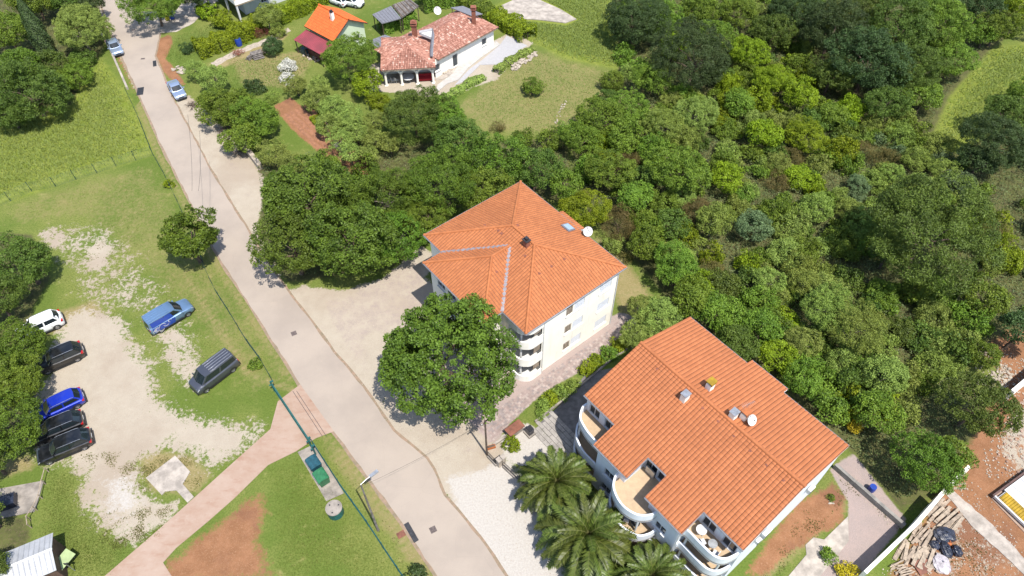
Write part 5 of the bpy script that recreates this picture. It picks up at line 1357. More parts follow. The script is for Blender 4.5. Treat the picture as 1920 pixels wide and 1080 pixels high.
# walking from vb to rec keeps the outside on the right?  normal of a->b is (d.y,-d.x)
a_, b_ = pu(uw, vb), pu(uw, rec)
d_ = Vector((b_[0] - a_[0], b_[1] - a_[1])); nr = Vector((d_.y, -d_.x))
if nr.dot(Vector(UU[:2])) < 0: a_, b_ = b_, a_; flipSE = True
else: flipSE = False
LSE = abs(rec - vb)
holesSE = []
vr = sum(w[0] for w in winSE if w[2] == 'r') / 3; vl = sum(w[0] for w in winSE if w[2] == 'l') / 3
for (v_, z, kk) in winSE:
    v_ = vr if kk == 'r' else vl
    s_ = (rec - v_) if flipSE else (v_ - vb)
    if kk == 'r': holesSE.append((s_ - .8, s_ + .8, z - .62, z + .62, 'r'))
    else:
        holesSE.append((s_ - .72, s_ + .62, z - .62, z + .62, 'l'))
        s2 = s_ - 1.32 if flipSE else s_ + 1.32
        holesSE.append((s2 - .42, s2 + .42, z - .62, z + .62, 'd'))
facade(mb, a_, b_, 0, ZW, [h[:4] for h in holesSE])
def corner(*uvs):
    q = [pu(*t_) for t_ in uvs]; return q
# remaining outline, walked so that the outside lies on the right
def wallrun(uvs, holes={}, z1=ZW):
    q = [pu(*t_) for t_ in uvs]
    for i in range(len(q) - 1):
        facade(mb, q[i], q[i + 1], 0, z1, holes.get(i, ()))
run = [(uw, vb), (ui, vb), (ui, vi), (j1 + .45, vi), (j1 + .45, wv - .45), (j2 - .45, wv - .45), (j2 - .45, vi), (13.0, vi), (13.0, rec), (uw, rec)]
q0, q1 = Vector(pu(*run[0])), Vector(pu(*run[1])); nr = Vector(((q1 - q0).y, -(q1 - q0).x))
if nr.dot(Vector((-VV)[:2])) < 0: run = run[::-1]
hol = {}
for i in range(len(run) - 1):
    L_ = math.dist(run[i], run[i + 1])
    if L_ > 8: hol[i] = [(s_ - .6, s_ + .6, z + .9, z + 2.2) for s_ in (L_ * .2, L_ * .4, L_ * .62, L_ * .82) for z in FL]
    elif 2 < L_ < 4.5 and i in (7, 8, 0, 1): hol[i] = [(L_ / 2 - .7, L_ / 2 + .7, z + .1, z + 2.2) for z in FL]
wallrun(run, hol)
mb.build('wall', M['cream_wall'], A)
for h in holesSE:
    if h[4] == 'd':
        w = window(A, a_, b_, h[:4], glass='glass', mull=0, sill=True)
        mbx = MB(); dd = (Vector(b_) - Vector(a_)).normalized(); q = Vector(a_) + dd * (h[0] + h[1]) / 2
        rr = random.Random(int(h[2] * 10))
        base = Vector((q.x, q.y, (h[2] + h[3]) / 2)); nn = Vector((dd.y, -dd.x, 0)); rot = Matrix((Vector((dd.x, dd.y, 0)), -nn, Z3)).transposed()
        for i in range(4): mbx.box(base + rot @ Vector((-.3 + .2 * i, .02, rr.uniform(-.05, .1))), (.15, .03 + .02 * (i % 2), 1.0 + rr.uniform(-.2, .1)), rot)
        mbx.build('curtain', M['pale_wood'], A)
    else: window(A, a_, b_, h[:4], mull=1, shut=1.0, sill=True)
for i, hs in hol.items():
    for h in hs: window(A, pu(*run[i]), pu(*run[i + 1]), h)
# rounded corner balconies
cor = arcpts([(12.95, -.16), (14.1, -.08), (14.85, -.16), (15.3, -.50), (uw + .05, -1.05), (uw + .05, rec)], 7)
inner = [(13.0, rec), (12.95, rec)]
for i, z in enumerate(FL):
    slab(A, 'balcony_floor', cor + [(12.95, rec)], z - .20 if i else 0.02, z + .02 if i else .12, M['white_paint'], FA)
    poly_wall(A, 'balcony_parapet', cor, z - .22 if i else 0, z + .95, .12, M['white_wall'], FA, inward=-1)
    mb2 = MB(); mb2.disc(P(14.75, -.42), .11, z + .1, z + 2.7, 12); o = mb2.build('column', M['white_paint'], A, smooth=40)
poly_wall(A, 'roof_band', cor, ZE - 1.0, ZE - .16, .12, M['white_wall'], FA, inward=-1)
for z in FL:
    a2, b2 = run[[i for i in range(len(run) - 1) if set(run[i:i + 2]) == {(13.0, rec), (uw, rec)}][0]], (0, 0)
    mb2 = MB(); mb2.box(P(14.9, rec + .04, z + 1.15), (1.3, .05, 2.1), Matrix((UU, VV, Z3)).transposed()); o = mb2.build('balcony_door', M['glass'], A)
    mb2 = MB(); mb2.box(P(uw - .16, rec + .45, z + 1.75), (.03, .8, 1.2), Matrix((UU, VV, Z3)).transposed()); mb2.build('awning_blind', M['wood'], A)
for v_ in (rec - .15, vb + .15):
    mb2 = MB(); mb2.tube([P(uw + .07, v_, .1), P(uw + .07, v_, ZE - .35), P(LA, v_, ZE - .08)], .045, 8); mb2.build('downpipe', M['white_plastic'], A)
# chimney, skylight, vents
c = FA.uv(G(987, 462, ridA - .25)); CP = P(c[0], c[1], ridA - .9)
mb = MB(); RM = Matrix((UU, VV, Z3)).transposed(); mb.box((0, 0, .75), (.5, .42, 1.5), RM); ch = mb.build('chimney', M['brick_red'], A, loc=CP)
mb = MB(); mb.box((0, 0, 1.56), (.7, .6, .08), RM); mb.box((0, 0, 1.74), (.34, .3, .28), RM); mb.build('chimney_cap', M['dark_metal'], ch)
mb = MB(); mb.box(VV * .36 + Z3 * .38, (.8, .3, .06), RM); mb.build('flashing', M['galv'], ch)
def on_roofA(px, py, guess=ridA - 1.0):
    """point of the roof seen at that pixel"""
    z = guess
    for _ in range(14):
        u, v = FA.uv(G(px, py, z)); m_ = min(-v, v + WA, u, LA - u); zz = ZE + SLA * m_
        if j1 < u < j2 and v > -wh:
            zz = max(zz, ZE + SLA * min(wh - abs(u - wm), wv - v))
        z = zz
    return u, v, z
u, v, z = on_roofA(1065, 428); an = math.atan2(SLA, 1)
tilt = Matrix.Rotation(0, 3, 'X'); upv = (VV + Z3 * SLA).normalized(); nn = UU.cross(upv); nn = nn if nn.z > 0 else -nn
RS = Matrix((UU, upv, nn)).transposed()
mb = MB(); mb.box((0, 0, .08), (1.15, 1.0, .14), RS); sk = mb.build('skylight', M['gutter'], A, loc=P(u, v, z + .05))
mb = MB(); mb.box(RS @ Vector((0, 0, .165)), (.9, .76, .02), RS); mb.build('pane', M['skylight'], sk)
for px, py in ((909.7, 423), (970, 423), (935, 432.7), (941, 437.8), (985.5, 480), (1011, 513), (1034, 499.6), (1058, 486), (931, 510)):
    u, v, z = on_roofA(px, py); roof_vent(A, FA, u, v, z + .05, .17)
u, v, z = on_roofA(1101, 440); dish(FA.o + P(u, v + .1, z - .1), math.radians(-70), math.radians(40), .5, 'round white satellite dish at the back eave of the hipped roof', mast=.75)

# ================================================================== salmon-roofed apartment house
ZR = 10.0; SLB = .30
rb = G(1201, 642.5, ZR); FB = Frame(rb); P = FB.P; LB = 16.95
B = empty('apartment_house', FB.o, 0, 'white three-storey apartment house with a stepped salmon tiled gable roof and curved balconies', 'apartment building')
fv, fo, bv, bo = 6.41, 8.70, 6.87, 7.62
ub = [0, 3.64, 7.43, 9.40, 13.18, LB]; vbk = [fv, fo, fv, fo, fv]
kb = math.hypot(1, SLB)
zf = lambda v_: ZR - SLB * abs(v_)
fp = [[(ub[i], 0), (ub[i + 1], 0), (ub[i + 1], vbk[i] * kb), (ub[i], vbk[i] * kb)] for i in range(5)]
def mirror(pcs): return [[(a, -b_) for a, b_ in p] for p in pcs]
roof_tiles(B, FB, mirror(fp), P(0, 0, ZR) + lift_, UU, -VV + Z3 * SLB, M['roof_orange_b'], tw=.345, row=.345, amp=.055, lip=.06, seed=11)
bb = [0, 6.65, 10.50, LB]; bvv = [bv, bo, bv]
bp = [[(bb[i], 0), (bb[i + 1], 0), (bb[i + 1], bvv[i] * kb), (bb[i], bvv[i] * kb)] for i in range(3)]
roof_tiles(B, FB, mirror(bp), P(0, 0, ZR) + lift_, UU, VV + Z3 * SLB, M['roof_orange_b'], tw=.345, row=.345, amp=.055, lip=.06, seed=12)
deck(B, [[P(ub[i], 0, ZR), P(ub[i + 1], 0, ZR), P(ub[i + 1], vbk[i], zf(vbk[i])), P(ub[i], vbk[i], zf(vbk[i]))] for i in range(5)], M['white_paint'], drop=.03)
deck(B, [[P(bb[i + 1], 0, ZR), P(bb[i], 0, ZR), P(bb[i], -bvv[i], zf(bvv[i])), P(bb[i + 1], -bvv[i], zf(bvv[i]))] for i in range(3)], M['white_paint'], drop=.03)
ridge(B, P(0, 0, ZR), P(LB, 0, ZR), M['roof_orange_b'], .15)
for i in range(5): gutter(B, [P(ub[i], vbk[i] + .07, zf(vbk[i]) - .03), P(ub[i + 1], vbk[i] + .07, zf(vbk[i]) - .03)])
for i in range(3): gutter(B, [P(bb[i], -bvv[i] - .07, zf(bvv[i]) - .03), P(bb[i + 1], -bvv[i] - .07, zf(bvv[i]) - .03)])
for u_, v0, v1 in ((ub[1], fv, fo), (ub[2], fv, fo), (ub[3], fv, fo), (ub[4], fv, fo)):
    mb = MB(); a2, b2 = P(u_ , v0, zf(v0) - .04), P(u_, v1, zf(v1) - .04); mb.tube([a2, b2], .05, 6); mb.build('verge_trim', M['gutter'], B)
# walls
wu0, wu1 = .12, LB - .12; wf = fv - .35; wo = fo - .35; wb = -bv + .45
run = [(wu0, wf), (ub[1] + .3, wf), (ub[1] + .3, wo), (ub[2] - .35, wo), (ub[2] - .35, wf), (ub[3] + .35, wf), (ub[3] + .35, wo), (ub[4] - .3, wo), (ub[4] - .3, wf), (wu1, wf), (wu1, 0), (wu1, wb), (wu0, wb), (wu0, 0), (wu0, wf)]
q = [P(*r_) for r_ in run]
ar = sum(q[i].x * q[i + 1].y - q[i + 1].x * q[i].y for i in range(len(q) - 1))
if ar < 0: run = run[::-1]
mb = MB(); FLB = [0.0, 2.75, 5.50]; hb = {}
for i in range(len(run) - 1):
    (u0, v0), (u1, v1) = run[i], run[i + 1]
    L_ = math.dist((u0, v0), (u1, v1)); za, zb = zf(v0) - .17, zf(v1) - .17; hh = []
    if abs(v0 - v1) < .01 and v0 > 0:
        if abs(v0 - wf) < .01 and L_ > 1.5:      # recessed: balcony doors
            nd = 1 if L_ < 2.2 else 2
            for z in FLB:
                for k in range(nd): s_ = L_ * (k + .5) / nd; hh.append((s_ - .62, s_ + .62, z + .12, z + 2.2))
        elif abs(v0 - wo) < .01:
            for z in FLB[:2]:
                hh.append((L_ / 2 - .55, L_ / 2 + .55, z + 1.0, z + 2.2))
    if v0 < -3 and v1 < -3 and abs(v0 - v1) < .01:
        for z in FLB:
            for k in range(5): s_ = L_ * (k + .5) / 5; hh.append((s_ - .6, s_ + .6, z + .9, z + 2.1))
    if abs(u0 - u1) < .01 and L_ > 5 and u0 < 5:
        for z in FLB:
            for s_ in (L_ * .35, L_ * .7): hh.append((s_ - .45, s_ + .45, z + 1.0, z + 2.1))
    hb[i] = hh; facade(mb, P(u0, v0), P(u1, v1), 0, (za, zb), hh)
mb.build('wall', M['shaded_white_wall'], B)
for i, hs in hb.items():
    for h in hs: window(B, P(*run[i]), P(*run[i + 1]), h, sill=(h[3] - h[2] < 1.5))
def balcony(ctrl, back_, z, top=.98, low=-.25, n=8, name='balcony', floor_mat='terrace_tile', ext=None):
    crv = arcpts(ctrl, n)
    fl = slab(B, 'balcony_floor', crv + back_, z - .18, z + .03, M[floor_mat], FB)
    p_ = poly_wall(B, 'balcony_parapet', crv, z + low, z + top, .16, M['shaded_white_wall'], FB, inward=inw)
    return crv
# which side is inside: test on the first curve
inw = 1
c1 = [(.05, wf), (.1, 6.65), (.75, 7.50), (1.95, 7.90), (3.0, 8.0), (3.95, 8.05)]
p0, p1 = P(*c1[2]), P(*c1[3]); d_ = (p1 - p0).normalized(); nrm = Vector((-d_.y, d_.x, 0)); inw = 1 if nrm.dot(-VV) > 0 else -1
backs = [(ub[1] + .35, wf - .0), (.05, wf)]
balcony(c1, backs, FLB[2])
c1b = [(.0, wf), (.05, 6.9), (.95, 7.85), (2.2, 8.30), (3.3, 8.35), (3.95, 8.30)]
balcony(c1b, backs, FLB[1]); balcony(c1b, backs, .12, low=-.12)
c2 = [(6.35, wo - .02), (6.45, 9.0), (7.15, 9.80), (8.5, 10.22), (9.8, 9.90), (10.55, 9.05), (10.70, wo - .02)]
backs2 = [(ub[3] + .40, wo - .02), (ub[3] + .36, wf), (ub[2] - .36, wf), (ub[2] - .4, wo - .02)]
balcony(c2, backs2, FLB[2])
c2b = [(6.35, wo - .02), (6.6, 9.25), (7.6, 10.10), (9.1, 10.45), (10.5, 10.0), (11.05, 9.15), (11.15, wo - .02)]
balcony(c2b, backs2, FLB[1]); balcony([(a, b_ + .35 if b_ > 9 else b_) for a, b_ in c2b], backs2, .12, low=-.12)
c3 = [(13.0, wo - .3), (13.1, 7.78), (14.5, 7.78), (15.7, 7.70), (16.45, 7.15), (16.80, wf)]
backs3 = [(ub[4] - .28, wf), (ub[4] - .28, wo - .3)]
for z in FLB[1:]: balcony(c3, backs3, z)
balcony(c3, backs3, .12, low=-.12)
# columns carrying the balconies
for u_, v_ in ((.9, 7.45), (7.6, 9.6), (9.9, 9.45), (13.3, 7.5), (16.2, 7.1)):
    for z in (0.15, 2.78): mb = MB(); mb.disc(P(u_, v_), .10, z, z + 2.45, 12); mb.build('column', M['white_paint'], B, smooth=40)
# downpipe on the projecting corner
mb = MB(); mb.tube([P(ub[4] - .20, wo + .08, 0), P(ub[4] - .20, wo + .08, zf(fo) - .1)], .05, 8); mb.build('downpipe', M['white_plastic'], B)
# ac units on the side wall
def acunit(parent, at_, nrm, s=(.85, .34, .62)):
    t_ = Vector((-nrm.y, nrm.x, 0)); rt = Matrix((t_, nrm, Z3)).transposed()
    mb = MB(); mb.box((0, 0, 0), s, rt); o = mb.build('air_conditioner', M['white_plastic'], parent, loc=at_)
    mb = MB(); fc = rt @ Vector((-.12, s[1] / 2 + .01, 0))
    for k in range(5): mb.box(fc + Z3 * (-.2 + .1 * k), (.5, .015, .02), rt)
    mb.build('fan_grille', M['dark_metal'], o); return o
acunit(B, P(wu1 + .22, 3.1, 6.2), UU); acunit(B, P(wu1 + .22, -3.0, 5.4), UU, (.7, .3, .55)); acunit(B, P(wu1 + .2, 3.9, 5.9), UU, (.5, .26, .4))
# chimneys with orange caps
def chimB(px, py, orange=True):
    z = ZR - 1
    for _ in range(10): u, v = FB.uv(G(px, py, z)); z = zf(v) + .6
    z = zf(v)
    mb = MB(); mb.box((0, 0, .35), (.5, .6, 1.1), RM); c_ = mb.build('chimney', M['white_wall'], B, loc=P(u, v, z))
    if orange:
        mb = MB(); mb.box((0, 0, 1.18), (.62, .72, .08), RM)
        for sx in (-1, 1): mb.box(RM @ Vector((sx * .26, 0, 1.02)), (.07, .6, .24), RM)
        mb.build('chimney_cap', M['yellow_sheet'] if px < 1360 else M['orange'], c_)
    else:
        mb = MB(); mb.box((0, 0, .93), (.62, .7, .06), RM); mb.build('chimney_cap', M['galv'], c_)
    return u, v, z
chimB(1332, 722); chimB(1397, 778); chimB(1285, 742, False)
u, v, z = chimB(1376, 776, False)
z0 = zf(0); u, v = FB.uv(G(1405, 787, z0 + .2)); dish(FB.o + P(u, v, zf(v)), math.radians(-55), math.radians(42), .46, 'round white satellite dish on the salmon roof beside the orange capped chimney', mast=.7)
t = empty('tv_aerial', FB.o + P(u - .7, v - .3, zf(v - .3)), .4, 'thin television aerial behind the orange capped chimney on the salmon roof', 'aerial')
mb = MB(); mb.tube([(0, 0, 0), (0, 0, 1.9)], .02, 6); mb.build('mast', M['galv'], t)
mb = MB(); mb.tube([(-.6, 0, 1.8), (.6, 0, 1.8)], .012, 5)
for k in range(9): mb.tube([(-.55 + k * .14, -.25 + .012 * k, 1.8), (-.55 + k * .14, .25 - .012 * k, 1.8)], .008, 4)
mb.build('antenna_rods', M['galv'], t)
for px, py in ((1232, 692), (1318, 765), (1347, 790), (1376, 818), (1407, 845), (1437, 872), (1469, 901)):
    z = ZR
    for _ in range(10): u, v = FB.uv(G(px, py, z)); z = zf(v)
    roof_vent(B, FB, u, v, z + .05, .15)
# things on the balconies
def table_round(loc, r_, h_, label, matn='white_plastic'):
    t = empty('round_table', loc, 0, label, 'table'); mb = MB(); mb.disc((0, 0), r_, h_ - .04, h_, 20); mb.build('tabletop', M[matn], t, smooth=40)
    for k in range(4):
        a = k * math.pi / 2 + .5; mb = MB(); mb.tube([(math.cos(a) * r_ * .7, math.sin(a) * r_ * .7, 0), (math.cos(a) * r_ * .5, math.sin(a) * r_ * .5, h_ - .04)], .025, 6); mb.build('leg', M[matn], t)
def chair(loc, rz, label, matn='white_plastic', grp=None):
    t = empty('chair', loc, rz, label, 'chair', grp); mb = MB(); mb.box((0, 0, .43), (.45, .45, .05)); mb.build('seat', M[matn], t)
    mb = MB(); mb.box((-.21, 0, .68), (.04, .42, .44)); mb.build('backrest', M[matn], t)
    for x in (-.18, .18):
        for y in (-.18, .18): mb = MB(); mb.tube([(x, y, 0), (x, y, .41)], .02, 5); mb.build('leg', M[matn], t)
BO = FB.o
table_round(BO + P(13.75, 6.75, 5.54), .42, .72, 'white round table on the top right balcony of the salmon roofed house')
chair(BO + P(14.4, 7.3, 5.54), .4, 'white chair on the top right balcony, left one')
table_round(BO + P(15.0, 6.9, 5.54), .36, .7, 'dark round table on the top right balcony of the salmon roofed house', 'galv')
chair(BO + P(15.6, 7.2, 5.54), 2.4, 'white chair on the top right balcony, nearest the rounded end')
table_round(BO + P(9.6, 9.2, 2.79), .38, .72, 'dark table on the middle curved balcony one floor below the big terrace', 'dark_metal')
chair(BO + P(8.9, 9.5, 2.79), 1.2, 'white chair on the middle curved balcony beside a dark table')
mb = MB(); mb.box((0, 0, .5), (.9, .12, 1.0), RM); o = mb.build('door_screen', M['galv'], None, loc=BO + P(7.9, 6.25, 5.54)); tag(o, 'grey screen standing in the recess of the big roof terrace', 'screen')

# ================================================================== generic gabled house
def gable_house(name, label, cat, eaves_px, ze, zr, ridge_px, wallm, roofm, inset=.35, tw=.3, row=.4, amp=.03, win=()):
    pass
# ================================================================== vivid orange gabled house, top
def slope3(parent, pts, mat_, tw=.3, row=.38, amp=.035, lip=.03, seed=1, O=None):
    """tiles on the plane of pts[0], pts[1] (the eave) and pts[2]; outline pts, relative to parent"""
    a, b_ = Vector(pts[0]), Vector(pts[1]); e = (b_ - a).normalized(); n = e.cross(Vector(pts[2]) - a).normalized()
    up_ = n.cross(e)
    if up_.z < 0: up_ = -up_
    outline = [((Vector(p) - a).dot(e), (Vector(p) - a).dot(up_)) for p in pts]
    return roof_tiles(parent, None, [outline], a + Z3 * .01, e, up_, mat_, tw, row, amp, lip, seed)
def rel(o, *pts): return [Vector(p) - o for p in pts]

zeC, zrC = 3.3, 5.3
rC0 = G(597.8, 9, zrC); rC1 = G(653.6, 37.2, zrC); eC0 = G(560, 43.4, zeC); eC1 = G(610, 70, zeC)
dC = (rC1 - rC0); dC.z = 0; LC = dC.length; dC.normalize(); nC = Vector((-dC.y, dC.x, 0)); nC = nC if nC.dot(eC0 - rC0) > 0 else -nC
wC = ((eC0 - rC0).dot(nC) + (eC1 - rC1).dot(nC)) / 2
oC = Vector((rC0.x, rC0.y, 0))
C_ = empty('gabled_house', oC, 0, 'small pale green house with a vivid orange gable roof and a wine red lean-to', 'house')
Q = lambda s, w, z: dC * s + nC * w + Z3 * z
slope3(C_, [Q(0, wC, zeC), Q(LC, wC, zeC), Q(LC, 0, zrC), Q(0, 0, zrC)], M['roof_vivid'], seed=21, row=.42)
slope3(C_, [Q(0, -wC, zeC), Q(LC, -wC, zeC), Q(LC, 0, zrC), Q(0, 0, zrC)], M['roof_vivid'], seed=22, row=.42)
deck(C_, [[Q(0, wC, zeC), Q(LC, wC, zeC), Q(LC, 0, zrC), Q(0, 0, zrC)], [Q(0, -wC, zeC), Q(LC, -wC, zeC), Q(LC, 0, zrC), Q(0, 0, zrC)]], M['dark_wood'], drop=.02)
ridge(C_, Q(0, 0, zrC), Q(LC, 0, zrC), M['roof_vivid'])
mb = MB(); w_ = wC - .45; zi = zeC + (zrC - zeC) * .45 / wC - .15
run = [Q(.5, w_, 0), Q(.5, -w_, 0), Q(LC - .45, -w_, 0), Q(LC - .45, w_, 0), Q(.5, w_, 0)]
ar = sum(run[i].x * run[i + 1].y - run[i + 1].x * run[i].y for i in range(4))
if ar < 0: run = run[::-1]
wins = []
for i in range(4):
    a_, b_ = run[i], run[i + 1]; L_ = (b_ - a_).length
    hs = [(L_ * .25 - .4, L_ * .25 + .4, 1.1, 2.1), (L_ * .75 - .4, L_ * .75 + .4, 1.1, 2.1)]
    facade(mb, a_, b_, 0, zi, hs); wins += [(a_, b_, h) for h in hs]
for s_ in (.5, LC - .45):
    tri = [Q(s_, w_, zi), Q(s_, -w_, zi), Q(s_, 0, zrC - .17)]
    nn = (tri[1] - tri[0]).cross(tri[2] - tri[0]); out = dC if s_ > 1 else -dC
    mb.poly(tri if nn.dot(out) > 0 else tri[::-1])
mb.build('wall', M['green_wall'], C_)
for a_, b_, h in wins: window(C_, a_, b_, h, mull=0)
u_ = (G(629, 30, 5.1) - rC0).dot(dC); mb = MB(); RC = Matrix((dC, nC, Z3)).transposed(); mb.box((0, 0, .4), (.45, .45, 1.3), RC); ch = mb.build('chimney', M['white_wall'], C_, loc=Q(u_, .9, 4.9)); mb = MB(); mb.box((0, 0, 1.12), (.5, .5, .1), RC); mb.box((0, 0, 1.3), (.3, .3, .2), RC); mb.build('chimney_cap', M['dark_metal'], ch)
# lean-to
lz0, lz1 = 2.75, 2.2; LW = 4.2
l0, l1 = Q(.1, wC - .15, lz0), Q(LC - .3, wC - .15, lz0); pl0 = G(537, 66, lz1) - oC; LW = (pl0 - l0).dot(nC)
l2, l3 = Q(LC - .3, wC + LW, lz1), Q(.1, wC + LW, lz1)
mb = MB(); n = 22
for i in range(n):
    a0, a1 = l0.lerp(l1, i / n), l0.lerp(l1, (i + .5) / n); b0, b1 = l3.lerp(l2, i / n), l3.lerp(l2, (i + .5) / n); a2, b2 = l0.lerp(l1, (i + 1) / n), l3.lerp(l2, (i + 1) / n)
    h = Z3 * .06
    for q in ([a0, b0, b1 + h, a1 + h], [a1 + h, b1 + h, b2, a2]): mb.poly(q); mb.poly([p - Z3 * .02 for p in q[::-1]])
o = mb.build('lean_to_roof', M['wine'], C_)
for f_ in (.03, .35, .68, .97):
    q = l3.lerp(l2, f_) - nC * .2; mb = MB(); mb.box(Vector((q.x, q.y, 1.07)), (.12, .12, 2.15), RC); mb.build('post', M['dark_wood'], C_)
mb = MB(); mb.box(Q(LC * .5, wC + LW * .4, .45), (LC * .6, 1.0, .9), RC); o = mb.build('workbench', M['rust'], None, loc=oC); tag(o, 'rust red workbench under the wine red lean-to', 'workbench')
mb = MB(); mb.box(Q(LC * .2, wC + LW * .75, .5), (.9, .6, 1.0), RC); o = mb.build('garden_cabinet', M['teal_plastic'], None, loc=oC); tag(o, 'teal cabinet under the left corner of the wine red lean-to', 'cabinet')

# ================================================================== rustic house with mottled barrel tiles
zeD = 3.0
def hip(parent, c4, ze, slope, mat_, seed, ridge_on=True, inset=.4, **kw):
    """hipped roof over a rectangle fitted to four picked corner points (relative)"""
    a, b_, c, d = [Vector(p) for p in c4]
    ex = ((b_ - a) + (c - d)) / 2; ex.z = 0; L1 = ex.length; ex.normalize(); ey = Vector((-ex.y, ex.x, 0))
    if ey.dot(d - a) < 0: ey = -ey
    L2 = (((d - a) + (c - b_)) / 2).dot(ey); cen = (a + b_ + c + d) / 4; cen.z = 0
    if L1 < L2: ex, ey, L1, L2 = ey, ex, L2, L1
    o = cen - ex * L1 / 2 - ey * L2 / 2; h = L2 / 2; zr = ze + slope * h
    q = lambda s, t, z: o + ex * s + ey * t + Z3 * z
    A0, B0, C0, D0 = q(0, 0, ze), q(L1, 0, ze), q(L1, L2, ze), q(0, L2, ze); R0, R1 = q(h, h, zr), q(L1 - h, h, zr)
    sl = [[A0, B0, R1, R0], [C0, D0, R0, R1], [B0, C0, R1], [D0, A0, R0]]
    for i, s_ in enumerate(sl): slope3(parent, s_, mat_, seed=seed + i, **kw)
    deck(parent, sl, M['wood'], drop=.02)
    for x, y in ((A0, R0), (B0, R1), (C0, R1), (D0, R0), (R0, R1)): ridge(parent, x, y, mat_)
    return q, L1, L2, zr, ex, ey
rD = G(840, 80, 0); rD.z = 0
D_ = empty('rustic_house', rD, 0, 'low white house with mottled old barrel tiles, chimneys and an arcaded verandah', 'house')
kw = dict(tw=.24, row=.34, amp=.10, lip=.04)
c4 = [G(779, 57, zeD), G(872, 30, zeD), G(938, 50, zeD), G(822, 116, zeD)]
c4r = [p - rD for p in c4]
# right-hand block: front eave from (822,114) to (934,51)
a = G(822, 113, zeD) - rD; b_ = G(934, 52, zeD) - rD; exD = (b_ - a); exD.z = 0; LD1 = exD.length; exD.normalize(); eyD = Vector((-exD.y, exD.x, 0)); LD2 = 9.6
bk = G(859, 19, zeD) - rD; LD2 = (bk - a).dot(eyD)
qD, L1, L2, zrD, ex, ey = hip(D_, [a, b_, b_ + eyD * LD2, a + eyD * LD2], zeD, .40, M['roof_old'], 31, **kw)
d3a = G(703, 95, zeD) - rD; d3L = (a - d3a).dot(exD) + 3; d3D = 6.0; d3o = d3a - eyD * d3D
hip(D_, [d3o, d3o + exD * d3L, d3o + exD * d3L + eyD * d3D, d3o + eyD * d3D], zeD + .05, .38, M['roof_old'], 51, **kw)
# left front wing with verandah: front eave (712,134)-(816,128)
a2 = G(714, 133, zeD - .1) - rD; b2 = G(816, 127, zeD - .1) - rD; ex2 = (b2 - a2); ex2.z = 0; ex2.normalize(); ey2 = Vector((-ex2.y, ex2.x, 0)); LW2 = (b2 - a2).length; DW2 = 8.5
qW, W1, W2, zrW, ex_, ey_ = hip(D_, [a2, b2, b2 + ey2 * DW2, a2 + ey2 * DW2], zeD - .1, .36, M['roof_old'], 41, **kw)
# walls
mb = MB()
def rectwalls(mb, o, ex, ey, L1, L2, z1, ins, holes=None):
    c = [o + ex * ins + ey * ins, o + ex * (L1 - ins) + ey * ins, o + ex * (L1 - ins) + ey * (L2 - ins), o + ex * ins + ey * (L2 - ins)]
    out = []
    for i in range(4):
        p, r_ = c[i], c[(i + 1) % 4]; L_ = (r_ - p).length; hs = (holes or {}).get(i, [])
        facade(mb, p, r_, 0, z1, hs); out += [(p, r_, h) for h in hs]
    return out
aa = Vector((a.x, a.y, 0)); wD = rectwalls(mb, aa, exD, eyD, LD1, LD2, zeD - .02, .5, {0: [(LD1 - f_ - .5, LD1 - f_ + .5, z_, 2.1) for f_, z_ in ((12.5, 1), (9.0, .1), (3.0, 1))], 1: [(3, 4, 1, 2.1)]})
ab = Vector((a2.x, a2.y, 0)) + ey2 * 3.0; wD += rectwalls(mb, ab, ex2, ey2, LW2, DW2 - 3.0, zeD - .12, .5, {0: [(1.4, 2.4, .1, 2.1), (4.0, 5.2, .9, 2.0), (6.6, 7.5, .1, 2.1)]})
mb.build('wall', M['white_wall'], D_)
for p, r_, h in wD: window(D_, p, r_, h, mull=0, sill=h[2] > .5)
# arcade columns and arches
for k in range(4):
    s_ = .45 + k * (LW2 - .9) / 3; q = Vector((a2.x, a2.y, 0)) + ex2 * s_ + ey2 * .55
    mb = MB(); mb.disc((q.x, q.y), .17, 0.05, 2.3, 12); mb.box((q.x, q.y, 2.32), (.45, .45, .12)); mb.box((q.x, q.y, .12), (.45, .45, .14)); mb.build('column', M['white_wall'], D_, smooth=35)
    if k < 3:
        w_ = (LW2 - .9) / 3; mb = MB(); n = 12; pr = []
        th = .28
        for i in range(n + 1):
            t_ = math.pi * i / n; x = w_ / 2 - (w_ / 2 - .15) * math.cos(t_); z = 1.75 + .75 * math.sin(t_); pr.append((x, z))
        for i in range(n):
            x0, z0 = pr[i]; x1, z1 = pr[i + 1]
            F_ = [q + ex2 * x0 + Z3 * z0, q + ex2 * x1 + Z3 * z1, q + ex2 * x1 + Z3 * 2.80, q + ex2 * x0 + Z3 * 2.80]
            mb.poly([p - ey2 * th / 2 for p in F_]); mb.poly([p + ey2 * th / 2 for p in F_[::-1]]); mb.poly([F_[1] - ey2 * th / 2, F_[0] - ey2 * th / 2, F_[0] + ey2 * th / 2, F_[1] + ey2 * th / 2])
        mb.build('arch', M['white_wall'], D_)
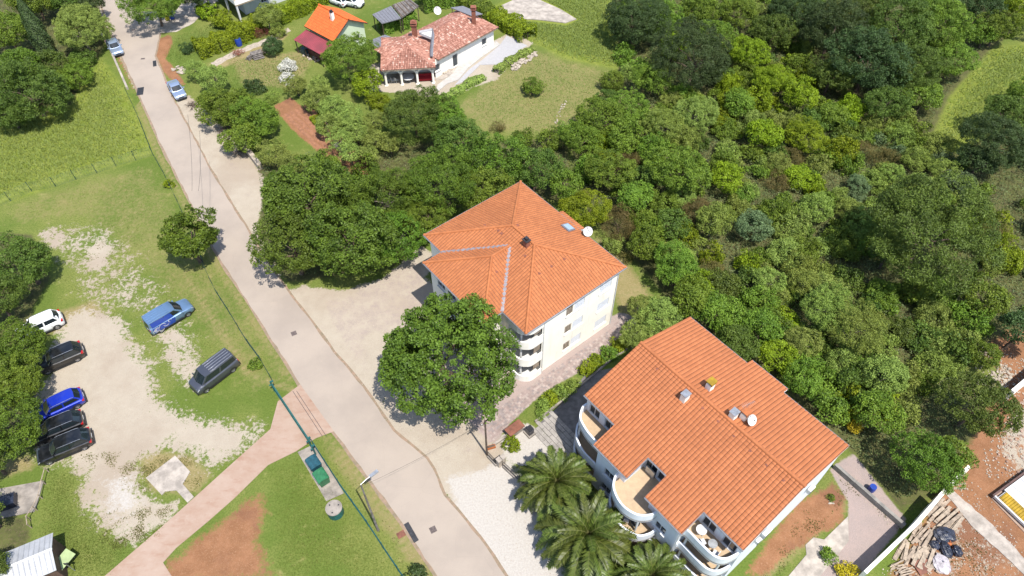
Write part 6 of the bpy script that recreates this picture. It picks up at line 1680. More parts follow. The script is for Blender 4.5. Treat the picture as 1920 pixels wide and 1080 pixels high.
# chimneys
def chimD(px, py, zt, w_, h_, cap):
    p = G(px, py, zt) - rD; mb = MB(); mb.box((0, 0, -h_ / 2), (w_, w_, h_)); c = mb.build('chimney', M['brick_red'], D_, loc=p)
    mb = MB(); mb.box((0, 0, .04), (w_ + .25, w_ + .25, .1))
    for sx in (-1, 1):
        for sy in (-1, 1): mb.box((sx * w_ * .4, sy * w_ * .4, .2), (.12, .12, .26))
    if cap == 'dome':
        for k in range(4): mb.box((0, 0, .36 + .08 * k), (w_ + .2 - .16 * k, w_ + .2 - .16 * k, .08))
    else: mb.box((0, 0, .37), (w_ + .2, w_ + .2, .09))
    mb.build('chimney_cap', M['brick_red'], c)
chimD(775.5, 46, 5.7, .7, 2.2, 'dome'); chimD(887.5, 17, 6.2, .6, 2.4, 'flat')
# the recessed roof terrace: white inner wall with dark edge
pT = [G(786, 62, 4.75), G(811, 57, 4.95), G(812, 67, 4.7), G(811, 72, 4.6)]; pT = [p - rD for p in pT]
mb = MB(); mb.raw([p + Z3 * .12 for p in pT] + [p - Z3 * .3 for p in pT], [(0, 1, 2, 3), (7, 6, 5, 4), (0, 3, 7, 4), (3, 2, 6, 7), (2, 1, 5, 6), (1, 0, 4, 5)]); mb.build('roof_light', M['white_paint'], D_)
mb = MB(); mb.tube([pT[0] + Z3 * .15, pT[1] + Z3 * .15, pT[2] + Z3 * .15, G(810, 88, 4.1) - rD + Z3 * .1, G(809, 108, 3.3) - rD + Z3 * .12], .22, 4); mb.build('valley_flashing', M['gutter'], D_)
dish(G(820, 31, 3.2), math.radians(-60), math.radians(35), .6, 'large cream satellite dish behind the house with mottled tiles', mast=1.0)
# red bench, table, seats in the verandah
vb0 = rD + Vector((a2.x, a2.y, 0))
t = empty('garden_sofa', vb0 + ex2 * (LW2 * .80) + ey2 * 1.5, math.atan2(ex2.y, ex2.x), 'red cushioned sofa under the right arch of the verandah', 'sofa')
mb = MB(); mb.box((0, 0, .3), (2.0, .8, .3)); mb.build('seat', M['red_cloth'], t)
mb = MB(); mb.box((0, .36, .6), (2.0, .16, .5)); mb.build('backrest', M['red_cloth'], t)
for s_ in (-1, 1): mb = MB(); mb.box((s_ * 1.05, 0, .42), (.12, .8, .45)); mb.build('armrest', M['red_cloth'], t)
table_round(vb0 + ex2 * (LW2 * .47) + ey2 * 1.5, .9, .75, 'white round table under the middle arch of the verandah')
for k in range(3): chair(vb0 + ex2 * (LW2 * (.10 + .07 * k)) + ey2 * 1.3, .5 * k, 'white garden chair under the left end of the verandah, ' + ('outermost', 'middle', 'nearest the column')[k], grp='white garden chairs under the verandah')
# flat grey canopy at its left, grey roofs behind
def flat_roof(name, label, cat, pts, z, mat_, posts=True, th=.12, ribs=0):
    P_ = [G(x, y, z) for x, y in pts]; o = Vector((P_[0].x, P_[0].y, 0)); t = empty(name, o, 0, label, cat)
    mb = MB(); mb.prism([(p.x - o.x, p.y - o.y) for p in P_], z - th, z); mb.build('roof_sheet', mat_, t)
    if ribs:
        for i in range(ribs):
            f = (i + .5) / ribs; a_, b_ = P_[0].lerp(P_[1], f) - o, P_[3].lerp(P_[2], f) - o
            mb = MB(); mb.tube([Vector((a_.x, a_.y, z + .03)), Vector((b_.x, b_.y, z + .03))], .04, 4); mb.build('batten', mat_, t)
    if posts:
        c = sum(P_, Vector()) / len(P_)
        for p in P_:
            q = p.lerp(c, .08) - o; mb = MB(); mb.box((q.x, q.y, (z - th) / 2), (.12, .12, z - th)); mb.build('post', M['dark_wood'], t)
    return t
flat_roof('garden_canopy', 'flat grey canopy at the left end of the house with mottled tiles', 'canopy', [(690, 77), (722, 65), (744, 73), (712, 91)], 2.8, M['gutter'], ribs=4)
flat_roof('annexe_roof', 'grey flat roofed annexe behind the chimney of the house with mottled tiles', 'annexe', [(845, 14), (868, 11), (905, 26), (885, 30)], 4.0, M['gutter'])
flat_roof('log_shed', 'grey corrugated shed roof right of the orange roof', 'shed', [(698, 27), (733, 11), (752, 34), (716, 44)], 2.6, M['gutter'], ribs=7)
t = flat_roof('timber_shed', 'silvered timber shed roof of loose boards at the top edge', 'shed', [(735, 10), (768, -2), (785, 12), (753, 33)], 2.5, M['grey_wood'])
for i in range(14):
    f = (i + .5) / 14; a_, b_ = G(735, 10, 2.5).lerp(G(768, -2, 2.5), f), G(753, 33, 2.5).lerp(G(785, 12, 2.5), f); o_ = t.location
    mb = MB(); mid = (a_ + b_) / 2 - Vector((o_.x, o_.y, 0)); d = (b_ - a_); L_ = d.length; mb.box((mid.x, mid.y, 2.54 + .03 * (i % 3)), (L_, .22, .03), Matrix.Rotation(math.atan2(d.y, d.x) + R.uniform(-.04, .04), 3, 'Z')); mb.build('board', M['grey_wood'] if i % 3 else M['dark_wood'], t)

# ================================================================== pale blue house, top left
cE = G(452, 43, 0); e1 = (G(600, -12, 0) - cE).normalized(); e2 = Vector((-e1.y, e1.x, 0))
if e2.x > 0: e2 = -e2
e2 = (G(392, 5, 0) - cE); e2 = (e2 - e1 * e2.dot(e1)).normalized()
E_ = empty('pale_blue_house', cE, 0, 'two-storey pale blue house with a white cornered balcony on columns at the top edge', 'house')
def q(s, t, z=0): return e1 * s + e2 * t + Z3 * z
mb = MB(); i0 = 1.8
pl = [q(i0, i0), q(16, i0 - .8 + .8), q(16, 12), q(i0, 12), q(i0, i0)]
ar = sum(pl[i].x * pl[i + 1].y - pl[i + 1].x * pl[i].y for i in range(4))
if ar < 0: pl = pl[::-1]
wE = []
for i in range(4):
    L_ = (pl[i + 1] - pl[i]).length; hs = [(L_ * f - .5, L_ * f + .5, z + .9, z + 2.1) for f in (.25, .55, .8) for z in (0, 2.9)]
    facade(mb, pl[i], pl[i + 1], 0, 6.0, hs); wE += [(pl[i], pl[i + 1], h) for h in hs]
mb.build('wall', M['grey_wall'], E_)
for a_, b_, h in wE: window(E_, a_, b_, h)
mb = MB(); mb.prism([(p.x, p.y) for p in (q(0, 0), q(6, 0), q(6, i0), q(i0, i0), q(i0, 9), q(0, 9))], 2.75, 2.95); mb.build('balcony_floor', M['terrace_tile'], E_)
for a_, b_ in (((0, 0), (6, 0)), ((0, 0), (0, 9))):
    p0, p1 = q(*a_), q(*b_); d = p1 - p0; rt = Matrix.Rotation(math.atan2(d.y, d.x), 3, 'Z'); c_ = (p0 + p1) / 2
    mb = MB(); mb.box(Vector((c_.x, c_.y, 3.3)), (d.length - .1, .1, .7), rt); mb.build('balcony_parapet', M['white_wall'], E_)
    mb = MB(); mb.tube([p0 + Z3 * 3.85, p1 + Z3 * 3.85], .04, 6)
    for k in range(8): pp = p0.lerp(p1, k / 7); mb.tube([pp + Z3 * 3.6, pp + Z3 * 3.85], .02, 5)
    mb.build('railing', M['white_paint'], E_)
for p in (q(.15, .15), q(5.8, .15), q(.15, 4.4), q(.15, 8.8)):
    mb = MB(); mb.box(Vector((p.x, p.y, 1.38)), (.28, .28, 2.75), Matrix.Rotation(math.atan2(e1.y, e1.x), 3, 'Z')); mb.build('column', M['white_paint'], E_)
rc = [q(.5, .5), q(17, .5), q(17, 13), q(.5, 13)]
cc = sum(rc, Vector()) / 4; mb = MB()
mb.raw([p + Z3 * 6.0 for p in rc] + [q(6.5, 6.7, 8.2), q(11, 6.7, 8.2)], [(0, 1, 5, 4), (1, 2, 5), (2, 3, 4, 5), (3, 0, 4), (3, 2, 1, 0)]); mb.build('roof', M['brick_red'], E_)

# ================================================================== white metal garden shed, lower left
zs_, zr_ = 2.5, 3.0
sA = G(21, 1031, zs_); sB = G(99.8, 998.5, zs_); rdg1 = G(96.7, 1029, zr_); rdg0 = G(30, 1056, zr_); sC = G(104, 1064.7, zs_); sD_ = G(20, 1100, zs_)
oS = Vector((rdg1.x, rdg1.y, 0)); SH = empty('metal_shed', oS, 0, 'white ribbed metal shed with a low gable roof at the lower left corner', 'shed')
dS = (sB - sA); dS.z = 0; dS.normalize(); nS = Vector((dS.y, -dS.x, 0)); W_ = (rdg1 - sB).dot(nS); LS = 6.2
qs = lambda s, w, z: dS * -s + nS * w + Z3 * z
for sg in (-1, 1):
    mb = MB(); mb.raw([qs(0, 0, zr_), qs(LS, 0, zr_), qs(LS, sg * W_, zs_), qs(0, sg * W_, zs_)] + [qs(0, 0, zr_ - .05), qs(LS, 0, zr_ - .05), qs(LS, sg * W_, zs_ - .05), qs(0, sg * W_, zs_ - .05)],
       [(0, 1, 2, 3) if sg > 0 else (3, 2, 1, 0), (7, 6, 5, 4) if sg > 0 else (4, 5, 6, 7), (0, 3, 7, 4), (3, 2, 6, 7), (2, 1, 5, 6)]); rf = mb.build('roof_panel', M['tin'], SH)
    for k in range(16):
        s_ = .2 + k * (LS - .4) / 15; mb = MB(); mb.tube([qs(s_, sg * .1, zr_ + .0), qs(s_, sg * (W_ - .05), zs_ + .02)], .035, 4); mb.build('rib', M['tin'], rf)
mb = MB(); mb.tube([qs(-.05, 0, zr_ + .03), qs(LS, 0, zr_ + .03)], .09, 6); mb.build('ridge_cap', M['white_paint'], SH)
mb = MB()
rw = [qs(.2, -W_ + .2, 0), qs(LS - .2, -W_ + .2, 0), qs(LS - .2, W_ - .2, 0), qs(.2, W_ - .2, 0), qs(.2, -W_ + .2, 0)]
ar = sum(rw[i].x * rw[i + 1].y - rw[i + 1].x * rw[i].y for i in range(4))
if ar < 0: rw = rw[::-1]
for i in range(4): facade(mb, rw[i], rw[i + 1], 0, zs_ - .02)
mb.build('wall', M['brown_panel'], SH)
mb = MB()
for s_, zz in ((.19, 0), (LS - .19, 0)):
    t3 = [qs(s_, -W_ + .2, zs_ - .02), qs(s_, W_ - .2, zs_ - .02), qs(s_, 0, zr_ - .06)]; mb.poly(t3); mb.poly(t3[::-1])
mb.build('gable', M['brown_panel'], SH)
# ================================================================== vehicles
def wheel_mesh(r_, w_=.2):
    mb = MB(); n = 22
    rings = [(r_ * .62, -w_ / 2), (r_ * .93, -w_ / 2), (r_, -w_ * .32), (r_, w_ * .32), (r_ * .93, w_ / 2), (r_ * .62, w_ / 2)]
    vs = [(math.cos(2 * math.pi * k / n) * a, y, math.sin(2 * math.pi * k / n) * a) for a, y in rings for k in range(n)]
    fs = [(j * n + k, j * n + (k + 1) % n, (j + 1) * n + (k + 1) % n, (j + 1) * n + k) for j in range(5) for k in range(n)]
    mb.raw(vs, fs); ty = mb.build('tyre', M['black_rubber'], smooth=40, mesh_only=True)
    mb = MB()
    for s_ in (-1, 1):
        y = s_ * w_ * .36
        for k in range(10):
            a = 2 * math.pi * k / 10; d = .17
            mb.poly([(0, y, 0), (math.cos(a - d) * r_ * .62, y, math.sin(a - d) * r_ * .62), (math.cos(a + d) * r_ * .62, y, math.sin(a + d) * r_ * .62)])
        mb.poly([(math.cos(2 * math.pi * k / 20) * r_ * .2, y * 1.1, math.sin(2 * math.pi * k / 20) * r_ * .2) for k in range(20)])
    vs = [(math.cos(2 * math.pi * k / n) * r_ * .62, y, math.sin(2 * math.pi * k / n) * r_ * .62) for y in (-w_ * .45, w_ * .45) for k in range(n)]
    mb.raw(vs, [(k, (k + 1) % n, n + (k + 1) % n, n + k) for k in range(n)])
    rm_ = mb.build('rim', M['rim'], mesh_only=True)
    return ty, rm_
WH = wheel_mesh(.33)

def loft(stations, mat_, name, parent, smooth=38):
    """stations: (x, half width, z bottom, z shoulder, z top, top half width); closed body shell"""
    rings = []
    for x, w, zb, zs, zt, wt in stations:
        h = [(w * .86, zb), (w * .97, zb + (zs - zb) * .22), (w, zb + (zs - zb) * .6), (w * .985, zs), (w * .93, zs + (zt - zs) * .55), (wt, zt), (wt * .5, zt + .012)]
        rings.append([(x, y, z) for y, z in h] + [(x, 0, zt + .016)] + [(x, -y, z) for y, z in h[::-1]])
    n = len(rings[0]); vs = [p for r_ in rings for p in r_]; fs = []
    for i in range(len(rings) - 1):
        for k in range(n):
            k2 = (k + 1) % n; fs.append((i * n + k, (i + 1) * n + k, (i + 1) * n + k2, i * n + k2))
    fs.append(tuple(range(n))); fs.append(tuple(range(len(vs) - 1, len(vs) - n - 1, -1)))
    mb = MB(); mb.raw(vs, fs); return mb.build(name, mat_, parent, smooth=smooth)

def quadp(mb, P_, off, inset=(0, 0, 0, 0)):
    mb.poly(P_)

def vehicle(name, label, cat, px, py, fx, fy, p, color, group=None, extra=None, hpix=.6):
    """car whose middle is seen at (px, py) and whose nose points towards pixel (fx, fy)"""
    c = G(px, py, hpix); f = G(fx, fy, hpix); an = math.atan2(f.y - c.y, f.x - c.x)
    t = empty(name, (c.x, c.y, 0.03), an, label, cat, group)
    L, W, H = p['L'], p['W'], p['H']; h = L / 2; w = W / 2; gc = .20; hood, belt, trunk = p['hood'], p['belt'], p['trunk']
    x0, x1, x2, x3 = p['cowl'], p['rf'], p['rr'], p['rb']
    mt = M[color]
    wr = .33; ax_f, ax_r = h - p.get('fo', .85), -h + p.get('ro', .85)
    st = [(h, w * .70, gc + .12, hood * .62, hood * .70, w * .60), (h - .08, w * .84, gc + .02, hood * .72, hood * .84, w * .70), (h - .30, w * .955, gc, hood * .80, hood * .93, w * .80),
          (h - .75, w, gc, hood * .88, hood * .985, w * .84), (x0 + .05, w, gc, belt * .90, hood, w * .86), (x0 - .35, w, gc, belt * .93, belt, w * .90), (0, w, gc, belt * .93, belt, w * .90),
          (x3 + .45, w, gc, belt * .93, belt, w * .90), (x3 + .02, w * .99, gc, belt * .90, max(trunk, belt * .98), w * .88), (-h + .22, w * .95, gc, trunk * .86, trunk * .985, w * .82), (-h + .06, w * .88, gc + .04, trunk * .78, trunk * .92, w * .76), (-h, w * .78, gc + .14, trunk * .66, trunk * .78, w * .66)]
    loft(st, mt, 'body', t)
    # cabin
    wb_, wt_ = w * .90, w * p.get('tap', .76); zb, zt = belt - .02, H
    base = [(x0, wb_ * .93), ((x0 + x3) / 2 + .2, wb_), (x3, wb_ * .92)]
    B_ = [Vector((x0, wb_ * .92, zb)), Vector((x3, wb_ * .92, zb))]; Tp = [Vector((x1, wt_ * .96, zt - .03)), Vector((x2, wt_ * .96, zt - .03))]
    mid = lambda a, b_, q: a.lerp(b_, q)
    Mf = lambda v: Vector((v.x, -v.y, v.z))
    L1, L2, L3, L4 = B_[0], B_[1], Tp[1], Tp[0]
    ctr_b = Vector(((x0 + x3) / 2, wb_, zb)); ctr_t = Vector(((x1 + x2) / 2, wt_ * 1.02, zt))
    mb = MB()
    for m_ in (lambda v: v, Mf):
        f1 = [m_(v) for v in (L1, L4, ctr_t, ctr_b)]; f2 = [m_(v) for v in (ctr_b, ctr_t, L3, L2)]
        for f_ in (f1, f2): mb.poly(f_ if m_ is Mf else f_[::-1])
    fcb = Vector((x0 + .14, 0, zb)); fct = Vector((x1 + .06, 0, zt + .015)); rcb = Vector((x3 - .12, 0, zb)); rct = Vector((x2 - .05, 0, zt + .012)); tc = Vector(((x1 + x2) / 2, 0, zt + .045))
    for m_, fl in ((lambda v: v, 0), (Mf, 1)):
        for f_ in ([L1, fcb, fct, L4], [L2, L3, rct, rcb], [L4, fct, tc, ctr_t], [ctr_t, tc, rct, L3]):
            g_ = [m_(v) for v in f_]; nn = (g_[1] - g_[0]).cross(g_[2] - g_[0]); cen = sum(g_, Vector()) / 4 - Vector((0, 0, .6))
            mb.poly(g_ if nn.dot(cen) > 0 else g_[::-1])
    mb.build('cabin', mt, t, smooth=50)
    # glass panels slightly proud of the cabin
    def pane(nm, quad, parent=t, sh=.90, off=.012):
        c_ = sum(quad, Vector()) / 4; nn = (quad[1] - quad[0]).cross(quad[2] - quad[0]).normalized()
        if nn.dot(c_ - Vector((0, 0, .5))) < 0: nn = -nn; quad = quad[::-1]
        mbp = MB(); o_ = [c_ + (v - c_) * sh + nn * off for v in quad]; i_ = [v - nn * (off + .01) for v in o_]
        mbp.raw(o_ + i_, [(0, 1, 2, 3), (0, 4, 5, 1), (1, 5, 6, 2), (2, 6, 7, 3), (3, 7, 4, 0)]); return mbp.build(nm, M['car_glass'], parent)
    for s_ in (1, -1):
        F_ = (lambda v: v) if s_ == 1 else Mf
        mbw = MB(); q_ = [F_(L1.lerp(L4, .04)), F_(fcb.lerp(fct, .04)), F_(fcb.lerp(fct, .93)), F_(L1.lerp(L4, .93))]
    def wind(nm, a, b_, c_, d, e, f_):
        mbp = MB(); nn = (c_ - a).cross(d - a).normalized();  cen = (a + d) / 2
        if nn.dot(Vector((a.x, 0, .4))) < 0: nn = -nn
        for q_ in ([a, b_, e, d], [b_, c_, f_, e]):
            q2 = [v + nn * .012 for v in q_]; n2 = (q2[1] - q2[0]).cross(q2[2] - q2[0]); mbp.poly(q2 if n2.dot(nn) > 0 else q2[::-1])
        return mbp.build(nm, M['car_glass'], t, smooth=60)
    q_ = lambda a, b_, s_: a.lerp(b_, s_)
    lo, hi = .05, .94
    Lb, Lt = q_(L1, L4, lo), q_(L1, L4, hi); Cb, Ct = q_(fcb, fct, lo), q_(fcb, fct, hi)
    sw = lambda v, s_=.93: Vector((v.x, v.y * s_, v.z))
    wind('windscreen', sw(Mf(Lb)), Cb, sw(Lb), sw(Mf(Lt)), Ct, sw(Lt))
    Lb, Lt = q_(L2, L3, .12), q_(L2, L3, .92); Cb, Ct = q_(rcb, rct, .12), q_(rcb, rct, .92)
    wind('rear_window', sw(Mf(Lb), .88), Cb, sw(Lb, .88), sw(Mf(Lt), .88), Ct, sw(Lt, .88))
    nwin = p.get('nw', 2)
    for s_ in (1, -1):
        F_ = (lambda v: v) if s_ == 1 else Mf
        a, b_, c_, d = L1.lerp(L4, .08), L2.lerp(L3, .08), L3.lerp(L2, .08), L4.lerp(L1, .08)
        top_m = ctr_t.lerp(ctr_b, .08); bot_m = ctr_b.lerp(ctr_t, .10)
        pane('side_window', [F_(v) for v in (L1.lerp(ctr_b, .10).lerp(L4, .07), bot_m.lerp(L1, .03), top_m.lerp(L4, .03), L4.lerp(ctr_t, .12).lerp(L1, .08))], sh=.96)
        if not p.get('panel'):
            pane('side_window', [F_(v) for v in (bot_m.lerp(L2, .03), L2.lerp(ctr_b, .08).lerp(L3, .10), L3.lerp(ctr_t, .08).lerp(L2, .10), top_m.lerp(L3, .03))], sh=.96)
        # door seams, handles, mirror
        mbh = MB(); mbh.box((x0 - .95, s_ * (w + .005), belt * .80), (.18, .03, .03)); mbh.build('door_handle', mt if color != 'p_black' else M['dark_metal'], t)
        mbs = MB()
        for xs_ in (x0 - .10, x0 - 1.12, x3 + .95): mbs.box((xs_, s_ * (w + .001), belt * .62), (.022, .012, belt * .55))
        mbs.box(((x0 + x3) / 2, s_ * (w + .002), gc + .24), ((x0 - x3) * .8, .012, .03)); mbs.build('door_seam', M['black_plastic'], t)
        mbm = MB(); mbm.box((x0 - .22, s_ * (w + .08), belt + .04), (.12, .22, .15)); mbm.build('wing_mirror', mt, t, smooth=30)
        for xx, nm in ((ax_f, 'wheel'), (ax_r, 'wheel')):
            we = empty('wheel', (xx, s_ * (w - .10), wr), 0); we.parent = t
            inst('tyre', WH[0], we); inst('rim', WH[1], we)
            mba = MB(); n = 12
            for k in range(n):
                a0, a1 = math.pi * k / n, math.pi * (k + 1) / n
                mba.poly([(xx + math.cos(a0) * .40, s_ * (w + .004), wr + math.sin(a0) * .40), (xx + math.cos(a1) * .40, s_ * (w + .004), wr + math.sin(a1) * .40), (xx + math.cos(a1) * .33, s_ * (w + .004), wr + math.sin(a1) * .33), (xx + math.cos(a0) * .33, s_ * (w + .004), wr + math.sin(a0) * .33)][::s_])
            mba.build('wheel_arch', M['black_plastic'], t)
        mbl = MB(); mbl.raw([(h - .02, s_ * w * .52, hood * .60), (h - .10, s_ * w * .86, hood * .66), (h - .34, s_ * w * .93, hood * .86), (h - .12, s_ * w * .60, hood * .84)], [(0, 1, 2, 3)]); 
        for v_i in range(4): pass
        ol = mbl.build('headlight', M['lamp_clear'], t); ol.location = (.03, s_ * .02, .03)
        tz = belt * .86 if H > 1.55 else trunk * .80
        mbt = MB(); mbt.box((-h + .13, s_ * w * .80, tz), (.22, .30, .16)); mbt.build('tail_light', M['lamp_red'], t, smooth=30)
    mb = MB(); mb.box((h - .03, 0, gc + .13), (.18, W * .74, .16)); mb.box((h - .01, 0, hood * .60), (.06, W * .42, .12)); mb.build('grille', M['black_plastic'], t)
    mb = MB(); mb.box((-h + .04, 0, gc + .16), (.20, W * .80, .22)); mb.build('rear_bumper', M['black_plastic'] if p.get('dkb', True) else mt, t, smooth=30)
    mb = MB(); mb.box((-h - .005, 0, trunk * .60), (.03, .50, .11)); mb.build('number_plate', M['white_plastic'], t)
    mb = MB()
    for s_ in (-1, 1): mb.box((0, s_ * (w - .02), gc + .03), (L * .5, .06, .12))
    mb.build('sill', M['black_plastic'], t)
    if p.get('rails'):
        for s_ in (-1, 1):
            mb = MB(); mb.tube([(x1 - .05, s_ * wt_ * .92, H), (x1 - .2, s_ * wt_ * .94, H + .06), (x2 + .2, s_ * wt_ * .94, H + .06), (x2 + .05, s_ * wt_ * .92, H)], .02, 6); mb.build('roof_rail', M['rim'], t)
    if p.get('ribs'):
        for k in range(5):
            y = (-.5 + k * .25) * W * .66; mb = MB(); mb.box(((x1 + x2) / 2 - .25, y, H + .035), ((x1 - x2) * .78, .05, .05)); mb.build('roof_rib', M['rim'] if color == 'p_grey' else mt, t)
    if p.get('aerial'):
        mb = MB(); mb.tube([(x2 + .2, 0, H), (x2 + .0, 0, H + .22)], .012, 5); mb.build('aerial', M['black_plastic'], t)
    if extra: extra(t, p)
    return t
SUV = dict(L=4.5, W=1.86, H=1.64, hood=1.02, belt=1.05, trunk=1.02, cowl=.98, rf=.42, rr=-1.62, rb=-2.02, rails=True, aerial=True)
HATCH = dict(L=4.25, W=1.78, H=1.48, hood=.92, belt=.95, trunk=.95, cowl=.98, rf=.38, rr=-1.45, rb=-1.92, aerial=True)
WAGON = dict(L=4.7, W=1.84, H=1.50, hood=.93, belt=.97, trunk=.96, cowl=1.00, rf=.40, rr=-1.70, rb=-2.15, rails=True)
SALOON = dict(L=4.4, W=1.72, H=1.42, hood=.90, belt=.93, trunk=.96, cowl=.90, rf=.30, rr=-.90, rb=-1.48, dkb=False, tap=.74)
VAN1 = dict(L=4.85, W=1.90, H=1.95, hood=1.18, belt=1.18, trunk=1.25, cowl=1.72, rf=1.02, rr=-2.20, rb=-2.36, ribs=True, tap=.82, fo=.80, ro=.95)
VAN2 = dict(L=4.85, W=1.90, H=1.90, hood=1.06, belt=1.15, trunk=1.25, cowl=1.30, rf=.62, rr=-2.24, rb=-2.38, ribs=True, tap=.82, fo=.85, ro=.95, panel=True)
vehicle('parked_car', 'white sport utility car half under the tree at the left of the car park', 'car', 75, 612, 38, 628, SUV, 'p_white')
vehicle('parked_car', 'black sport utility car parked alone between the white car and the blue car', 'car', 112, 672, 75, 688, SUV, 'p_black')
vehicle('parked_car', 'bright blue estate car, the only blue car in the car park row', 'car', 108, 762, 70, 780, WAGON, 'p_blue')
vehicle('parked_car', 'black hatchback between the bright blue car and the lowest black car', 'car', 106, 803, 70, 818, WAGON, 'p_black')
vehicle('parked_car', 'black estate car, lowest of the car park row, next to the grass', 'car', 121, 837, 80, 854, WAGON, 'p_black')
vehicle('parked_van', 'dark grey minibus with ribbed roof on the grass beside the fence', 'van', 402, 700, 368, 726, VAN1, 'p_grey')
def livery(t, p):
    w = p['W'] / 2
    for s_ in (-1, 1):
        mb = MB(); y = s_ * (w + .014)
        P_ = [(.15, y, .42), (-2.1, y * .985, .42), (-2.15, y * .985, 1.12), (.35, y, 1.12)]
        mb.poly(P_ if s_ < 0 else P_[::-1]); mb.build('painted_panel', M['p_royal'], t)
        P_ = [(.25, s_ * .865, 1.20), (-2.1, s_ * .865, 1.20), (-2.1, s_ * .775, 1.82), (.05, s_ * .79, 1.82)]; P_ = [(a, b_ + s_ * .02, c) for a, b_, c in P_]
        mb = MB(); mb.poly(P_ if s_ < 0 else P_[::-1]); mb.build('painted_panel', M['p_royal'], t)
        for k, (cx, cz, r_, a0, a1) in enumerate(((-1.75, .75, .26, 0, 5.2), (-1.75, .75, .14, 0, 6.2), (-1.15, .80, .34, .2, 2.9), (-.75, .95, .30, 3.4, 5.6), (-.25, .98, .16, .3, 4.4), (-1.35, .58, .25, 3.2, 5.9), (-2.0, .60, .2, .5, 3.5))):
            mb = MB(); n = 14
            for i in range(n):
                q0, q1 = a0 + (a1 - a0) * i / n, a0 + (a1 - a0) * (i + 1) / n; th = .045 * math.sin(math.pi * (i + .5) / n) + .02; th2 = .045 * math.sin(math.pi * (i + 1.5) / n) + .02 if i < n - 1 else .02
                F_ = [(cx + r_ * math.cos(q0), s_ * (w + .020), cz + r_ * math.sin(q0)), (cx + r_ * math.cos(q1), s_ * (w + .020), cz + r_ * math.sin(q1)), (cx + (r_ + th) * math.cos(q1), s_ * (w + .020), cz + (r_ + th) * math.sin(q1)), (cx + (r_ + th) * math.cos(q0), s_ * (w + .020), cz + (r_ + th) * math.sin(q0))]
                mb.poly(F_ if s_ > 0 else F_[::-1])
            mb.build('white_swirl', M['white_paint'], t)
vehicle('parked_van', 'steel blue panel van with royal blue side panels and white swirls', 'van', 318, 593, 350, 574, VAN2, 'p_steel', extra=livery)
vehicle('parked_car', 'silver blue saloon parked on the left verge beside the pale low wall', 'car', 215, 88, 224, 104, SALOON, 'p_silver')
vehicle('parked_car', 'silver blue saloon parked on the right verge by the fruit garden', 'car', 331, 168, 341, 184, SALOON, 'p_silver')
vehicle('parked_car', 'white car behind the orange roof at the top edge, left one', 'car', 632, 0, 610, -8, HATCH, 'p_white')
vehicle('parked_car', 'white car behind the orange roof at the top edge, right one', 'car', 658, 3, 684, 8, HATCH, 'p_white')
# ================================================================== fences, poles, street things
def along(pts, stp):
    """points every stp metres along a polyline of world points"""
    out = [pts[0].copy()]; rem = stp
    for a, b_ in zip(pts[:-1], pts[1:]):
        L_ = (b_ - a).length; d = (b_ - a) / L_; s_ = rem
        while s_ <= L_: out.append(a + d * s_); s_ += stp
        rem = s_ - L_
    return out
def wire_fence(label, pts, h=1.4, stp=2.5, posts=None, wires=7, mesh=.28, mat_='fence_green', pr=.035, wr=.008, name='wire_fence'):
    P_ = [G(x, y, 0) for x, y in pts]; o = P_[0].copy(); t = empty(name, o, 0, label, 'fence')
    pp = [G(x, y, 0) for x, y in posts] if posts else along(P_, stp)
    for p in pp: mb = MB(); mb.tube([(0, 0, -.05), (0, 0, h + .08)], pr, 6); mb.build('post', M[mat_], t, loc=p - o)
    mb = MB()
    for k in range(wires):
        z = .08 + (h - .1) * k / (wires - 1); mb.tube([p - o + Z3 * z for p in P_], wr, 3, cap=False)
    for p in along(P_, mesh): mb.tube([p - o + Z3 * .05, p - o + Z3 * h], wr * .8, 3, cap=False)
    ob = mb.build('wire_mesh', M[mat_], t); tag(ob, kind='stuff'); return t
wire_fence('thin dark wire fence crossing between tall grass meadow and car park lawn', [(-30, 402), (0, 388), (60, 359), (105, 350), (143, 337), (182, 325), (218, 312), (255, 301), (288, 292)], 1.5,
           posts=[(20, 377), (60, 359), (105, 350), (143, 337), (182, 325), (218, 312), (255, 301), (288, 292)], wires=9, mesh=.3)
wire_fence('dark wire fence along the left side of the road above the lone round tree', [(240, 178), (262, 225), (288, 292), (312, 335), (330, 372), (352, 420), (385, 500)], 1.2, 2.6, wires=9, mesh=.3)
wire_fence('dark wire fence on the verge between the two vans and the road', [(385, 505), (405, 548), (432, 590), (462, 640), (490, 678), (515, 722)], 1.2, 2.6, wires=9, mesh=.3)
wire_fence('dark green panel fence from the gate down to the bottom edge', [(590, 838), (640, 915), (690, 985), (725, 1038), (760, 1090)], 1.35, 2.4, wires=16, mesh=.09, mat_='green_metal', pr=.04, wr=.011, name='panel_fence')
# low wall / kerb by the first silver car
def low_wall(label, pts, w, h, mat_, z0=0, cat='wall', name='low_wall', kind=None):
    P_ = [G(x, y, 0) for x, y in pts]; o = P_[0].copy(); t = empty(name, o, 0, label, cat)
    for a, b_ in zip(P_[:-1], P_[1:]):
        d = b_ - a; L_ = d.length; n = max(1, int(L_ / 1.6)); rt = Matrix.Rotation(math.atan2(d.y, d.x), 3, 'Z')
        for k in range(n):
            c_ = a.lerp(b_, (k + .5) / n) - o; hh = h * R.uniform(.96, 1.04); mb = MB(); mb.box(Vector((c_.x, c_.y, z0 + hh / 2)), (L_ / n - .015, w * R.uniform(.96, 1.04), hh), rt); mb.build('block', M[mat_], t)
    return t
low_wall('pale low kerb wall beside the first silver saloon', [(192, 66), (210, 100), (240, 168)], .28, .45, 'pale_concrete')
low_wall('old rough stone wall along the right side of the road below the fruit garden', [(455, 272), (468, 290), (490, 318)], .55, .9, 'stone')
low_wall('long grey wall with a pale top beside the building site', [(1606, 1088), (1700, 998), (1745, 946)], .30, 1.9, 'white_wall')
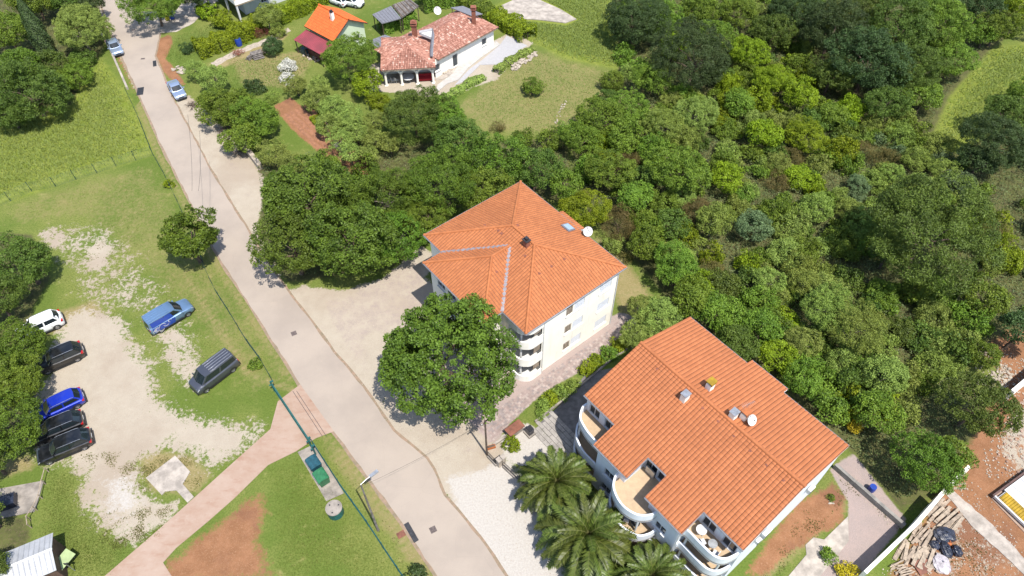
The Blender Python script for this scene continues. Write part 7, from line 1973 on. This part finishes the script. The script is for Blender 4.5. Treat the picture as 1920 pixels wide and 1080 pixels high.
low_wall('upper stretch of the grey boundary wall half hidden under the green tree', [(1750, 941), (1805, 886)], .30, 1.3, 'white_wall')
low_wall('white topped wall at the right edge beside the rubble slope', [(1880, 752), (1900, 735), (1990, 660)], .35, 1.8, 'white_wall')
low_wall('weathered low retaining wall behind the paved yard of the salmon roofed house', [(1562, 876), (1640, 945), (1692, 990)], .3, .7, 'old_concrete')
low_wall('thin pale kerb between pink drive and planted bed', [(1003, 792), (1060, 748), (1140, 680), (1175, 655)], .18, .22, 'concrete')
low_wall('pale kerb at the gate side of the pink drive', [(925, 836), (960, 812)], .2, .3, 'pale_concrete')
# car-park fence rail round the left platform: slim pale timber
def rail(label, pts, h=.9):
    P_ = [G(x, y, 0) for x, y in pts]; o = P_[0].copy(); t = empty('timber_rail', o, 0, label, 'fence')
    for p in P_: mb = MB(); mb.tube([(0, 0, 0), (0, 0, h)], .05, 6); mb.build('post', M['pale_wood'], t, loc=p - o)
    for a, b_ in zip(P_[:-1], P_[1:]): mb = MB(); mb.tube([a - o + Z3 * h * .92, b_ - o + Z3 * h * .92], .04, 6); mb.build('handrail', M['pale_wood'], t)
rail('slim timber handrail along the edge of the dark concrete platform', [(92, 885), (86, 908), (80, 935), (70, 957), (58, 975), (60, 990)])
# sliding gate: long green beam with bars, and its posts
g0, g1 = G(517, 735, 0), G(588, 842, 0); dG = (g1 - g0); LG = dG.length; dG.normalize(); rtG = Matrix.Rotation(math.atan2(dG.y, dG.x), 3, 'Z')
t = empty('sliding_gate', g0, 0, 'long dark green sliding gate across the concrete driveway', 'gate')
for z in (.12, 1.45): mb = MB(); mb.box(dG * LG / 2 + Z3 * z, (LG, .12, .14), rtG); mb.build('rail', M['green_metal'], t)
bar = MB(); bar.box((0, 0, .78), (.03, .03, 1.25)); bar = bar.build('bar', M['green_metal'], mesh_only=True)
for k in range(int(LG / .16)): inst('bar', bar, t, dG * (.08 + .16 * k), (0, 0, math.atan2(dG.y, dG.x)))
for p_, lb in ((G(515, 733, 0), 'green gate post at the upper end of the driveway gate'), (G(584, 838, 0), 'green gate post with two brackets at the lower end of the driveway gate'), (G(592, 852, 0), 'short green post just below the driveway gate')):
    t = empty('gate_post', p_, math.atan2(dG.y, dG.x), lb, 'post')
    mb = MB(); mb.box((0, 0, .85), (.14, .14, 1.7)); mb.build('shaft', M['green_metal'], t)
    mb = MB(); mb.box((0, .12, 1.6), (.18, .30, .10)); mb.box((0, -.12, 1.2), (.14, .22, .08)); mb.build('bracket', M['green_metal'], t)
# gate track lines set in the concrete
mb = MB()
for off in (0, .38):
    a, b_ = G(556, 733, .05) - Vector((off, 0, 0)), G(612, 818, .05) - Vector((off, 0, 0)); d = (b_ - a).normalized(); s_ = Vector((-d.y, d.x, 0)) * .02
    mb.poly([a - s_, b_ - s_, b_ + s_, a + s_] if True else [])
o = mb.build('gate_track', M['dark_metal']); tag(o, 'pair of thin dark rails set in the driveway beside the road', 'rail')
# bins and tank
def bin_(px, py, body, lid, label, sz=(1.05, .85, 1.05), rz=None, wheels=True):
    c_ = G(px, py, .6); t = empty('wheeled_container', (c_.x, c_.y, .05), math.atan2(dG.y, dG.x) if rz is None else rz, label, 'waste container')
    w, d, h = sz; mb = MB(); f = .86
    mb.raw([(-w / 2 * f, -d / 2 * f, .1), (w / 2 * f, -d / 2 * f, .1), (w / 2 * f, d / 2 * f, .1), (-w / 2 * f, d / 2 * f, .1), (-w / 2, -d / 2, h), (w / 2, -d / 2, h), (w / 2, d / 2, h), (-w / 2, d / 2, h)], [(3, 2, 1, 0), (0, 1, 5, 4), (1, 2, 6, 5), (2, 3, 7, 6), (3, 0, 4, 7), (4, 5, 6, 7)]); mb.build('tub', M[body], t)
    mb = MB(); n = 8; vs = []
    for i in range(n + 1):
        a = math.pi * i / n; y = -math.cos(a) * (d / 2 + .03); z = h + .02 + .14 * math.sin(a); vs += [(-w / 2 - .03, y, z), (w / 2 + .03, y, z)]
    fs = [(2 * i, 2 * i + 1, 2 * i + 3, 2 * i + 2) for i in range(n)] + [tuple(range(0, 2 * n + 2, 2)), tuple(range(2 * n + 1, 0, -2)), (0, 2 * n, 2 * n + 1, 1)]
    mb.raw(vs, fs); mb.build('lid', M[lid], t, smooth=35)
    if wheels:
        for sx in (-1, 1):
            for sy in (-1, 1): mb = MB(); mb.tube([(sx * w * .36, sy * d * .36 - .03, .08), (sx * w * .36, sy * d * .36 + .03, .08)], .08, 10); mb.build('castor', M['black_rubber'], t)
    mb = MB(); mb.tube([(-w / 2 - .05, -d / 2 - .06, h - .08), (w / 2 + .05, -d / 2 - .06, h - .08)], .02, 6); mb.build('handle', M['galv'], t)
    return t
bin_(590, 872, 'teal_plastic', 'teal_plastic', 'dark blue waste container on the concrete strip inside the gate', (1.2, 1.0, 1.15))
bin_(604, 897, 'green_plastic', 'green_plastic', 'green waste container on the concrete strip, below the dark blue one', (1.2, 1.0, 1.15))
c_ = G(628, 957, .5); t = empty('round_tank', (c_.x, c_.y, 0), 0, 'round green tank with a pale concrete lid in the grass', 'tank')
mb = MB(); mb.disc((0, 0), .70, 0, 1.0, 32); mb.build('shell', M['green_metal'], t, smooth=40)
mb = MB(); mb.disc((0, 0), .72, 1.003, 1.08, 32); ld = mb.build('lid', M['concrete'], t, smooth=40)
for a in (.6, 2.6, 4.6): mb = MB(); mb.disc((math.cos(a) * .45, math.sin(a) * .45), .07, 1.084, 1.10, 12); mb.build('cap', M['dark_metal'], ld)
# metal covers and gratings in the road
def cover(px, py, w, d, rz, label, n=5, mat_='manhole', name='manhole_cover', cat='manhole cover', z=.034):
    c_ = G(px, py, z); t = empty(name, c_, rz, label, cat); mb = MB(); mb.box((0, 0, .004), (w, d, .012)); mb.build('frame', M[mat_], t)
    for k in range(n): mb = MB(); mb.box((0, -d / 2 + d * (k + .5) / n, .014), (w * .9, d / n * .62, .012)); mb.build('bar', M['dark_metal'] if name != 'manhole_cover' else M[mat_], t)
cover(263, 171, .9, 1.9, .25, 'dark rectangular metal grating at the left edge of the far road', 6, 'dark_metal', 'road_grating', 'grating')
cover(290, 119, .5, 1.6, .35, 'narrow dark slot grating in the far road at the junction', 4, 'dark_metal', 'road_grating', 'grating')
cover(268, 110, .6, .35, .1, 'small dark plate in the far road left of the slot grating', 3)
cover(250, 56, .5, .3, .1, 'small metal cover in the road before the side road', 2)
cover(551, 625, .55, .55, .5, 'square cover in the middle of the road beside the forecourt', 3)
cover(812, 993, .55, .55, .5, 'square cover in the middle of the road near the bottom edge', 3)
cover(771, 998, .45, 1.9, .58, 'long dark drain grating at the left edge of the road', 9, 'dark_metal', 'road_grating', 'grating')
cover(752, 1002, .7, .55, .55, 'rusty square plate on the verge beside the long drain grating', 1, 'rust', z=.02)
# street lamp
t = empty('street_lamp', G(709, 994, 0), 0, 'tall grey street lamp leaning over the road above the green fence', 'street lamp'); o = G(709, 994, 0); HT = 9.1
mb = MB(); mb.tube([(0, 0, 0), (0, 0, .4), (0, 0, HT)], [.14, .11, .06], 10); mb.build('pole', M['grey_wood'], t)
hd = G(698, 891, HT + .1) - o; mb = MB(); mb.tube([(0, 0, HT - .1), (0, 0, HT + .05), hd * .5 + Z3 * (HT + .2) * .5, Vector((hd.x, hd.y, HT + .15))], .035, 8); mb.build('arm', M['galv'], t)
dd = Vector((hd.x, hd.y, 0)).normalized(); mb = MB(); mb.box(Vector((hd.x, hd.y, HT + .15)) + dd * .15, (.75, .26, .12), Matrix.Rotation(math.atan2(dd.y, dd.x), 3, 'Z')); mb.build('lamp_head', M['galv'], t, smooth=30)
# utility pole
o2 = G(913, 853, 0); t = empty('utility_pole', o2, 0, 'dark wooden utility pole at the corner of the forecourt', 'utility pole'); HP = 6.4
mb = MB(); mb.tube([(0, 0, 0), (0, 0, HP)], [.10, .075], 8); mb.build('pole', M['dark_wood'], t)
mb = MB(); mb.box((0, 0, HP - .3), (.9, .08, .08), Matrix.Rotation(.9, 3, 'Z')); mb.build('crossarm', M['dark_wood'], t)
mb = MB()
for s_ in (-1, 0, 1): q = Matrix.Rotation(.9, 3, 'Z') @ Vector((s_ * .4, 0, 0)); mb.tube([q + Z3 * (HP - .26), q + Z3 * (HP - .10)], .04, 6)
mb.build('insulator', M['white_plastic'], t)
def cable(a, b_, sag, label, r_=.014):
    pts = []; n = 24
    for i in range(n + 1): q = a.lerp(b_, i / n); q = q - Z3 * sag * 4 * (i / n) * (1 - i / n); pts.append(q - a)
    mb = MB(); mb.tube(pts, r_, 5); ob = mb.build('overhead_cable', M['black_rubber'], None, loc=a); tag(ob, label, 'cable')
cable(Vector((o2.x, o2.y, HP - .12)), Vector((o.x, o.y, HT - .3)), .4, 'thin cable between utility pole and street lamp over the road', .009)
cable(G(360, 358, 7.0), G(352, 215, 7.0), .5, 'faint cable above the far road, left of the pair')
cable(G(372, 358, 7.0), G(374, 245, 7.0), .5, 'faint cable above the far road, right of the pair')
# iron fence with stone pillars in front of the palms
def iron(label, pts, h=1.05):
    P_ = [G(x, y, 0) for x, y in pts]; o_ = P_[0].copy(); t = empty('iron_fence', o_, 0, label, 'fence')
    for a, b_ in zip(P_[:-1], P_[1:]):
        d = b_ - a; an = math.atan2(d.y, d.x); rt = Matrix.Rotation(an, 3, 'Z'); L_ = d.length; c0 = (a + b_) / 2 - o_
        mb = MB(); mb.box(c0 + Z3 * .16, (L_, .22, .32), rt); mb.build('plinth', M['concrete'], t)
        for z in (.42, h): mb = MB(); mb.box(c0 + Z3 * z, (L_, .045, .045), rt); mb.build('rail', M['dark_metal'], t)
        mb = MB(); mb.box((0, 0, (h + .35) / 2 + .03), (.022, .022, h - .35)); me_ = mb.build('bar', M['dark_metal'], mesh_only=True)
        for k in range(int(L_ / .14)): inst('bar', me_, t, a.lerp(b_, (k + .5) * .14 / L_) - o_, (0, 0, an))
    return t
iron('dark iron fence section between utility pole and stone pillar', [(915, 857), (931, 874)])
iron('dark iron fence section right of the stone pillar, running to the palms', [(944, 876), (978, 908)])
for px, py, lb in ((936, 873, 'stone gate pillar nearest the utility pole'), (943, 868, 'stone gate pillar beside the white gravel'), (980, 912, 'stone pillar at the foot of the upper palm')):
    c_ = G(px, py, 0); t = empty('stone_pillar', c_, .7, lb, 'pillar'); mb = MB(); mb.box((0, 0, .6), (.36, .36, 1.2)); mb.build('shaft', M['stone'], t); mb = MB(); mb.box((0, 0, 1.23), (.48, .48, .07)); mb.build('capstone', M['pale_concrete'], t)
# little things by the entrance
c_ = G(965, 802, .9); t = empty('meter_cabinet', (c_.x, c_.y, 0), UANG + math.pi / 2, 'low wall cabinet with a flat red-brown roof beside the pink drive', 'cabinet')
mb = MB(); mb.box((0, 0, .42), (1.5, .7, .84)); mb.build('cabinet_body', M['concrete'], t); mb = MB(); mb.box((0, 0, .88), (1.75, .95, .07)); mb.build('roof', M['rust'], t)
c_ = G(993, 808, .5); t = empty('kettle_barbecue', (c_.x, c_.y, 0), UANG, 'dark covered barbecue on a concrete base next to the stone strips', 'barbecue')
mb = MB(); mb.box((0, 0, .12), (.9, .8, .24)); mb.build('base', M['concrete'], t); mb = MB(); mb.box((0, 0, .62), (.62, .55, .72)); mb.build('cover', M['bag'], t, smooth=30); mb = MB(); mb.box((.05, 0, 1.04), (.45, .5, .14)); mb.build('lid', M['black_plastic'], t)
c_ = G(921, 838, .2); t = empty('clay_planter', (c_.x, c_.y, 0), .3, 'orange clay planter trough at the foot of the utility pole', 'planter'); mb = MB(); mb.box((0, 0, .18), (.8, .3, .34)); mb.build('trough', M['orange'], t); mb = MB(); mb.box((0, 0, .352), (.7, .22, .02)); mb.build('soil', M['dark_wood'], t)
# bins by the junction
bin_(313, 32, 'yellow_plastic', 'yellow_plastic', 'small yellow wheeled bin under the tree at the side road', (.6, .6, 1.0), .3)
bin_(322, 30, 'blue_plastic', 'blue_plastic', 'small blue wheeled bin beside the yellow one', (.6, .6, 1.1), .3)
# garden things of the top left
def barrel(px, py, r_, h, mat_, label, cat='barrel'):
    c_ = G(px, py, h / 2); t = empty('barrel', (c_.x, c_.y, 0), 0, label, cat); mb = MB(); mb.tube([(0, 0, 0), (0, 0, h * .2), (0, 0, h * .5), (0, 0, h * .8), (0, 0, h)], [r_ * .9, r_ * .98, r_, r_ * .98, r_ * .9], 16); mb.build('drum', M[mat_], t, smooth=50); mb = MB(); mb.disc((0, 0), r_ * .92, h + .003, h + .04, 16); mb.build('lid', M[mat_], t)
barrel(447, 79, .5, 1.1, 'blue_plastic', 'bright blue water barrel in front of the laurel hedge')
barrel(1635, 916, .32, .7, 'blue_plastic', 'blue barrel in the shade behind the low retaining wall')
# log pile, dry branches, rocks
def logpile(px, py, n, L_, rz, label, mat_='wood', rows=4, r_=.09):
    c_ = G(px, py, .2); t = empty('log_pile', (c_.x, c_.y, 0), rz, label, 'wood pile'); k = 0
    for j in range(rows):
        for i in range(n - j):
            y = (i - (n - j) / 2) * r_ * 2.1 + R.uniform(-.02, .02); z = r_ + j * r_ * 1.8
            mb = MB(); mb.tube([(-L_ / 2 + R.uniform(-.1, .1), y, z), (L_ / 2 + R.uniform(-.1, .1), y + R.uniform(-.04, .04), z)], r_ * R.uniform(.75, 1.05), 7); mb.build('log', M[mat_] if R.random() < .6 else M['grey_wood'], t)
logpile(482, 104, 7, 1.6, .5, 'grey pile of split logs on the upper lawn', 'grey_wood', 4, .12)
logpile(468, 107, 4, 1.2, 1.1, 'small heap of grey logs left of the log pile', 'grey_wood', 3, .1)
def brush(px, py, r_, n, label, mat_='wood', h=.8, cat='branches'):
    c_ = G(px, py, .2); t = empty('branch_heap', (c_.x, c_.y, 0), 0, label, cat); mb = MB()
    for i in range(n):
        a, b_ = R.uniform(0, 6.28), R.uniform(0, 6.28); p = Vector((math.cos(a) * r_ * R.random(), math.sin(a) * r_ * R.random(), R.uniform(.02, h * .5))); q = p + Vector((math.cos(b_), math.sin(b_), R.uniform(-.1, .6))) * r_ * R.uniform(.4, 1.0); q.z = max(.03, min(h, q.z)); mb.tube([p, p.lerp(q, .5) + Vector((R.uniform(-.1, .1), R.uniform(-.1, .1), .05)), q], [.035, .025, .01], 4)
    o_ = mb.build('twigs', M[mat_], t); tag(o_, kind='stuff')
brush(447, 100, .9, 60, 'reddish heap of dry branches on the upper lawn', 'brick_red', 1.1)
brush(494, 98, .9, 60, 'brown heap of dry branches beside the log pile', 'wood', .9)
brush(430, 245, 1.6, 110, 'dark heap of dry branches between the road strip and the fruit garden', 'dark_wood', .7)
brush(452, 285, 1.0, 60, 'dark dry branches against the old stone wall', 'dark_wood', .5)
brush(362, 196, .9, 50, 'small dark brush heap at the end of the pale strip near the silver car', 'dark_wood', .5)
def stone_mesh(seed, fl=.6):
    rr = random.Random(seed); bm = bmesh.new(); bmesh.ops.create_icosphere(bm, subdivisions=1, radius=.5)
    for v_ in bm.verts: v_.co = Vector((v_.co.x * rr.uniform(.75, 1.2), v_.co.y * rr.uniform(.6, 1.1), v_.co.z * fl * rr.uniform(.7, 1.1)))
    me_ = bpy.data.meshes.new('stone'); bm.to_mesh(me_); bm.free(); me_.materials.append(M['stone']); return me_
SM = [stone_mesh(i) for i in range(5)]
def rockery(label, poly, n, s0, s1, cat='rocks', seed=1, mat_=None, name='rock_border'):
    rr = random.Random(seed); P_ = [G(x, y) for x, y in poly]; Pp = [(p.x, p.y) for p in P_]; o_ = sum(P_, Vector()) / len(P_); t = empty(name, (o_.x, o_.y, 0), 0, label, cat); k = 0
    x0, x1 = min(p[0] for p in Pp), max(p[0] for p in Pp); y0, y1 = min(p[1] for p in Pp), max(p[1] for p in Pp)
    while k < n:
        x, y = rr.uniform(x0, x1), rr.uniform(y0, y1)
        if not in_poly(x, y, Pp): continue
        s_ = rr.uniform(s0, s1); inst('stone', rr.choice(SM), t, (x - o_.x, y - o_.y, s_ * .18), (rr.uniform(-.4, .4), rr.uniform(-.4, .4), rr.uniform(0, 6.28)), (s_, s_, s_), mat_); k += 1
rockery('tan rocks bordering the paved yard of the mottled tile house', [(958, 128), (975, 108), (1005, 96), (1008, 104), (985, 120), (965, 134)], 70, .35, .8, seed=2)
rockery('white rocks along the lawn edge by the loose grey-green tree', [(330, 122), (350, 132), (345, 142), (322, 130)], 22, .4, .8, seed=3)
rockery('pale rocks on the lawn left of the white flowering bush', [(560, 95), (590, 100), (600, 118), (575, 112)], 24, .3, .7, seed=4)
rockery('pink and white ornamental stones beside the verandah', [(818, 128), (838, 120), (848, 132), (828, 142)], 30, .3, .8, seed=5)
rockery('line of pale stones in the mown yard', [(1040, 232), (1046, 212), (1060, 186), (1064, 188), (1052, 214), (1046, 234)], 26, .15, .35, seed=6)
rockery('ring of stones round the tiny bush in the red soil yard', [(1553, 938), (1566, 936), (1564, 946), (1554, 945)], 14, .12, .22, seed=8)
rockery('white boulders at the top of the orange soil patch', [(455, 192), (468, 190), (470, 200), (458, 202)], 8, .5, .9, seed=9)
mb = MB(); c_ = G(638, 278, .15); mb.box((0, 0, .15), (2.4, .8, .35), Matrix.Rotation(-.75, 3, 'Z')); ob = mb.build('stone_block', M['pale_concrete'], None, loc=(c_.x, c_.y, 0)); tag(ob, 'long white stone block beside the red soil allotment', 'block')
# furrows of the allotment
a0, a1 = G(548, 200, 0), G(700, 345, 0); d = (a1 - a0); LF = d.length; d.normalize(); nf = Vector((-d.y, d.x, 0)); furrow_mat = plain('red_allotment_soil', (0.40, 0.185, 0.10), .95, .15, 2.5, bmp=.6)
pd = empty('allotment', a0, 0); tag(pd, kind='structure')
for k in range(5):
    mb = MB(); n = 30; w_ = .32; off = (k - 2) * .8
    ring = []
    for i in range(n + 1):
        c0 = d * (LF * i / n * .86 + 1) + nf * (off + .08 * math.sin(i * 1.3 + k)); hh = .13 + .03 * math.sin(i * 2.1 + k)
        ring.append([c0 - nf * w_, c0 - nf * w_ * .4 + Z3 * hh, c0 + nf * w_ * .4 + Z3 * hh, c0 + nf * w_])
    vs = [p for r_ in ring for p in r_]; mb.raw(vs, [(i * 4 + j, (i + 1) * 4 + j, (i + 1) * 4 + j + 1, i * 4 + j + 1)[::-1] for i in range(n) for j in range(3)]); mb.build('soil_ridge', furrow_mat, pd, smooth=70)
# metal pipe bench / debris at the dark platform
c_ = G(10, 942, .5); t = empty('sun_cover', (c_.x, c_.y, .12), .4, 'dark covered heap standing on the shaded platform', 'covered heap'); mb = MB(); mb.box((0, 0, .35), (1.6, 1.1, .7)); mb.build('cover', M['bag'], t, smooth=30)
# green information board and its post by the metal shed
c_ = G(116, 1062, .8); t = empty('notice_board', (c_.x, c_.y, 0), 1.15, 'pale green slanted board beside the white metal shed', 'board')
mb = MB(); mb.box((0, 0, 1.2), (2.4, .9, .06), Matrix.Rotation(.45, 3, 'X')); mb.build('panel', plain('pale_green_board', (.36, .47, .20), .6, .1, 2), t)
for s_ in (-1, 1): mb = MB(); mb.tube([(s_ * 1.0, .1, 0), (s_ * 1.0, .1, 1.2)], .04, 6); mb.build('leg', M['galv'], t)
c_ = G(141, 1070, 0); t = empty('steel_post', c_, 0, 'thin steel post right of the pale green board', 'post'); mb = MB(); mb.tube([(0, 0, 0), (0, 0, 1.6)], .04, 8); mb.build('shaft', M['galv'], t); mb = MB(); mb.box((0, 0, 1.6), (.3, .06, .3)); mb.build('plate', M['dark_metal'], t)

# ================================================================== building site, lower right
def planks(label, px, py, n, L_, W_, rz, mat_, spread=1.2, name='timber_stack', cat='timber', lay=3, seed=1):
    rr = random.Random(seed); c_ = G(px, py, .1); t = empty(name, (c_.x, c_.y, 0), rz, label, cat)
    for j in range(lay):
        for i in range(n):
            mb = MB(); l_ = L_ * rr.uniform(.35, 1.05); mb.box((0, 0, 0), (l_, W_ * rr.uniform(.8, 1.1), .06)); o_ = mb.build('plank', M[mat_] if rr.random() < .7 else M['wood'], t)
            o_.location = (rr.uniform(-.25, .25), (i - n / 2) * spread * W_ * 1.25 + rr.uniform(-.05, .05), .05 + .09 * j + rr.uniform(0, .02)); o_.rotation_euler = (0, rr.uniform(-.05, .05), rr.uniform(-.10, .10) if rr.random() < .6 else rr.uniform(-.5, .5))
wa = math.atan2((G(1745, 948) - G(1608, 1085)).y, (G(1745, 948) - G(1608, 1085)).x)
planks('upper stack of long pale boards lying along the grey wall', 1768, 966, 6, 3.2, .26, wa, 'pale_wood', seed=1)
planks('middle heap of pale boards along the grey wall', 1732, 1006, 6, 2.6, .24, wa + .12, 'wood', seed=2)
planks('lower heap of short pale boards along the grey wall', 1702, 1038, 5, 2.2, .28, wa + .2, 'pale_wood', seed=3)
planks('scattered boards right of the lower heap, under the trash bags', 1738, 1044, 5, 2.0, .30, wa + .25, 'pale_wood', seed=4)
planks('heap of narrow broken battens at the bottom edge', 1694, 1072, 9, 1.6, .10, .3, 'pale_wood', seed=5, spread=1.6)
planks('few boards lying near the upper end of the concrete strip', 1795, 905, 3, 1.4, .2, wa - .5, 'wood', lay=1, seed=6)
def bag(px, py, sx, sy, sz, matn, label, seed, name='rubbish_bag', cat='bag', rz=0):
    rr = random.Random(seed); bm = bmesh.new(); bmesh.ops.create_icosphere(bm, subdivisions=3, radius=1)
    for v_ in bm.verts:
        n = v_.co.copy(); k = 1 + .10 * math.sin(n.x * 5 + seed) * math.cos(n.y * 6 + seed) + .06 * math.sin(n.z * 9 + n.x * 7) + rr.uniform(-.035, .035)
        v_.co = Vector((n.x * sx * k, n.y * sy * k, max(-.55, n.z * k) * sz + .55 * sz))
    me_ = bpy.data.meshes.new('sack'); bm.to_mesh(me_); bm.free(); me_.materials.append(M[matn]); c_ = G(px, py, sz * .5)
    t = empty(name, (c_.x, c_.y, 0), rz, label, cat); o_ = bpy.data.objects.new('sack', me_); COL.objects.link(o_); o_.parent = t
    mb = MB(); mb.tube([(0, 0, sz * 1.42), (.03, .02, sz * 1.42 + .10), (.08, .05, sz * 1.42 + .18)], [.10, .04, .09], 8); mb.build('knot', M[matn], t)
bag(1770, 1003, .95, .70, .45, 'bag', 'big dark tarpaulin bundle, uppermost of the rubbish', 1, 'tarpaulin_bundle', 'tarpaulin')
bag(1773, 1030, .45, .75, .40, 'bag', 'dark bag in the middle of the rubbish heap', 2)
bag(1794, 1033, .42, .50, .40, 'bag', 'dark round bag right of the middle of the rubbish heap', 3)
bag(1752, 1022, .45, .40, .32, 'bag', 'small dark bag left of the orange cloth', 6)
bag(1765, 1057, .70, .85, .28, 'white_sheet', 'crumpled white plastic sheeting at the bottom of the rubbish heap', 4, 'plastic_sheeting', 'sheeting')
bag(1777, 1019, .34, .24, .22, 'orange', 'orange cloth on top of the rubbish bags', 5, 'orange_cloth', 'cloth')
mb = MB(); mb.box((0, 0, .10), (1.35, 1.1, .05), Matrix.Rotation(.35, 3, 'Z') @ Matrix.Rotation(.08, 3, 'X')); c_ = G(1730, 1062, .1); ob = mb.build('brown_panel', M['rust'], None, loc=(c_.x, c_.y, 0.05)); tag(ob, 'square red-brown panel lying left of the white sheeting', 'panel')
# concrete strip and yellow container
sheet('site_strip', ragg(PX((1768, 920), (1780, 914), (1850, 975), (1905, 1030), (1960, 1090), (1930, 1090), (1870, 1030), (1820, 985)), .08, .5, 9), .06, M['pale_concrete'], .1)
sheet('container_base', PX((1858, 935), (1880, 915), (1990, 1010), (1960, 1040)), .08, M['drive'], .12)
zc = 0.45; k0 = G(1866, 931, zc); k1 = G(1920, 982, zc); k2 = G(1912, 893, zc)
dk = (k1 - k0).normalized(); nk = (k2 - k0); nk.z = 0; nk = (nk - dk * nk.dot(dk)).normalized(); oK = Vector((k0.x, k0.y, 0)); RK = Matrix((dk, nk, Z3)).transposed() if dk.cross(nk).z > 0 else Matrix((nk, dk, Z3)).transposed()
t = empty('site_container', oK, 0, 'building site container with yellow ribbed and white roof at the right edge', 'container')
kk = lambda s, w, z: dk * s + nk * w + Z3 * z
def kbox(nm, s0, s1, w0, w1, z0, z1, matn):
    mb = MB(); mb.prism([(p.x, p.y) for p in (kk(s0, w0, 0), kk(s1, w0, 0), kk(s1, w1, 0), kk(s0, w1, 0))], z0, z1); return mb.build(nm, M[matn] if isinstance(matn, str) else matn, t)
kbox('wall', .15, 5.9, .15, 4.6, 0, zc - .12, 'white_plastic'); kbox('roof_panel', 0, 6.1, 1.25, 4.8, zc - .12, zc, 'white_paint')
yr = kbox('roof_panel', .25, 6.1, .12, 1.25 - .004, zc - .115, zc + .01, 'yellow_sheet')
for k in range(26):
    s_ = .35 + k * .22; mb = MB(); mb.tube([kk(s_, .15, zc + .02), kk(s_, 1.22, zc + .02)], .035, 4); mb.build('rib', M['yellow_sheet'], yr)
kbox('edge_beam', -.05, 6.1, -.06, .10, zc - .2, zc + .06, 'white_paint'); kbox('edge_beam', -.22, -.06, -.1, 4.9, zc - .25, zc + .05, 'brown_panel')
for w_ in (2.2, 3.4): kbox('seam', .1, 6.0, w_, w_ + .05, zc + .004, zc + .03, 'galv')
# rubble as loose stones: the largest ones separate, the rest merged
rockery('pale broken stones on the slope above the white topped wall', [(1812, 640), (1850, 650), (1900, 700), (1880, 740), (1830, 720), (1870, 690)], 150, .15, .42, seed=11, name='rubble_slope')
rockery('reddish broken stones right of the dark broad tree', [(1890, 760), (1990, 690), (1990, 900), (1880, 890), (1850, 850), (1880, 800)], 200, .12, .32, seed=12, mat_=plain('reddish_rubble', (.46, .30, .23), .9, .2, 3, bmp=.4), name='rubble_slope')
rs = np.random.RandomState(8); mb = MB(); ico = SM[0]; vv = [v_.co.copy() for v_ in ico.vertices]; ff = [tuple(p.vertices) for p in ico.polygons]
for poly, n, s0, s1 in (([(1640, 1085), (1760, 940), (1830, 900), (1900, 1000), (1940, 1090)], 500, .06, .16), ([(1870, 690), (1990, 640), (1990, 950), (1850, 900), (1840, 850), (1890, 780)], 900, .08, .22), ([(1820, 630), (1900, 660), (1930, 710), (1880, 745), (1830, 720)], 260, .06, .16), ([(960, 600), (640, 560), (600, 640), (720, 800), (830, 850), (930, 850), (900, 780)], 800, .04, .11), ([(100, 600), (300, 600), (340, 760), (500, 800), (360, 930), (200, 1000), (110, 860)], 500, .03, .10), ([(855, 890), (950, 870), (1040, 1080), (960, 1090)], 120, .03, .09), ([(1560, 885), (1600, 890), (1690, 980), (1670, 990)], 90, .06, .16)):
    P_ = [G(x, y) for x, y in poly]; Pp = [(p.x, p.y) for p in P_]; lo = (min(p[0] for p in Pp), min(p[1] for p in Pp)); hi = (max(p[0] for p in Pp), max(p[1] for p in Pp)); k = 0
    while k < n:
        x, y = rs.uniform(lo[0], hi[0]), rs.uniform(lo[1], hi[1])
        if not in_poly(x, y, Pp): continue
        s_ = rs.uniform(s0, s1); a = rs.uniform(0, 6.28); rt = Matrix.Rotation(a, 3, 'Z') * s_; off = Vector((x, y, s_ * .15)); mb.raw([rt @ v_ + off for v_ in vv], ff); k += 1
ob = mb.build('loose_stones', M['stone']); tag(ob, kind='stuff')
print('objects', len(bpy.data.objects), 'tris', sum(len(m_.loops) - 2 * len(m_.polygons) for m_ in bpy.data.meshes))
